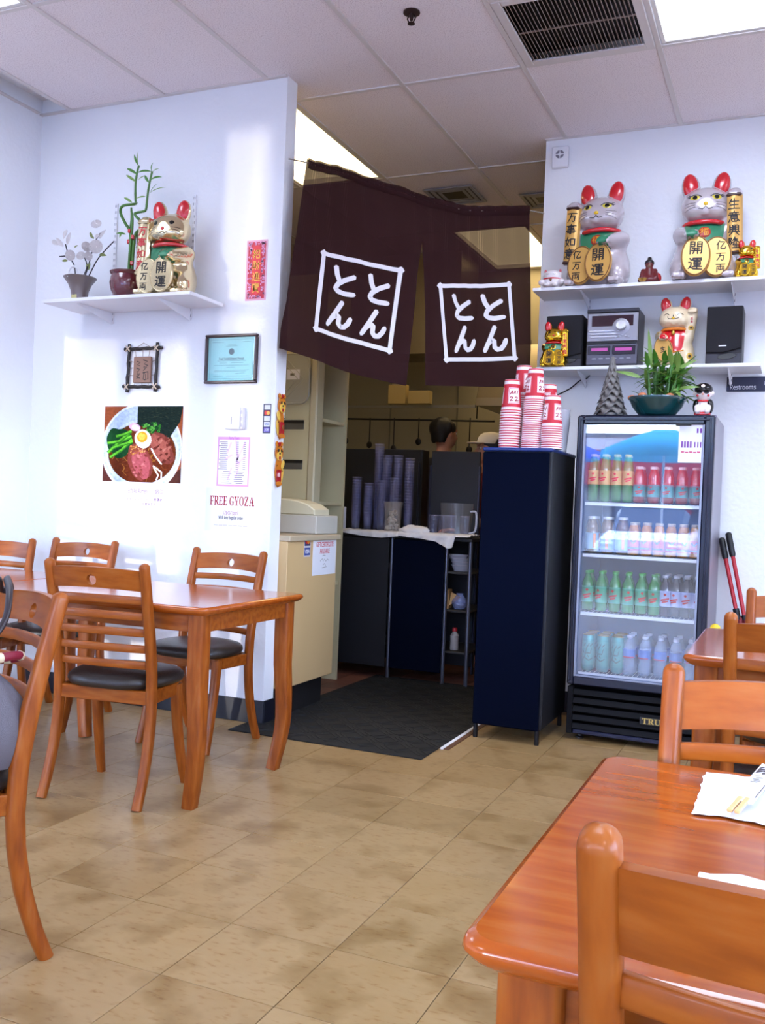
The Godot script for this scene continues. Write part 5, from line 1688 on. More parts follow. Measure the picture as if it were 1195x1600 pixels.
func tiger(at: Vector3, k: int):
	var t = thing("tiger_decoration", "%s orange tiger cub paper cut-out on the end of the wall" % ["upper", "lower"][k], "decoration", at, PI / 2, "tiger cut-outs")
	var or_ = mat(rgb8(206, 120, 34), 0.35)
	var yel = mat(rgb8(232, 186, 78), 0.35)
	var redm = mat(rgb8(170, 26, 36), 0.35)
	var brn = mat(rgb8(70, 34, 22), 0.5)
	var f = -1.0 if k else 1.0
	var pa = func(called: String, p: Array, z: float, m: Material, off := Vector2.ZERO):
		var q = []
		for e in p: q.append(Vector2((e.x + off.x) * f, e.y + off.y))
		return obj(called, prismm(q, z, z + 0.004, 0.0012), m, t)
	pa.call("body", blob(0, -0.035, 0.034, 0.075, 0, 0.08, 1), 0.0, or_)
	pa.call("head", blob(0.004, 0.062, 0.038, 0.044, 0, 0.05, 2), 0.003, or_)
	for q in [-1, 1]: pa.call("ear", blob(0.004 + q * 0.024, 0.103, 0.012, 0.013), 0.002, or_)
	pa.call("red_bow", blob(0.006, 0.103, 0.013, 0.011, 0, 0.3, 1), 0.005, redm)
	pa.call("muzzle", blob(0.006, 0.045, 0.026, 0.026, 0, 0.1, 3), 0.006, yel)
	pa.call("mouth", blob(0.006, 0.034, 0.008, 0.009), 0.009, redm)
	pa.call("nose", blob(0.006, 0.055, 0.006, 0.005), 0.009, M.black)
	for q in [-1, 1]: pa.call("eye", blob(0.006 + q * 0.014, 0.070, 0.005, 0.008), 0.009, M.black_gloss)
	pa.call("arm", blob(-0.030, 0.002, 0.014, 0.024, 0.4), 0.006, yel)
	pa.call("red_barrel", rrect(0.046, 0.066, 0.012), 0.006, redm, Vector2(0.006, -0.058))
	pa.call("barrel_base", blob(0.006, -0.096, 0.030, 0.012), 0.008, or_)
	pa.call("coin", blob(0.012, -0.052, 0.011, 0.012), 0.010, [mat(rgb8(150, 84, 40), 0.4), mat(rgb8(232, 176, 180), 0.4)][k])
	pa.call("tail", blob(-0.032, -0.055, 0.009, 0.036, 0.2), 0.003, yel)
	var st = Mb.new()
	for q in [[-0.012, 0.092, 0.004], [0.018, 0.092, 0.004], [-0.024, 0.068, 0.004], [0.034, 0.068, 0.004], [-0.024, -0.01, 0.005], [0.026, -0.006, 0.005], [-0.026, -0.03, 0.005]]:
		st.x = Transform3D(Basis.IDENTITY, Vector3(q[0] * f, q[1], 0.008))
		st.prism(blob(0, 0, 0.006, 0.0022, q[0] * 20), 0, 0.001)
	tag(obj("stripes", st.done(), brn, t), "", "", "", "stuff")


# ---------------------------------------------------------------- the doorway curtain
const NO := Vector3(-2.27, 0, -4.13)

func lerp_list(k: Array, t: float) -> float:
	for i in k.size() - 1:
		if t <= k[i + 1][0]: return lerp(float(k[i][1]), float(k[i + 1][1]), clamp((t - k[i][0]) / (k[i + 1][0] - k[i][0]), 0, 1))
	return k[-1][1]

func noren_at(t: float, h: float, lift := 0.0) -> Vector3:
	var d = Vector3(0.6653, 0, -0.7466)
	var n = Vector3(0.7466, 0, 0.6653)
	var up: float = clamp((h - 1.75) / 1.0, 0, 1)
	var w: float = 0.0045 * sin(t * 64 + 2.2 * sin(h * 2.5) + 3.0 * sin(t * 7)) * (0.25 + 0.9 * up) + 0.022 * sin(t * 8.5 + 0.7 + h * 0.8) * (1.1 - 0.7 * up) + 0.006 * sin(t * 21 + h * 3.5)
	return NO + d * t + Vector3(0, h, 0) + n * (w + lift)

func doorway():
	var t = thing("door_curtain", "dark brown split curtain with white brush characters hanging in the kitchen doorway", "curtain", Vector3.ZERO)
	var cloth = mat(Color(52 / 255.0, 30 / 255.0, 31 / 255.0, 0.84), 0.85, 0.0, {"transparency": BaseMaterial3D.TRANSPARENCY_ALPHA, "metallic_specular": 0.15, "backlight_enabled": true, "backlight": Color(0.16, 0.10, 0.08)})
	cloth.normal_enabled = true
	cloth.normal_texture = noise_tex(41, 0.3, [], 256, 2, true)
	cloth.normal_scale = 0.25
	cloth.uv1_triplanar = true
	cloth.uv1_scale = Vector3(14, 14, 14)
	var top = [[0.0, 2.812], [0.171, 2.806], [0.421, 2.768], [0.644, 2.739], [0.875, 2.730], [1.113, 2.762], [1.305, 2.797]]
	var bl = [[-0.107, 1.859], [0.11, 1.818], [0.322, 1.774], [0.585, 1.739]]
	var br = [[0.69, 1.749], [0.96, 1.773], [1.20, 1.79], [1.335, 1.81]]
	var left = [[1.7, -0.115], [1.859, -0.107], [2.0, -0.083], [2.258, -0.06], [2.547, -0.023], [2.81, 0.004]]
	var slit_l = [[1.70, 0.583], [2.018, 0.603], [2.322, 0.625], [2.50, 0.646], [2.75, 0.646]]
	var slit_r = [[1.70, 0.692], [2.16, 0.676], [2.35, 0.662], [2.50, 0.646], [2.75, 0.646]]
	var right = [[1.7, 1.337], [1.96, 1.344], [2.3, 1.33], [2.797, 1.302]]
	for k in 2:
		var m = Mb.new()
		var e0: Array = [left, slit_r][k]
		var e1: Array = [slit_l, right][k]
		var lo: Array = [bl, br][k]
		m.surf(56, 48, func(u, v):
			var t0 = lerp_list(e0, lerp(1.75, 2.74, v))
			var t1 = lerp_list(e1, lerp(1.75, 2.74, v))
			var tt: float = lerp(t0, t1, u)
			var h: float = lerp(lerp_list(lo, tt), lerp_list(top, tt) - 0.005, v)
			return noren_at(tt, h), 0.0015)
		obj("curtain_panel", m.done(), cloth, t)
	# gathered casing along the cord
	var c = Mb.new()
	c.surf(150, 6, func(u, v):
		var tt: float = lerp(0.002, 1.303, u)
		var a: float = (v - 0.5) * PI
		var h: float = lerp_list(top, tt) - 0.024 + sin(a) * 0.026
		return noren_at(tt, h, 0.004 + cos(a) * 0.009 + 0.003 * sin(u * 330) * cos(a)), 0.002)
	obj("gathered_casing", c.done(), cloth, t)
	var cord = []
	for k in 41:
		var tt: float = lerp(-0.10, 1.40, k / 40.0)
		cord.append(noren_at(clamp(tt, 0, 1.3), lerp_list(top, clamp(tt, 0, 1.3)) - 0.024, 0.004) + Vector3(0.6653, 0, -0.7466) * (tt - clamp(tt, 0, 1.3)))
	obj("hanging_cord", tubem(cord, 0.0035, 6), mat(rgb8(150, 140, 130), 0.7), t)
	var paint = mat(rgb8(232, 228, 232), 0.8, 0.0, {"backlight_enabled": true, "backlight": Color(0.15, 0.13, 0.12)})
	var quads = [[Vector2(0.10, 2.373), Vector2(0.54, 2.34), Vector2(0.50, 1.901), Vector2(0.066, 1.97)], [Vector2(0.756, 2.293), Vector2(1.198, 2.359), Vector2(1.256, 1.941), Vector2(0.817, 1.89)]]
	for k in 2:
		var q: Array = quads[k]
		var fn = func(u, v):
			var p: Vector2 = q[3].lerp(q[2], u).lerp(q[0].lerp(q[1], u), v)
			return noren_at(p.x, p.y, 0.0028)
		var fm = Mb.new()
		fm.ink(strokes("0.1,0.25 9.9,0.25;9.75,0.1 9.75,9.9;9.9,9.75 0.1,9.75;0.25,9.9 0.25,0.1"), 0.52, fn, 26)
		obj("painted_frame", fm.done(), paint, t)
		for e in [["to", 0.30, 0.70], ["to", 0.73, 0.70], ["n", 0.30, 0.285], ["n", 0.73, 0.285]]:
			var gm = Mb.new()
			gm.ink(strokes(GLYPH[e[0]]), 1.75, func(u, v): return fn.call(e[1] + (u - 0.5) * 0.33, e[2] + (v - 0.5) * 0.33), 7)
			obj("painted_character", gm.done(), paint, t)

# ---------------------------------------------------------------- the right back wall
func small_cat_parts(t: Node3D, r: float):
	# a round sleepy cat: white ball body, pink ears, red collar and bell
	var d = Sdf.new(Vector3(-0.075, 0.0, -0.06), Vector3(0.075, 0.11, 0.075), 0.0035)
	d.ell(Vector3(0, 0.032, 0), Vector3(0.060, 0.036, 0.048), 0.01)
	d.ell(Vector3(0, 0.060, 0.008), Vector3(0.050, 0.036, 0.042), 0.008)
	for q in [-1, 1]:
		d.cap(Vector3(q * 0.036, 0.080, 0.0), Vector3(q * 0.044, 0.102, 0.0), 0.013, 0.003, 0.004)
		d.ell(Vector3(q * 0.054, 0.028, 0.026), Vector3(0.018, 0.016, 0.02), 0.006)
		d.ell(Vector3(q * 0.02, 0.010, 0.048), Vector3(0.016, 0.010, 0.014), 0.004)
	var m = Mb.new()
	d.mesh(m)
	obj("body", m.done(), mat(rgb8(226, 216, 216), 0.3), t)
	var ring = []
	for k in 25: ring.append(Vector3(cos(TAU * k / 24) * 0.051, 0.043 + 0.003 * sin(TAU * k / 24), 0.003 + sin(TAU * k / 24) * 0.044))
	obj("collar", tubem(ring, 0.0045, 8), M.red, t)
	var b = Mb.new()
	b.ell(Vector3(0, 0.037, 0.050), Vector3(0.007, 0.009, 0.006), 10, 8)
	obj("bell", b.done(), mat(rgb8(120, 74, 40), 0.4), t)
	for q in [-1, 1]:
		var e = Mb.new()
		e.ell(Vector3(q * 0.040, 0.090, 0.006), Vector3(0.007, 0.011, 0.007), 8, 6)
		obj("ear_lining", e.done(), mat(rgb8(200, 90, 96), 0.4), t)
	var f = Mb.new()
	for q in [-1, 1]: f.ink([PackedVector2Array([Vector2(1, 4), Vector2(4, 6), Vector2(6, 6), Vector2(9, 4)])], 0.9, func(u, v): return Vector3(q * 0.019 + (u - 0.5) * 0.016, 0.066 + (v - 0.5) * 0.016, 0.0505 - 0.05 * pow(abs(q * 0.019 + (u - 0.5) * 0.016), 1.5)))
	obj("face_lines", f.done(), M.ink, t)

func speaker(label: String, at: Vector3, w: float, h: float, dep: float, logo: bool):
	var t = thing("speaker", label, "speaker", at, 0, "stereo speakers")
	obj("cabinet", boxm(Vector3(0, h / 2, -dep / 2), Vector3(w, h, dep), 0.006), mat(rgb8(24, 22, 28), 0.5), t)
	var g = Mb.new()
	g.prism([Vector2(-w / 2 + 0.003, h * 0.20), Vector2(0, h * 0.19), Vector2(w / 2 - 0.003, h * 0.27), Vector2(w / 2 - 0.003, h - 0.004), Vector2(-w / 2 + 0.003, h - 0.004)], 0, 0.012, 0.004)
	obj("grille_cloth", g.done(), mat(rgb8(20, 18, 24), 0.9), t)
	obj("lower_baffle", boxm(Vector3(0, h * 0.095, 0.003), Vector3(w - 0.004, h * 0.17, 0.008), 0.003), mat(rgb8(44, 42, 50), 0.35), t)
	var p = Mb.new()
	p.x = Transform3D(Basis(Vector3.BACK, 0.12), Vector3(w * 0.1, h * 0.13, 0.007))
	p.prism(oval(w * 0.52, h * 0.10, 28), 0, 0.004, 0.0015)
	obj("bass_port", p.done(), M.black_gloss, t)
	if logo: obj("badge", boxm(Vector3(-0.005, h * 0.31, 0.0125), Vector3(0.036, 0.006, 0.002), 0.0006), mat(rgb8(220, 220, 226), 0.3, 0.5), t)

func right_wall_things():
	var YU = 2.300
	var YL = 1.872
	shelf("long upper white shelf on the right wall with two big grey cats", -1.335, 1.2, YU, WR, 0.27, [-1.08, -0.325, 0.45], 2.50, 1.82)
	shelf("lower white shelf on the right wall with the stereo and speakers", -1.30, -0.172, YL, WR, 0.27, [-1.08, -0.325], 0, 0)
	var tu = YU + 0.0185
	var tl = YL + 0.0185
	var c1 = make_cat(0.585, "grey", -1.0, "large silver-grey lucky cat raising the paw beside the alarm, left on the upper shelf", "lucky cats")
	c1.position = Vector3(-1.005, tu, -5.125)
	c1.rotation.y = -0.10
	var c2 = make_cat(0.585, "grey", 1.0, "large silver-grey lucky cat whose raised paw holds a plaque beside the small gold cat", "lucky cats")
	c2.position = Vector3(-0.475, tu, -5.125)
	c2.rotation.y = 0.10
	var g1 = make_cat(0.20, "small", 1.0, "small shiny gold lucky cat at the end of the upper shelf", "lucky cats")
	g1.position = Vector3(-0.262, tu, -5.06)
	g1.rotation.y = 0.15
	var g2 = dup(g1, Vector3(-1.215, tl, -5.045), 0.1, "small shiny gold lucky cat in front of the left speaker on the lower shelf")
	for ch in g2.get_children():
		ch.position *= 1.28
		ch.scale *= 1.28
	var c3 = make_cat(0.375, "calico", 1.0, "smiling cream lucky cat with a red bib behind the bamboo plant, lower shelf", "lucky cats")
	c3.position = Vector3(-0.60, tl, -5.12)
	c3.rotation.y = -0.05
	var sc = thing("sleeping_cat", "tiny round white cat figurine with red collar at the upper shelf's end", "cat figurine", Vector3(-1.235, tu, -5.035))
	small_cat_parts(sc, 1.0)
	# seated figurine
	var fg = thing("figurine", "small dark red seated figurine between the two big grey cats", "figurine", Vector3(-0.735, tu, -5.06), 0.1)
	var d = Sdf.new(Vector3(-0.075, 0.0, -0.05), Vector3(0.075, 0.145, 0.06), 0.004)
	d.cap(Vector3(0, 0.03, 0), Vector3(0, 0.075, 0), 0.034, 0.020, 0.01)
	d.ell(Vector3(0, 0.018, 0.012), Vector3(0.056, 0.019, 0.036), 0.012)
	d.ell(Vector3(0, 0.100, 0.004), Vector3(0.020, 0.022, 0.019), 0.006)
	for q in [-1, 1]: d.cap(Vector3(q * 0.03, 0.07, 0), Vector3(q * 0.038, 0.03, 0.03), 0.012, 0.010, 0.008)
	var fm = Mb.new()
	d.mesh(fm)
	obj("body", fm.done(), mat(rgb8(96, 28, 30), 0.35), fg)
	var hair = Mb.new()
	hair.ell(Vector3(0, 0.110, -0.002), Vector3(0.024, 0.022, 0.023), 16, 10)
	hair.ell(Vector3(0, 0.134, -0.002), Vector3(0.011, 0.010, 0.011), 12, 8)
	obj("hair", hair.done(), mat(rgb8(22, 16, 16), 0.4), fg)
	var face = Mb.new()
	face.ell(Vector3(0, 0.094, 0.012), Vector3(0.013, 0.014, 0.012), 12, 8)
	obj("face", face.done(), mat(rgb8(120, 84, 66), 0.5), fg)
	var bowl = Mb.new()
	bowl.lathe([Vector2(0, 0.006), Vector2(0.012, 0.006), Vector2(0.026, 0.022), Vector2(0.023, 0.022), Vector2(0, 0.012)], 18)
	obj("gold_bowl", bowl.done(), mat(rgb8(206, 160, 84), 0.3, 0.8), fg, Vector3(-0.028, 0, 0.038))
	var sash = Mb.new()
	sash.ell(Vector3(0.042, 0.03, 0.005), Vector3(0.022, 0.028, 0.02), 12, 8)
	obj("red_sleeve", sash.done(), mat(rgb8(158, 30, 34), 0.4), fg)
	# alarm box
	var al = thing("alarm_sounder", "small square white alarm with a round grille, high on the right wall", "alarm", Vector3(-1.275, 3.105, WR + 0.0005))
	obj("case", boxm(Vector3(0, 0, 0.016), Vector3(0.092, 0.118, 0.032), 0.005), M.white, al)
	obj("grille_ring", lathem([Vector2(0.024, 0), Vector2(0.028, 0.0), Vector2(0.028, 0.003), Vector2(0.024, 0.003), Vector2(0.024, 0)], 24), M.white, al, Vector3(0, 0.012, 0.032), Vector3(PI / 2, 0, 0))
	obj("grille_hole", lathem([Vector2(0, 0.0008), Vector2(0.024, 0.0008), Vector2(0.024, 0)], 24), mat(rgb8(120, 116, 130), 0.6), al, Vector3(0, 0.012, 0.032), Vector3(PI / 2, 0, 0))
	for k in 2: obj("grille_bar", boxm(Vector3.ZERO, Vector3(0.048, 0.004, 0.003)), M.white, al, Vector3(0, 0.012, 0.0335), Vector3(0, 0, k * PI / 2))
	obj("grille_hub", lathem([Vector2(0, 0.004), Vector2(0.009, 0.003), Vector2(0.010, 0)], 16), M.white, al, Vector3(0, 0.012, 0.032), Vector3(PI / 2, 0, 0))
	# stereo
	speaker("black speaker behind the small gold cat, at the left end of the lower shelf", Vector3(-1.165, tl, -5.06), 0.20, 0.285, 0.19, false)
	speaker("black speaker with a silver badge at the right end of the lower shelf", Vector3(-0.350, tl, -5.03), 0.172, 0.292, 0.20, true)
	var st = thing("stereo", "silver and black mini stereo with a round dial on the lower shelf", "stereo", Vector3(-0.905, tl, -5.03))
	var si = mat(rgb8(150, 148, 156), 0.35, 0.6)
	var dk = mat(rgb8(34, 32, 42), 0.4)
	obj("case", boxm(Vector3(0, 0.152, -0.10), Vector3(0.268, 0.30, 0.20), 0.004), dk, st)
	obj("top_cover", boxm(Vector3(0, 0.292, 0.004), Vector3(0.268, 0.02, 0.012), 0.003), dk, st)
	obj("face_plate", boxm(Vector3(0, 0.205, 0.004), Vector3(0.262, 0.150, 0.012), 0.004), si, st)
	obj("display_window", boxm(Vector3(0, 0.238, 0.0105), Vector3(0.215, 0.056, 0.003), 0.001), mat(rgb8(46, 22, 34), 0.1), st)
	obj("volume_dial", lathem([Vector2(0, 0.024), Vector2(0.021, 0.023), Vector2(0.026, 0.018), Vector2(0.028, 0)], 28), mat(rgb8(226, 226, 232), 0.2, 0.5), st, Vector3(0.045, 0.212, 0.010), Vector3(PI / 2, 0, 0))
	obj("dial_ring", lathem([Vector2(0.028, 0.0), Vector2(0.044, 0.0), Vector2(0.044, 0.005), Vector2(0.028, 0.008)], 28), si, st, Vector3(0.045, 0.205, 0.009), Vector3(PI / 2, 0, 0))
	for k in 3: obj("silver_bar", boxm(Vector3(-0.045, 0.186 - k * 0.016, 0.012), Vector3(0.155 - k * 0.012, 0.009, 0.006), 0.002), mat(rgb8(214, 214, 222), 0.25, 0.7), st)
	for k in 5: obj("button", boxm(Vector3(0.022 + k * 0.016, 0.160 - 0.004 * abs(k - 2.0), 0.012), Vector3(0.011, 0.007, 0.006), 0.002), mat(rgb8(190, 190, 198), 0.3, 0.5), st)
	obj("slot_gap", boxm(Vector3(0, 0.121, 0.006), Vector3(0.25, 0.006, 0.010)), M.black, st)
	obj("deck_plate", boxm(Vector3(0, 0.064, 0.003), Vector3(0.262, 0.108, 0.010), 0.003), mat(rgb8(92, 90, 102), 0.35, 0.4), st)
	for q in [-1, 1]:
		var dd = obj("cassette_door", boxm(Vector3(q * 0.064, 0.084, 0.009), Vector3(0.118, 0.046, 0.006), 0.002), mat(rgb8(40, 34, 48), 0.15), st)
		obj("pink_window", boxm(Vector3(q * 0.062, 0.088, 0.0122), Vector3(0.086, 0.016, 0.002), 0.0008), mat(rgb8(196, 84, 160), 0.3), dd)
	for k in 6: obj("deck_key", boxm(Vector3(-0.09 + k * 0.036, 0.040, 0.0085), Vector3(0.022, 0.008, 0.006), 0.0015), mat(rgb8(150, 148, 158), 0.35, 0.4), st)
	for q in [-0.10, 0.10]: obj("foot", lathem([Vector2(0, 0), Vector2(0.012, 0), Vector2(0.012, 0.004), Vector2(0, 0.004)], 12), M.black, st, Vector3(q, 0, -0.03))
	var cable = thing("cable", "thin black cable hanging from the lower shelf behind the paper cups", "cable", Vector3.ZERO)
	obj("wire", tubem(curve([Vector3(-1.05, 1.868, -5.20), Vector3(-1.075, 1.858, -5.24), Vector3(-1.115, 1.848, -5.255), Vector3(-1.167, 1.808, -5.262), Vector3(-1.244, 1.77, -5.262), Vector3(-1.30, 1.75, -5.262), Vector3(-1.35, 1.742, -5.262)], 6), 0.0035, 6), M.black, cable)
	# restroom sign
	var rs = thing("restroom_sign", "dark blue restrooms sign with white letters and a white figure", "sign", Vector3(-0.192, 1.820, WR + 0.0005))
	obj("plate", prismm(rrect(0.302, 0.078, 0.005), 0, 0.004, 0.001), mat(rgb8(28, 32, 62), 0.4), rs)
	lettering("Restrooms", 0.024, M.white, rs, Vector3(-0.072, -0.016, 0.0045), "lettering", false, false, Vector3.ZERO, 0.0006, 0.125)
	for k in 2:
		var pm = Mb.new()
		pm.x = Transform3D(Basis.IDENTITY, Vector3(0.046 + k * 0.07, 0, 0.004))
		pm.prism(oval(0.011, 0.011, 14), 0, 0.0008)
		pm.x.origin.y = 0
		var body = [Vector2(-0.009, 0.017), Vector2(-0.012, 0.013), Vector2(-0.012, -0.006), Vector2(-0.008, -0.006), Vector2(-0.007, 0.008), Vector2(-0.006, -0.030), Vector2(-0.001, -0.030), Vector2(0, -0.008), Vector2(0.001, -0.030), Vector2(0.006, -0.030), Vector2(0.007, 0.008), Vector2(0.008, -0.006), Vector2(0.012, -0.006), Vector2(0.012, 0.013), Vector2(0.009, 0.017)]
		if k: body = [Vector2(-0.008, 0.017), Vector2(-0.014, -0.004), Vector2(-0.010, -0.005), Vector2(-0.007, 0.006), Vector2(-0.013, -0.014), Vector2(-0.006, -0.014), Vector2(-0.006, -0.030), Vector2(-0.001, -0.030), Vector2(-0.001, -0.014), Vector2(0.001, -0.014), Vector2(0.001, -0.030), Vector2(0.006, -0.030), Vector2(0.006, -0.014), Vector2(0.013, -0.014), Vector2(0.007, 0.006), Vector2(0.010, -0.005), Vector2(0.014, -0.004), Vector2(0.008, 0.017)]
		pm.prism(body, 0, 0.0008)
		pm.x.origin.y = 0.025
		pm.prism(oval(0.012, 0.012, 14), 0, 0.0008)
		obj("figure_symbol", pm.done(), M.white, rs)
	# bolt cutters and a yellow caution sign behind the table
	var bc = thing("bolt_cutters", "long red-handled bolt cutters with black grips leaning on the wall by the fridge", "tool", Vector3.ZERO)
	var rd = mat(rgb8(176, 22, 36), 0.35)
	for q in [[Vector3(-0.332, 1.005, -5.235), Vector3(-0.233, 0.60, -5.17)], [Vector3(-0.300, 1.035, -5.235), Vector3(-0.190, 0.56, -5.16)]]:
		var a: Vector3 = q[0]
		var b: Vector3 = q[1]
		var h = Mb.new()
		h.tube([a, a.lerp(b, 0.9)], 0.0105, 12)
		var ho = obj("handle", h.done(), rd, bc)
		var g = Mb.new()
		g.tube([a + (a - b).normalized() * 0.012, a + (a - b).normalized() * 0.008, a, a.lerp(b, 0.22), a.lerp(b, 0.24)], [0.004, 0.013, 0.016, 0.0155, 0.012], 14)
		obj("grip", g.done(), M.black, ho)
		var k = Mb.new()
		k.tube([a.lerp(b, 0.86), a.lerp(b, 1.0)], 0.017, 10)
		obj("clamp", k.done(), mat(rgb8(30, 28, 32), 0.4, 0.5), ho)
	var jaw = Mb.new()
	jaw.tube([Vector3(-0.233, 0.61, -5.17), Vector3(-0.195, 0.60, -5.165)], 0.012, 8)
	jaw.tube([Vector3(-0.225, 0.60, -5.17), Vector3(-0.18, 0.30, -5.08), Vector3(-0.165, 0.1, -5.02), Vector3(-0.16, 0.004, -4.99)], [0.02, 0.018, 0.022, 0.012], 10)
	jaw.tube([Vector3(-0.195, 0.60, -5.165), Vector3(-0.165, 0.30, -5.08), Vector3(-0.15, 0.1, -5.02), Vector3(-0.155, 0.004, -4.985)], [0.02, 0.018, 0.022, 0.012], 10)
	obj("jaw", jaw.done(), mat(rgb8(120, 24, 30), 0.4, 0.3), bc)
	var ys = thing("dustpan", "long-handled dustpan with a yellow grip standing between fridge and table", "dustpan", Vector3(-0.285, 0, -4.56), 1.2)
	obj("pan", boxm(Vector3(0, 0.03, 0.0), Vector3(0.16, 0.06, 0.14), 0.012), M.black, ys)
	obj("pole", tubem([Vector3(0, 0.04, -0.04), Vector3(0, 0.55, -0.02)], 0.008, 8), mat(rgb8(40, 40, 44), 0.4), ys)
	obj("yellow_grip", tubem([Vector3(0, 0.535, -0.0205), Vector3(0, 0.545, -0.02), Vector3(0, 0.60, -0.018), Vector3(0, 0.625, -0.017), Vector3(0, 0.634, -0.0165)], [0.012, 0.026, 0.025, 0.021, 0.008], 14), mat(rgb8(220, 186, 30), 0.4), ys)


const ORD := ["first", "second", "third", "fourth", "fifth", "sixth", "seventh", "eighth", "ninth", "tenth", "eleventh", "twelfth", "thirteenth", "fourteenth", "fifteenth", "sixteenth", "seventeenth", "eighteenth", "nineteenth", "twentieth", "twenty-first", "twenty-second", "twenty-third", "twenty-fourth", "twenty-fifth", "twenty-sixth"]

# ---------------------------------------------------------------- the drinks fridge and what stands on it
func bottle(kind: String) -> Node3D:
	# one of each kind of drink, built at the origin with its parts
	var s: Dictionary = {
		"soda": {"p": [Vector2(0, 0.002), Vector2(0.020, 0), Vector2(0.029, 0.006), Vector2(0.030, 0.05), Vector2(0.027, 0.085), Vector2(0.030, 0.12), Vector2(0.027, 0.145), Vector2(0.015, 0.172), Vector2(0.0125, 0.185), Vector2(0.0125, 0.19), Vector2(0, 0.19)], "c": rgb8(20, 122, 46), "cap": rgb8(30, 150, 50), "cr": 0.0145, "cy": 0.186, "lab": [0.045, 0.125, rgb8(84, 168, 140)]},
		"cola": {"p": [Vector2(0, 0.002), Vector2(0.020, 0), Vector2(0.028, 0.006), Vector2(0.029, 0.05), Vector2(0.026, 0.085), Vector2(0.029, 0.12), Vector2(0.026, 0.145), Vector2(0.015, 0.172), Vector2(0.0125, 0.185), Vector2(0, 0.19)], "c": rgb8(38, 32, 52), "cap": rgb8(180, 186, 206), "cr": 0.0145, "cy": 0.186, "lab": [0.05, 0.125, rgb8(176, 184, 224)]},
		"tea": {"p": [Vector2(0, 0.002), Vector2(0.026, 0), Vector2(0.033, 0.006), Vector2(0.033, 0.10), Vector2(0.030, 0.118), Vector2(0.032, 0.125), Vector2(0.026, 0.15), Vector2(0.020, 0.165), Vector2(0.020, 0.17), Vector2(0, 0.17)], "c": rgb8(118, 84, 40), "cap": rgb8(226, 226, 232), "cr": 0.022, "cy": 0.168, "lab": [0.02, 0.10, rgb8(150, 176, 196)]},
		"juice": {"p": [Vector2(0, 0.002), Vector2(0.022, 0), Vector2(0.028, 0.005), Vector2(0.028, 0.07), Vector2(0.025, 0.09), Vector2(0.0275, 0.105), Vector2(0.022, 0.135), Vector2(0.017, 0.148), Vector2(0, 0.15)], "c": rgb8(206, 140, 62), "cap": rgb8(206, 190, 170), "cr": 0.019, "cy": 0.146, "lab": [0.022, 0.082, rgb8(196, 66, 46)]},
		"can": {"p": [Vector2(0, 0.003), Vector2(0.022, 0.0), Vector2(0.030, 0.008), Vector2(0.0315, 0.014), Vector2(0.0315, 0.168), Vector2(0.028, 0.180)], "c": rgb8(70, 152, 146), "cap": rgb8(176, 156, 100), "cr": 0.0285, "cy": 0.178, "lab": [0.03, 0.15, rgb8(78, 156, 148)]},
		"water": {"p": [Vector2(0, 0.004), Vector2(0.022, 0), Vector2(0.029, 0.006), Vector2(0.030, 0.03), Vector2(0.028, 0.04), Vector2(0.030, 0.05), Vector2(0.028, 0.06), Vector2(0.030, 0.075), Vector2(0.030, 0.13), Vector2(0.024, 0.155), Vector2(0.0125, 0.176), Vector2(0.0125, 0.184), Vector2(0, 0.185)], "c": rgb8(176, 196, 232), "cap": rgb8(206, 214, 236), "cr": 0.0145, "cy": 0.18, "lab": [0.085, 0.128, rgb8(96, 130, 206)]},
		"tall": {"p": [Vector2(0, 0.002), Vector2(0.020, 0), Vector2(0.026, 0.006), Vector2(0.0265, 0.10), Vector2(0.024, 0.13), Vector2(0.0265, 0.15), Vector2(0.020, 0.20), Vector2(0.015, 0.225), Vector2(0, 0.226)], "c": rgb8(66, 132, 66), "cap": rgb8(206, 178, 96), "cr": 0.0165, "cy": 0.222, "lab": [0.085, 0.155, rgb8(196, 186, 120)]},
		"red": {"p": [Vector2(0, 0.002), Vector2(0.022, 0), Vector2(0.028, 0.006), Vector2(0.028, 0.09), Vector2(0.025, 0.11), Vector2(0.027, 0.125), Vector2(0.018, 0.165), Vector2(0, 0.168)], "c": rgb8(150, 40, 46), "cap": rgb8(206, 206, 214), "cr": 0.0185, "cy": 0.164, "lab": [0.03, 0.09, rgb8(70, 150, 160)]},
	}[kind]
	var info: Dictionary = {"soda": ["soda_bottle", "bottle"], "cola": ["cola_bottle", "bottle"], "tea": ["tea_bottle", "bottle"], "juice": ["juice_bottle", "bottle"], "can": ["drink_can", "can"], "water": ["water_bottle", "bottle"], "tall": ["green_bottle", "bottle"], "red": ["red_drink_bottle", "bottle"]}
	var t = thing(info[kind][0], "", info[kind][1])
	var m: StandardMaterial3D
	if kind == "water": m = mat(Color(s.c.r, s.c.g, s.c.b, 0.35), 0.12, 0.0, {"transparency": BaseMaterial3D.TRANSPARENCY_ALPHA})
	elif kind == "can": m = mat(s.c, 0.3, 0.4)
	else: m = mat(s.c, 0.12, 0.0, {"clearcoat_enabled": true, "clearcoat": 1.0, "clearcoat_roughness": 0.04})
	obj("body", lathem(s.p, 20, 0.9), m, t)
	var cp = []
	if kind == "can": cp = [Vector2(s.cr, s.cy), Vector2(s.cr + 0.001, s.cy + 0.003), Vector2(s.cr - 0.002, s.cy + 0.004), Vector2(s.cr - 0.004, s.cy + 0.0), Vector2(0, s.cy)]
	else: cp = [Vector2(s.cr - 0.001, s.cy), Vector2(s.cr, s.cy + 0.002), Vector2(s.cr, s.cy + 0.012), Vector2(s.cr - 0.002, s.cy + 0.014), Vector2(0, s.cy + 0.014)]
	obj("lid" if kind == "can" else "cap", lathem(cp, 18), mat(s.cap, 0.35, 0.6 if kind == "can" else 0.0), t)
	# printed label: a sleeve that follows the body
	var lp = []
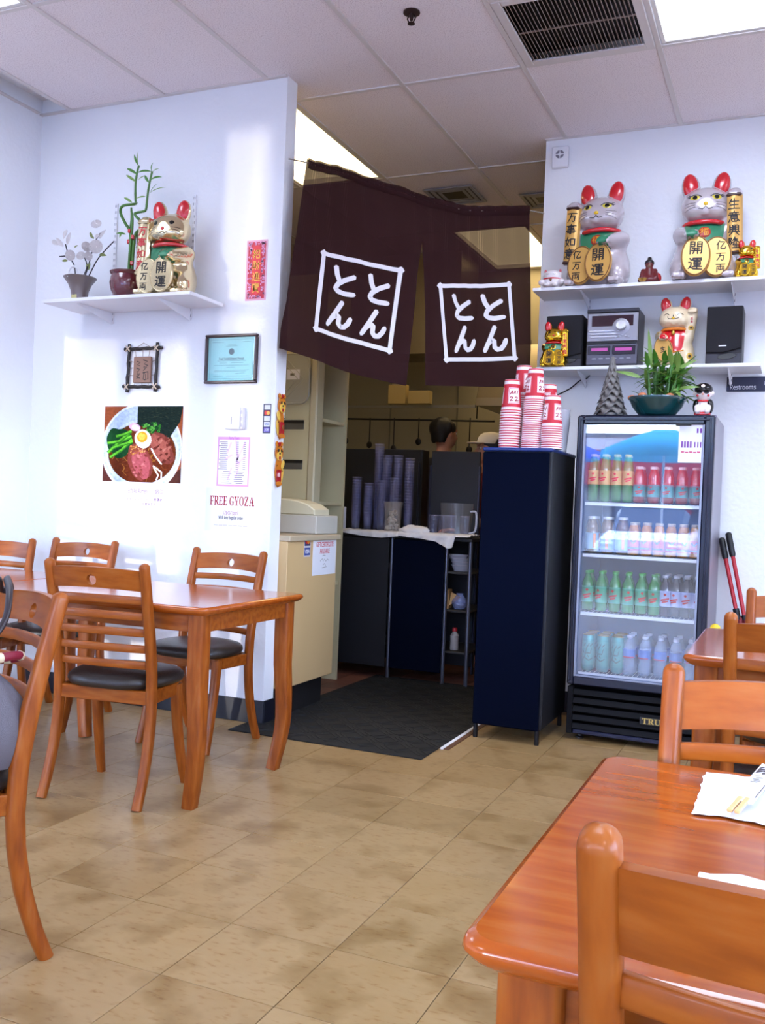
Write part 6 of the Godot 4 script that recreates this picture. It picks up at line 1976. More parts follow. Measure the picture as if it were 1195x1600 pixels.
	var n = 8
	for i in n + 1:
		var y: float = lerp(s.lab[0], s.lab[1], float(i) / n)
		var r = 0.0
		for k in s.p.size() - 1:
			if s.p[k].y <= y and y <= s.p[k + 1].y and s.p[k + 1].y > s.p[k].y: r = max(r, lerp(s.p[k].x, s.p[k + 1].x, (y - s.p[k].y) / (s.p[k + 1].y - s.p[k].y)))
		lp.append(Vector2(r + 0.0006, y))
	var lb = obj("label_sleeve", lathem(lp, 20), mat(s.lab[2], 0.4), t)
	var pr = Mb.new()
	var mid: float = (s.lab[0] + s.lab[1]) / 2
	var hh: float = s.lab[1] - s.lab[0]
	var rr: float = 0.0
	for q in lp: rr = max(rr, q.x)
	var wrap = func(u, v): return Vector3(sin((u - 0.5) * 1.9) * (rr + 0.0008), mid + (v - 0.5) * hh, cos((u - 0.5) * 1.9) * (rr + 0.0008))
	var mark = rgb8(200, 40, 52)
	match kind:
		"can":
			pr.ink(strokes("1,8 3,6 4,3 6,1;4,5 7,5 8,3;3,7 6,8 9,7;2,2 3,1;7,2 9,1;5,6 6,6.6;1,4 2,5"), 0.5, wrap, 3)
			mark = rgb8(70, 110, 104)
		"tea":
			pr.ink(strokes("7,1 7,9;8,1 8,9"), 1.2, wrap, 3)
			mark = rgb8(226, 130, 50)
		"juice":
			pr.ink(strokes("0,8 10,8"), 1.3, wrap, 8)
			pr.ink(strokes("3,2 5,4 7,2"), 1.2, wrap, 3)
			mark = rgb8(112, 120, 196)
		"water":
			pr.ink(strokes("0,9.2 10,9.2"), 1.2, wrap, 8)
			mark = rgb8(206, 70, 90)
		_:
			pr.ink(strokes("4.4,2.4 5,2.2 5.6,2.4 5,2.8;2,6 8,5;3,7.4 7,6.6"), 1.1, wrap, 3)
	obj("printed_mark", pr.done(), mat(mark, 0.5), lb)
	return t

func stock(kind: String, xs: Array, z0: float, rows: int, dz: float, y: float, where: String, word: String):
	var names = ORD
	var rown = ["front row", "second row", "third row"]
	var first = true
	var src = bottle(kind)
	for r in rows:
		for i in xs.size():
			var lab: String = "%s, %s from left, %s, fridge's %s" % [word, names[i], rown[r], where]
			var at = Vector3(xs[i] + 0.004 * sin(i * 7.0 + r * 3.0), y, z0 - r * dz + 0.003 * sin(i * 3.0 + r))
			var gr: String = "%s on the fridge's %s" % [word, where]
			if first:
				src.position = at
				src.set_meta("label", lab)
				src.set_meta("group", gr)
				src.rotation.y = 0.1
				first = false
			else: dup(src, at, 0.35 * sin(i * 5.0 + r * 2.0), lab, gr)

func fridge():
	var t = thing("drinks_fridge", "tall dark glass-door drinks fridge against the right wall", "fridge", Vector3(-0.665, 0, -4.64))
	var W = 0.64
	var H = 1.60
	var side = mat(rgb8(128, 120, 136), 0.28, 0.55)
	var dark = mat(rgb8(16, 20, 42), 0.35, 0.0, {"metallic_specular": 0.4, "clearcoat_enabled": true, "clearcoat": 0.3, "clearcoat_roughness": 0.1})
	var inner = mat(rgb8(84, 102, 142), 0.6)
	var zb = -0.60
	# shell
	obj("side_wall", span(Vector3(W / 2 - 0.025, 0.27, -0.055), Vector3(W / 2, H, zb), 0.003), side, t)
	obj("side_wall", span(Vector3(-W / 2, 0.27, -0.055), Vector3(-W / 2 + 0.025, H, zb), 0.003), dark, t)
	obj("top_panel", span(Vector3(-W / 2 + 0.025, H - 0.04, -0.055), Vector3(W / 2 - 0.025, H, zb), 0.003), dark, t)
	obj("back_panel", span(Vector3(-W / 2 + 0.025, 0.27, zb), Vector3(W / 2 - 0.025, H - 0.04, zb + 0.03)), inner, t)
	obj("inner_floor", span(Vector3(-W / 2 + 0.025, 0.27, -0.055), Vector3(W / 2 - 0.025, 0.315, zb + 0.03)), inner, t)
	for s in [-1, 1]: obj("liner", span(Vector3(s * (W / 2 - 0.026), 0.315, -0.06), Vector3(s * (W / 2 - 0.034), H - 0.04, zb + 0.03)), inner, t)
	# plinth and louvred grille
	obj("plinth", span(Vector3(-W / 2 + 0.01, 0.03, -0.05), Vector3(W / 2, 0.27, zb)), mat(rgb8(8, 8, 10), 0.8, 0.0, {"metallic_specular": 0.1}), t)
	for k in 5: 
		var g = Mb.new()
		g.x = Transform3D(Basis(Vector3.RIGHT, -0.35), Vector3(0, 0.235 - k * 0.042, -0.022))
		g.box(Vector3.ZERO, Vector3(W - 0.05, 0.030, 0.010), 0.002)
		obj("grille_slat", g.done(), mat(rgb8(14, 14, 18), 0.5, 0.0, {"metallic_specular": 0.25}), t)
	for s in [-1, 1]: obj("grille_post", span(Vector3(s * (W / 2 - 0.004), 0.03, -0.045), Vector3(s * (W / 2 - 0.032), 0.262, -0.008), 0.003), mat(rgb8(14, 14, 18), 0.5, 0.0, {"metallic_specular": 0.25}), t)
	obj("kick_bar", span(Vector3(-W / 2 + 0.035, 0.030, -0.040), Vector3(W / 2 - 0.035, 0.052, -0.012), 0.004), mat(rgb8(30, 34, 60), 0.2, 0.3), t)
	for s in [-1, 1]: obj("caster_foot", lathem([Vector2(0, 0), Vector2(0.02, 0), Vector2(0.02, 0.008), Vector2(0.010, 0.012), Vector2(0.010, 0.04), Vector2(0, 0.04)], 14), mat(rgb8(60, 60, 64), 0.4, 0.6), t, Vector3(s * (W / 2 - 0.06), 0, -0.07))
	for s in [-1, 1]: obj("caster_foot", lathem([Vector2(0, 0), Vector2(0.02, 0), Vector2(0.02, 0.008), Vector2(0.010, 0.012), Vector2(0.010, 0.04), Vector2(0, 0.04)], 14), mat(rgb8(60, 60, 64), 0.4, 0.6), t, Vector3(s * (W / 2 - 0.06), 0, zb + 0.06))
	obj("name_plate", span(Vector3(0.035, 0.118, -0.008), Vector3(0.170, 0.152, -0.003), 0.001), mat(rgb8(30, 28, 30), 0.3), t)
	lettering("TRUE", 0.026, mat(rgb8(206, 176, 96), 0.3, 0.6), t, Vector3(0.102, 0.135, -0.0025), "logo_lettering", true, true, Vector3.ZERO, 0.001, 0.11)
	# door
	var door = Node3D.new()
	numbered_node(door, "door", t)
	var fr = Mb.new()
	var x0 = -W / 2
	var x1 = W / 2
	for q in [[Vector3(x0, 0.272, 0), Vector3(x0 + 0.030, H - 0.008, -0.05)], [Vector3(x1 - 0.046, 0.272, 0), Vector3(x1, H - 0.008, -0.05)], [Vector3(x0 + 0.030, H - 0.050, 0), Vector3(x1 - 0.046, H - 0.008, -0.05)], [Vector3(x0 + 0.030, 0.272, 0), Vector3(x1 - 0.046, 0.314, -0.05)]]:
		var a: Vector3 = q[0]
		var b: Vector3 = q[1]
		fr.box((a + b) / 2, (b - a).abs(), 0.006)
	# raised bead round the frame
	for q in [[Vector3(x0 + 0.012, 0.29, 0.002), Vector3(x0 + 0.018, H - 0.02, 0.006)], [Vector3(x1 - 0.024, 0.29, 0.002), Vector3(x1 - 0.016, H - 0.02, 0.006)], [Vector3(x0 + 0.018, H - 0.030, 0.002), Vector3(x1 - 0.024, H - 0.022, 0.006)]]:
		fr.box((q[0] + q[1]) / 2, (q[1] - q[0]).abs() + Vector3(0, 0, 0.006), 0.002)
	obj("door_frame", fr.done(), dark, door)
	var gl = mat(Color(1, 1, 1, 0.003), 0.01, 0.0, {"transparency": BaseMaterial3D.TRANSPARENCY_ALPHA, "metallic_specular": 0.5})
	for k in 2: obj("pane", span(Vector3(x0 + 0.028, 0.312, -0.010 - k * 0.022), Vector3(x1 - 0.044, H - 0.048, -0.014 - k * 0.022)), gl, door)
	var gk = Mb.new()
	for q in [[Vector3(x0 + 0.030, 0.314, -0.006), Vector3(x0 + 0.040, H - 0.05, -0.009)], [Vector3(x1 - 0.056, 0.314, -0.006), Vector3(x1 - 0.046, H - 0.05, -0.009)], [Vector3(x0 + 0.040, 0.314, -0.006), Vector3(x1 - 0.056, 0.322, -0.009)]]: gk.box((q[0] + q[1]) / 2, (q[1] - q[0]).abs(), 0.001)
	obj("gasket", gk.done(), mat(rgb8(150, 156, 176), 0.4), door)
	obj("lock_clip", span(Vector3(0.145, H - 0.056, 0.001), Vector3(0.215, H - 0.046, 0.008), 0.002), M.black, door)
	# price notice taped to the glass
	var nt = thing("price_notice", "white notice with small coloured print taped inside the fridge door's top corner", "notice", Vector3(-0.665 + 0.215, 1.462, -4.64 - 0.0095))
	obj("sheet", boxm(Vector3(0, 0, 0.0), Vector3(0.112, 0.180, 0.001)), M.paper, nt)
	var pr = Mb.new()
	for k in 4: pr.box(Vector3(-0.04 + k * 0.013, -0.005, 0.0008), Vector3(0.008, 0.030, 0.0006))
	for k in 3: pr.box(Vector3(0.018 + k * 0.013, -0.006, 0.0008), Vector3(0.005, 0.026, 0.0006))
	for k in 2: pr.box(Vector3(0.028 + k * 0.015, 0.060, 0.0008), Vector3(0.008, 0.022, 0.0006))
	tag(obj("printed_figures", pr.done(), mat(rgb8(120, 60, 150), 0.7), nt), "", "", "", "stuff")
	var p2 = Mb.new()
	for k in 5: p2.box(Vector3(-0.036 + k * 0.018, -0.040 - 0.002 * (k % 2), 0.0008), Vector3(0.014, 0.006, 0.0006))
	tag(obj("small_print", p2.done(), mat(rgb8(200, 70, 110), 0.7), nt), "", "", "", "stuff")
	# wire shelves
	var wire = mat(rgb8(214, 220, 232), 0.35, 0.3)
	for y in [1.168, 0.912, 0.622, 0.322]:
		var m = Mb.new()
		for q in [-0.085, -0.27, -0.55]: m.tube([Vector3(-W / 2 + 0.036, y, q), Vector3(W / 2 - 0.036, y, q)], 0.004, 6)
		m.box(Vector3(0, y - 0.006, -0.078), Vector3(W - 0.074, 0.014, 0.003))
		for k in 27: m.tube([Vector3(-W / 2 + 0.05 + k * 0.0207, y + 0.003, -0.08), Vector3(-W / 2 + 0.05 + k * 0.0207, y + 0.003, -0.56)], 0.0018, 4, false)
		obj("wire_shelf", m.done(), wire, t)
	# its own light, a tube behind the top of the door
	var lt = obj("light_tube", span(Vector3(-0.24, H - 0.068, -0.085), Vector3(0.24, H - 0.052, -0.070), 0.003), mat(Color.WHITE, 0.5, 0.0, {"emission_enabled": true, "emission": Color(0.85, 0.92, 1.0), "emission_energy_multiplier": 0.9}), t)
	var l = AreaLight3D.new()
	l.name = "fridge_light"
	l.area_size = Vector2(0.44, 0.05)
	l.light_color = Color(0.85, 0.92, 1.0)
	l.light_energy = FR
	l.shadow_enabled = true
	l.position = Vector3(0, H - 0.072, -0.085)
	l.rotation = Vector3(-PI / 2 + 0.35, 0, 0)
	t.add_child(l, true)
	# the drinks
	var gx = func(n: int, a: float, b: float) -> Array:
		var o = []
		for i in n: o.append(-0.665 + lerp(a, b, float(i) / max(1, n - 1)))
		return o
	stock("tall", gx.call(4, -0.255, -0.09), -4.762, 2, 0.07, 1.176, "top shelf", "tall green bottle with a gold cap")
	stock("red", gx.call(5, -0.03, 0.235), -4.760, 2, 0.075, 1.176, "top shelf", "red drink bottle with a teal label")
	stock("tea", gx.call(3, -0.250, -0.105), -4.762, 2, 0.08, 0.920, "second shelf", "brown tea bottle with a white cap")
	stock("juice", gx.call(6, -0.045, 0.245), -4.756, 2, 0.07, 0.920, "second shelf", "orange juice bottle with a red label")
	stock("soda", gx.call(6, -0.260, 0.065), -4.760, 2, 0.075, 0.630, "third shelf", "green soda bottle")
	stock("cola", gx.call(4, 0.115, 0.262), -4.762, 3, 0.07, 0.630, "third shelf", "dark cola bottle with a pale label")
	stock("can", gx.call(3, -0.245, -0.105), -4.765, 3, 0.07, 0.330, "bottom shelf", "tall turquoise drink can")
	stock("water", gx.call(5, -0.045, 0.245), -4.765, 3, 0.075, 0.330, "bottom shelf", "clear water bottle with a blue label")
	fridge_top()

func fridge_top():
	var y = 1.6005
	# grey stone-like fir tree
	var tr = thing("tree_ornament", "grey tiered fir tree ornament on top of the fridge", "ornament", Vector3(-0.845, y, -4.74))
	var gm = mat(rgb8(112, 108, 106), 0.7)
	obj("trunk_base", lathem([Vector2(0, 0), Vector2(0.066, 0), Vector2(0.062, 0.012), Vector2(0.03, 0.02), Vector2(0.012, 0.28), Vector2(0, 0.285)], 16), gm, tr)
	for k in 9:
		var m = Mb.new()
		var r0: float = lerp(0.078, 0.016, k / 8.0)
		var yy: float = 0.012 + k * 0.0295
		var rings = []
		for q in [[0.25, 0.046], [0.6, 0.034], [0.88, 0.016], [1.0, 0.0], [0.85, 0.004], [0.4, 0.018]]:
			var ring = []
			for i in 40:
				var a = TAU * i / 40 + k * 0.4
				var lobe: float = 1.0 + 0.11 * q[0] * cos(a * 7 + k * 2.1)
				ring.append(Vector3(cos(a) * r0 * q[0] * lobe, yy + q[1] - 0.012 * q[0] * cos(a * 7 + k * 2.1), sin(a) * r0 * q[0] * lobe))
			rings.append(ring)
		m.rings(rings, true, false, false)
		obj("tier", m.done(), gm, tr)
	# lucky bamboo bush in a turquoise bowl
	var p = thing("bamboo_bowl", "bushy lucky bamboo in a dark turquoise bowl on top of the fridge", "plant", Vector3(-0.625, y, -4.75))
	var glaze = mat(rgb8(16, 66, 70), 0.18, 0.0, {"clearcoat_enabled": true, "clearcoat": 1.0, "clearcoat_roughness": 0.05})
	obj("bowl", lathem([Vector2(0, 0), Vector2(0.082, 0), Vector2(0.09, 0.008), Vector2(0.118, 0.042), Vector2(0.132, 0.070), Vector2(0.138, 0.078), Vector2(0.138, 0.088), Vector2(0.130, 0.088), Vector2(0.12, 0.07), Vector2(0, 0.062)], 40, 0.9), glaze, p)
	var rng = RandomNumberGenerator.new()
	rng.seed = 77
	var so = Mb.new()
	for k in 90:
		var a = rng.randf() * TAU
		var r = sqrt(rng.randf()) * 0.118
		so.ell(Vector3(cos(a) * r, 0.074 + rng.randf() * 0.008, sin(a) * r), Vector3(0.014, 0.009, 0.012), 7, 5, Basis(Vector3.UP, a))
	tag(obj("pebbles", so.done(), mat(rgb8(70, 52, 44), 0.8), p), "", "", "", "stuff")
	for q in [[-0.060, 0.092, 0.085], [0.068, 0.088, 0.082], [-0.115, 0.085, 0.04]]:
		var b = Mb.new()
		b.ell(Vector3(q[0], q[1], q[2]), Vector3(0.021, 0.014, 0.016), 12, 8)
		obj("bulb", b.done(), mat(rgb8(186, 104, 62), 0.5), p)
	for k in 26:
		var a = rng.randf() * TAU
		var r = sqrt(rng.randf()) * 0.085
		var h = rng.randf_range(0.06, 0.21)
		var base = Vector3(cos(a) * r, 0.07, sin(a) * r * 0.7)
		var tip = base + Vector3(cos(a) * r * 0.4, h, sin(a) * r * 0.3)
		var m = Mb.new()
		m.tube([base, base.lerp(tip, 0.5) + Vector3(0.002, 0, 0), tip], [0.0065, 0.006, 0.0045], 8)
		obj("stalk", m.done(), M.stalk, p)
		for j in 6:
			var b2 = rng.randf() * TAU
			var el = rng.randf_range(-0.25, 0.95)
			if j == 0: el = 1.2
			var dir = Vector3(cos(b2) * cos(el), sin(el), sin(b2) * cos(el) * 0.8).normalized()
			var lm = Mb.new()
			leaf_blade(lm, tip - Vector3(0, j * 0.012, 0), dir, (Vector3.UP - dir * dir.y).normalized(), rng.randf_range(0.06, 0.115), rng.randf_range(0.022, 0.036), rng.randf_range(0.1, 0.5))
			obj("leaf", lm.done(), M.leaf if rng.randf() < 0.6 else M.leaf_pale, p)
	for q in [[Vector3(-0.03, 0.23, 0.03), Vector3(-0.1, 0.99, 0.1), 0.19, 0.022, 0.0], [Vector3(0.06, 0.20, 0.03), Vector3(0.8, 0.5, 0.2), 0.14, 0.026, 0.2], [Vector3(0.08, 0.12, 0.05), Vector3(0.9, 0.2, 0.3), 0.12, 0.022, 0.3], [Vector3(-0.07, 0.18, 0.05), Vector3(-0.9, 0.35, 0.2), 0.13, 0.026, 0.3]]:
		var lm = Mb.new()
		leaf_blade(lm, q[0], q[1].normalized(), (Vector3(0, 0.4, 1) - q[1].normalized() * 0.3).normalized(), q[2], q[3], q[4])
		obj("leaf", lm.done(), M.leaf_pale, p)
	# seated doll
	var d = thing("doll", "small ceramic doll with black cap, dark glasses and red seat on the fridge", "figurine", Vector3(-0.412, y, -4.75), 0.0)
	var s = Sdf.new(Vector3(-0.07, 0.0, -0.06), Vector3(0.07, 0.165, 0.07), 0.0038)
	s.cap(Vector3(0, 0.03, 0), Vector3(0, 0.065, 0), 0.030, 0.022, 0.01)
	s.ell(Vector3(0, 0.108, 0.004), Vector3(0.038, 0.036, 0.034), 0.006)
	for q in [-1, 1]:
		s.ell(Vector3(q * 0.040, 0.108, 0.002), Vector3(0.009, 0.012, 0.008), 0.003)
		s.cap(Vector3(q * 0.026, 0.062, 0), Vector3(q * 0.030, 0.034, 0.024), 0.011, 0.009, 0.006)
		s.ell(Vector3(q * 0.024, 0.028, 0.036), Vector3(0.010, 0.009, 0.010), 0.003)
		s.cap(Vector3(q * 0.02, 0.022, 0.01), Vector3(q * 0.022, 0.020, 0.045), 0.013, 0.012, 0.006)
	var dm = Mb.new()
	s.mesh(dm)
	obj("body", dm.done(), mat(rgb8(232, 216, 214), 0.3), d)
	var cap = Mb.new()
	cap.ell(Vector3(0, 0.126, 0.002), Vector3(0.042, 0.032, 0.040), 22, 12)
	cap.ell(Vector3(0, 0.121, 0.022), Vector3(0.040, 0.007, 0.030), 20, 8)
	obj("black_cap", cap.done(), M.black_gloss, d)
	obj("cap_badge", lathem([Vector2(0, 0.003), Vector2(0.008, 0.002), Vector2(0.009, 0)], 14), mat(rgb8(226, 200, 190), 0.4), d, Vector3(0, 0.140, 0.038), Vector3(PI / 2 - 0.4, 0, 0))
	for q in [-1, 1]:
		var gl = Mb.new()
		gl.ell(Vector3(q * 0.016, 0.109, 0.035), Vector3(0.013, 0.006, 0.006), 14, 8)
		obj("eye_glass", gl.done(), M.black_gloss, d)
		var ch = Mb.new()
		ch.ell(Vector3(q * 0.024, 0.095, 0.030), Vector3(0.006, 0.006, 0.004), 10, 6)
		obj("red_cheek", ch.done(), M.red, d)
		var co = Mb.new()
		co.ell(Vector3(q * 0.030, 0.046, -0.004), Vector3(0.018, 0.036, 0.026), 14, 10)
		obj("black_coat", co.done(), M.black_gloss, d)
	var nose = Mb.new()
	nose.ell(Vector3(0, 0.102, 0.040), Vector3(0.006, 0.006, 0.006), 10, 6)
	obj("nose", nose.done(), mat(rgb8(220, 160, 140), 0.4), d)
	obj("red_seat", boxm(Vector3(0, 0.008, 0.008), Vector3(0.074, 0.016, 0.060), 0.006), M.red, d)
	obj("scarf", tubem([Vector3(-0.022, 0.072, 0.016), Vector3(0, 0.070, 0.026), Vector3(0.022, 0.072, 0.016)], 0.005, 8), M.red, d)

# ---------------------------------------------------------------- the navy cabinet and its cups
func cup_texture() -> ImageTexture:
	var im = Image.create(512, 256, false, Image.FORMAT_RGB8)
	im.fill(rgb8(198, 26, 48))
	var wh = rgb8(240, 226, 230)
	# v = 1 at the rim of the (upturned) cup, 0 at its base
	im.fill_rect(Rect2i(0, 10, 512, 26), wh)
	im.fill_rect(Rect2i(0, 222, 512, 22), wh)
	for k in 26: im.fill_rect(Rect2i(k * 20 + 3, 229, 9 + (k * 7) % 6, 6), rgb8(226, 180, 190))
	for k in 3:
		var x = 36 + k * 170
		im.fill_rect(Rect2i(x, 66, 112, 128), wh)
		im.fill_rect(Rect2i(x + 4, 71, 104, 118), rgb8(206, 60, 80))
		im.fill_rect(Rect2i(x + 7, 75, 98, 110), wh)
		for g in [["1,6 2.4,3 3.4,1.4 3,5;5,5 6,2.4 6.6,1.4 6.4,4.6;8,5 9.6,1"], ["1,3 2,1.6 3.6,2.2 2.6,4.6 1,6.4 4.4,6;6,3 7,1.6 8.6,2.2 7.6,4.6 6,6.4 9.4,6"]].size():
			var st: String = ["1,6.4 2.2,3 3.2,1.6 3,5.4;4.4,5.4 5.4,2.4 6.2,1.6 6,5.2;7.6,6 9.2,1", "0.8,3 1.8,1.6 3.6,2.2 2.6,4.6 0.8,6.4 4.4,6;5.6,3 6.6,1.6 8.4,2.2 7.4,4.6 5.6,6.4 9.4,6"][g]
			for ln in strokes(st):
				var pts = []
				for q in ln: pts.append(Vector2((x + 8 + q.x * 9.6) / 512.0, (80 + g * 50 + q.y * 6.6) / 256.0))
				var bd = []
				for i in pts.size() - 1:
					var a: Vector2 = pts[i] * Vector2(512, 256)
					var b: Vector2 = pts[i + 1] * Vector2(512, 256)
					var o = (b - a).normalized().orthogonal() * 4.0
					poly_fill(im, [(a + o) / Vector2(512, 256), (b + o) / Vector2(512, 256), (b - o) / Vector2(512, 256), (a - o) / Vector2(512, 256)], rgb8(156, 24, 44))
	return ImageTexture.create_from_image(im)

func navy_cabinet():
	var t = thing("navy_cabinet", "tall navy blue cabinet on thin legs beside the doorway, cups on top", "cabinet", Vector3(-1.225, 0, -4.42))
	obj("body", span(Vector3(-0.166, 0.07, -0.012), Vector3(0.172, 1.405, -0.52), 0.006), mat(rgb8(12, 14, 24), 0.55), t)
	obj("front_panel", span(Vector3(-0.168, 0.068, -0.012), Vector3(0.160, 1.395, 0.0), 0.008), M.navy, t)
	obj("cabinet_top", span(Vector3(-0.170, 1.398, -0.524), Vector3(0.176, 1.416, 0.003), 0.006), mat(rgb8(22, 44, 110), 0.35), t)
	for q in [[-0.155, -0.02], [0.150, -0.02], [-0.155, -0.50], [0.150, -0.50]]:
		obj("leg", lathem([Vector2(0, 0), Vector2(0.011, 0), Vector2(0.012, 0.005), Vector2(0.010, 0.075), Vector2(0, 0.075)], 12), mat(rgb8(40, 40, 46), 0.4, 0.6), t, Vector3(q[0], 0, q[1]))
	# upturned paper cups, nested in stacks
	var body = lathem([Vector2(0.0495, 0.004), Vector2(0.0360, 0.158), Vector2(0.0352, 0.160), Vector2(0.0345, 0.158), Vector2(0.0340, 0.150), Vector2(0, 0.150)], 32, 0.7)
	# sleeve alone carries the print, so that v runs along it
	var sleeve = lathem([Vector2(0.0500, 0.004), Vector2(0.0365, 0.1585)], 32)
	var cm = mat(Color.WHITE, 0.45)
	cm.albedo_texture = cup_texture()
	var rm = mat(rgb8(240, 218, 224), 0.45)
	var c = thing("paper_cup", "", "cup")
	obj("base", body, rm, c)
	obj("printed_wall", sleeve, cm, c)
	obj("rim", lathem([Vector2(0.0495, 0.0), Vector2(0.0520, 0.0), Vector2(0.0528, 0.003), Vector2(0.0515, 0.0058), Vector2(0.0498, 0.006)], 32), rm, c)
	var first = true
	for s in [[-1.288, -4.50, 15, 0.0125, "front left stack", 2.05, 0.012], [-1.180, -4.515, 23, 0.0104, "tall middle stack", 0.55, 0.018], [-1.079, -4.505, 10, 0.0108, "front right stack", 0.5, -0.004], [-1.253, -4.615, 26, 0.0104, "tallest back stack", 0.35, -0.008], [-1.130, -4.62, 17, 0.0104, "back right stack", 1.3, 0.0]]:
		for k in s[2]:
			var at = Vector3(s[0] + s[6] * k * s[3] * 2.0, 1.4165 + k * s[3], s[1])
			var lab: String = "upturned red paper cup, %s from the top of the %s" % [ORD[s[2] - 1 - k], s[4]]
			if k == s[2] - 1: lab = "upturned red paper cup topping the %s, its print showing" % s[4]
			elif k == 0: lab = "upturned red paper cup at the very bottom of the %s" % s[4]
			var o: Node3D = c if first else dup(c, at, 0, lab)
			first = false
			o.position = at
			o.rotation.y = s[5] + 0.02 * sin(k * 5.0)
			o.set_meta("label", lab)
			o.set_meta("group", "paper cups in the " + s[4])
	# cloudy plastic tumblers behind
	var pm = mat(Color(0.86, 0.86, 0.9, 0.45), 0.2, 0.0, {"transparency": BaseMaterial3D.TRANSPARENCY_ALPHA})
	var tm = thing("plastic_tumbler", "cloudy plastic tumbler behind the red cups, lowest of its stack", "cup", Vector3(-1.083, 1.4165, -4.72), 0, "cloudy tumblers on the navy cabinet")
	obj("tumbler_wall", lathem([Vector2(0, 0.002), Vector2(0.030, 0), Vector2(0.042, 0.15), Vector2(0.0435, 0.152), Vector2(0.041, 0.152), Vector2(0.029, 0.004), Vector2(0, 0.006)], 24), pm, tm)
	for k in 2: dup(tm, Vector3(-1.083, 1.4165 + (k + 1) * 0.03, -4.72), 0, "cloudy plastic tumbler behind the red cups, %s of its stack" % ["middle", "topmost"][k])


# ---------------------------------------------------------------- the kitchen behind the curtain
func cloth_drape(label: String, x0: float, x1: float, drops: Array, z: float, y: float, back: float, sd: int):
	# a white cloth lying on the counter and hanging over its edge; drops: how far it hangs at points along it
	var t = thing("white_cloth", label, "cloth", Vector3((x0 + x1) / 2, y, z), 0, "white cloths on the drinks counter")
	var n = FastNoiseLite.new()
	n.seed = sd
	n.frequency = 4.0
	var cx = (x0 + x1) / 2
	var m = Mb.new()
	m.surf(54, 18, func(u, v):
		var x: float = lerp(x0, x1, u) - cx
		var drop = lerp_list(drops, u)
		var L: float = back + drop
		var s: float = (1.0 - v) * L
		var wob: float = 0.010 * n.get_noise_2d(u * 3.0, v * 1.2) + 0.006 * n.get_noise_2d(u * 9.0, v * 3.0)
		if s < back: return Vector3(x, 0.012 + wob * 0.8 + 0.004, -back + s + 0.006)
		var q: float = s - back
		return Vector3(x + 0.01 * sin(u * 20) * q * 8, 0.012 - q * 0.97, 0.010 + 0.010 * sin(u * 24.0 + sd) * clamp(q * 12, 0, 1) + wob), 0.004)
	obj("cloth_sheet", m.done(), M.towel, t)
	return t

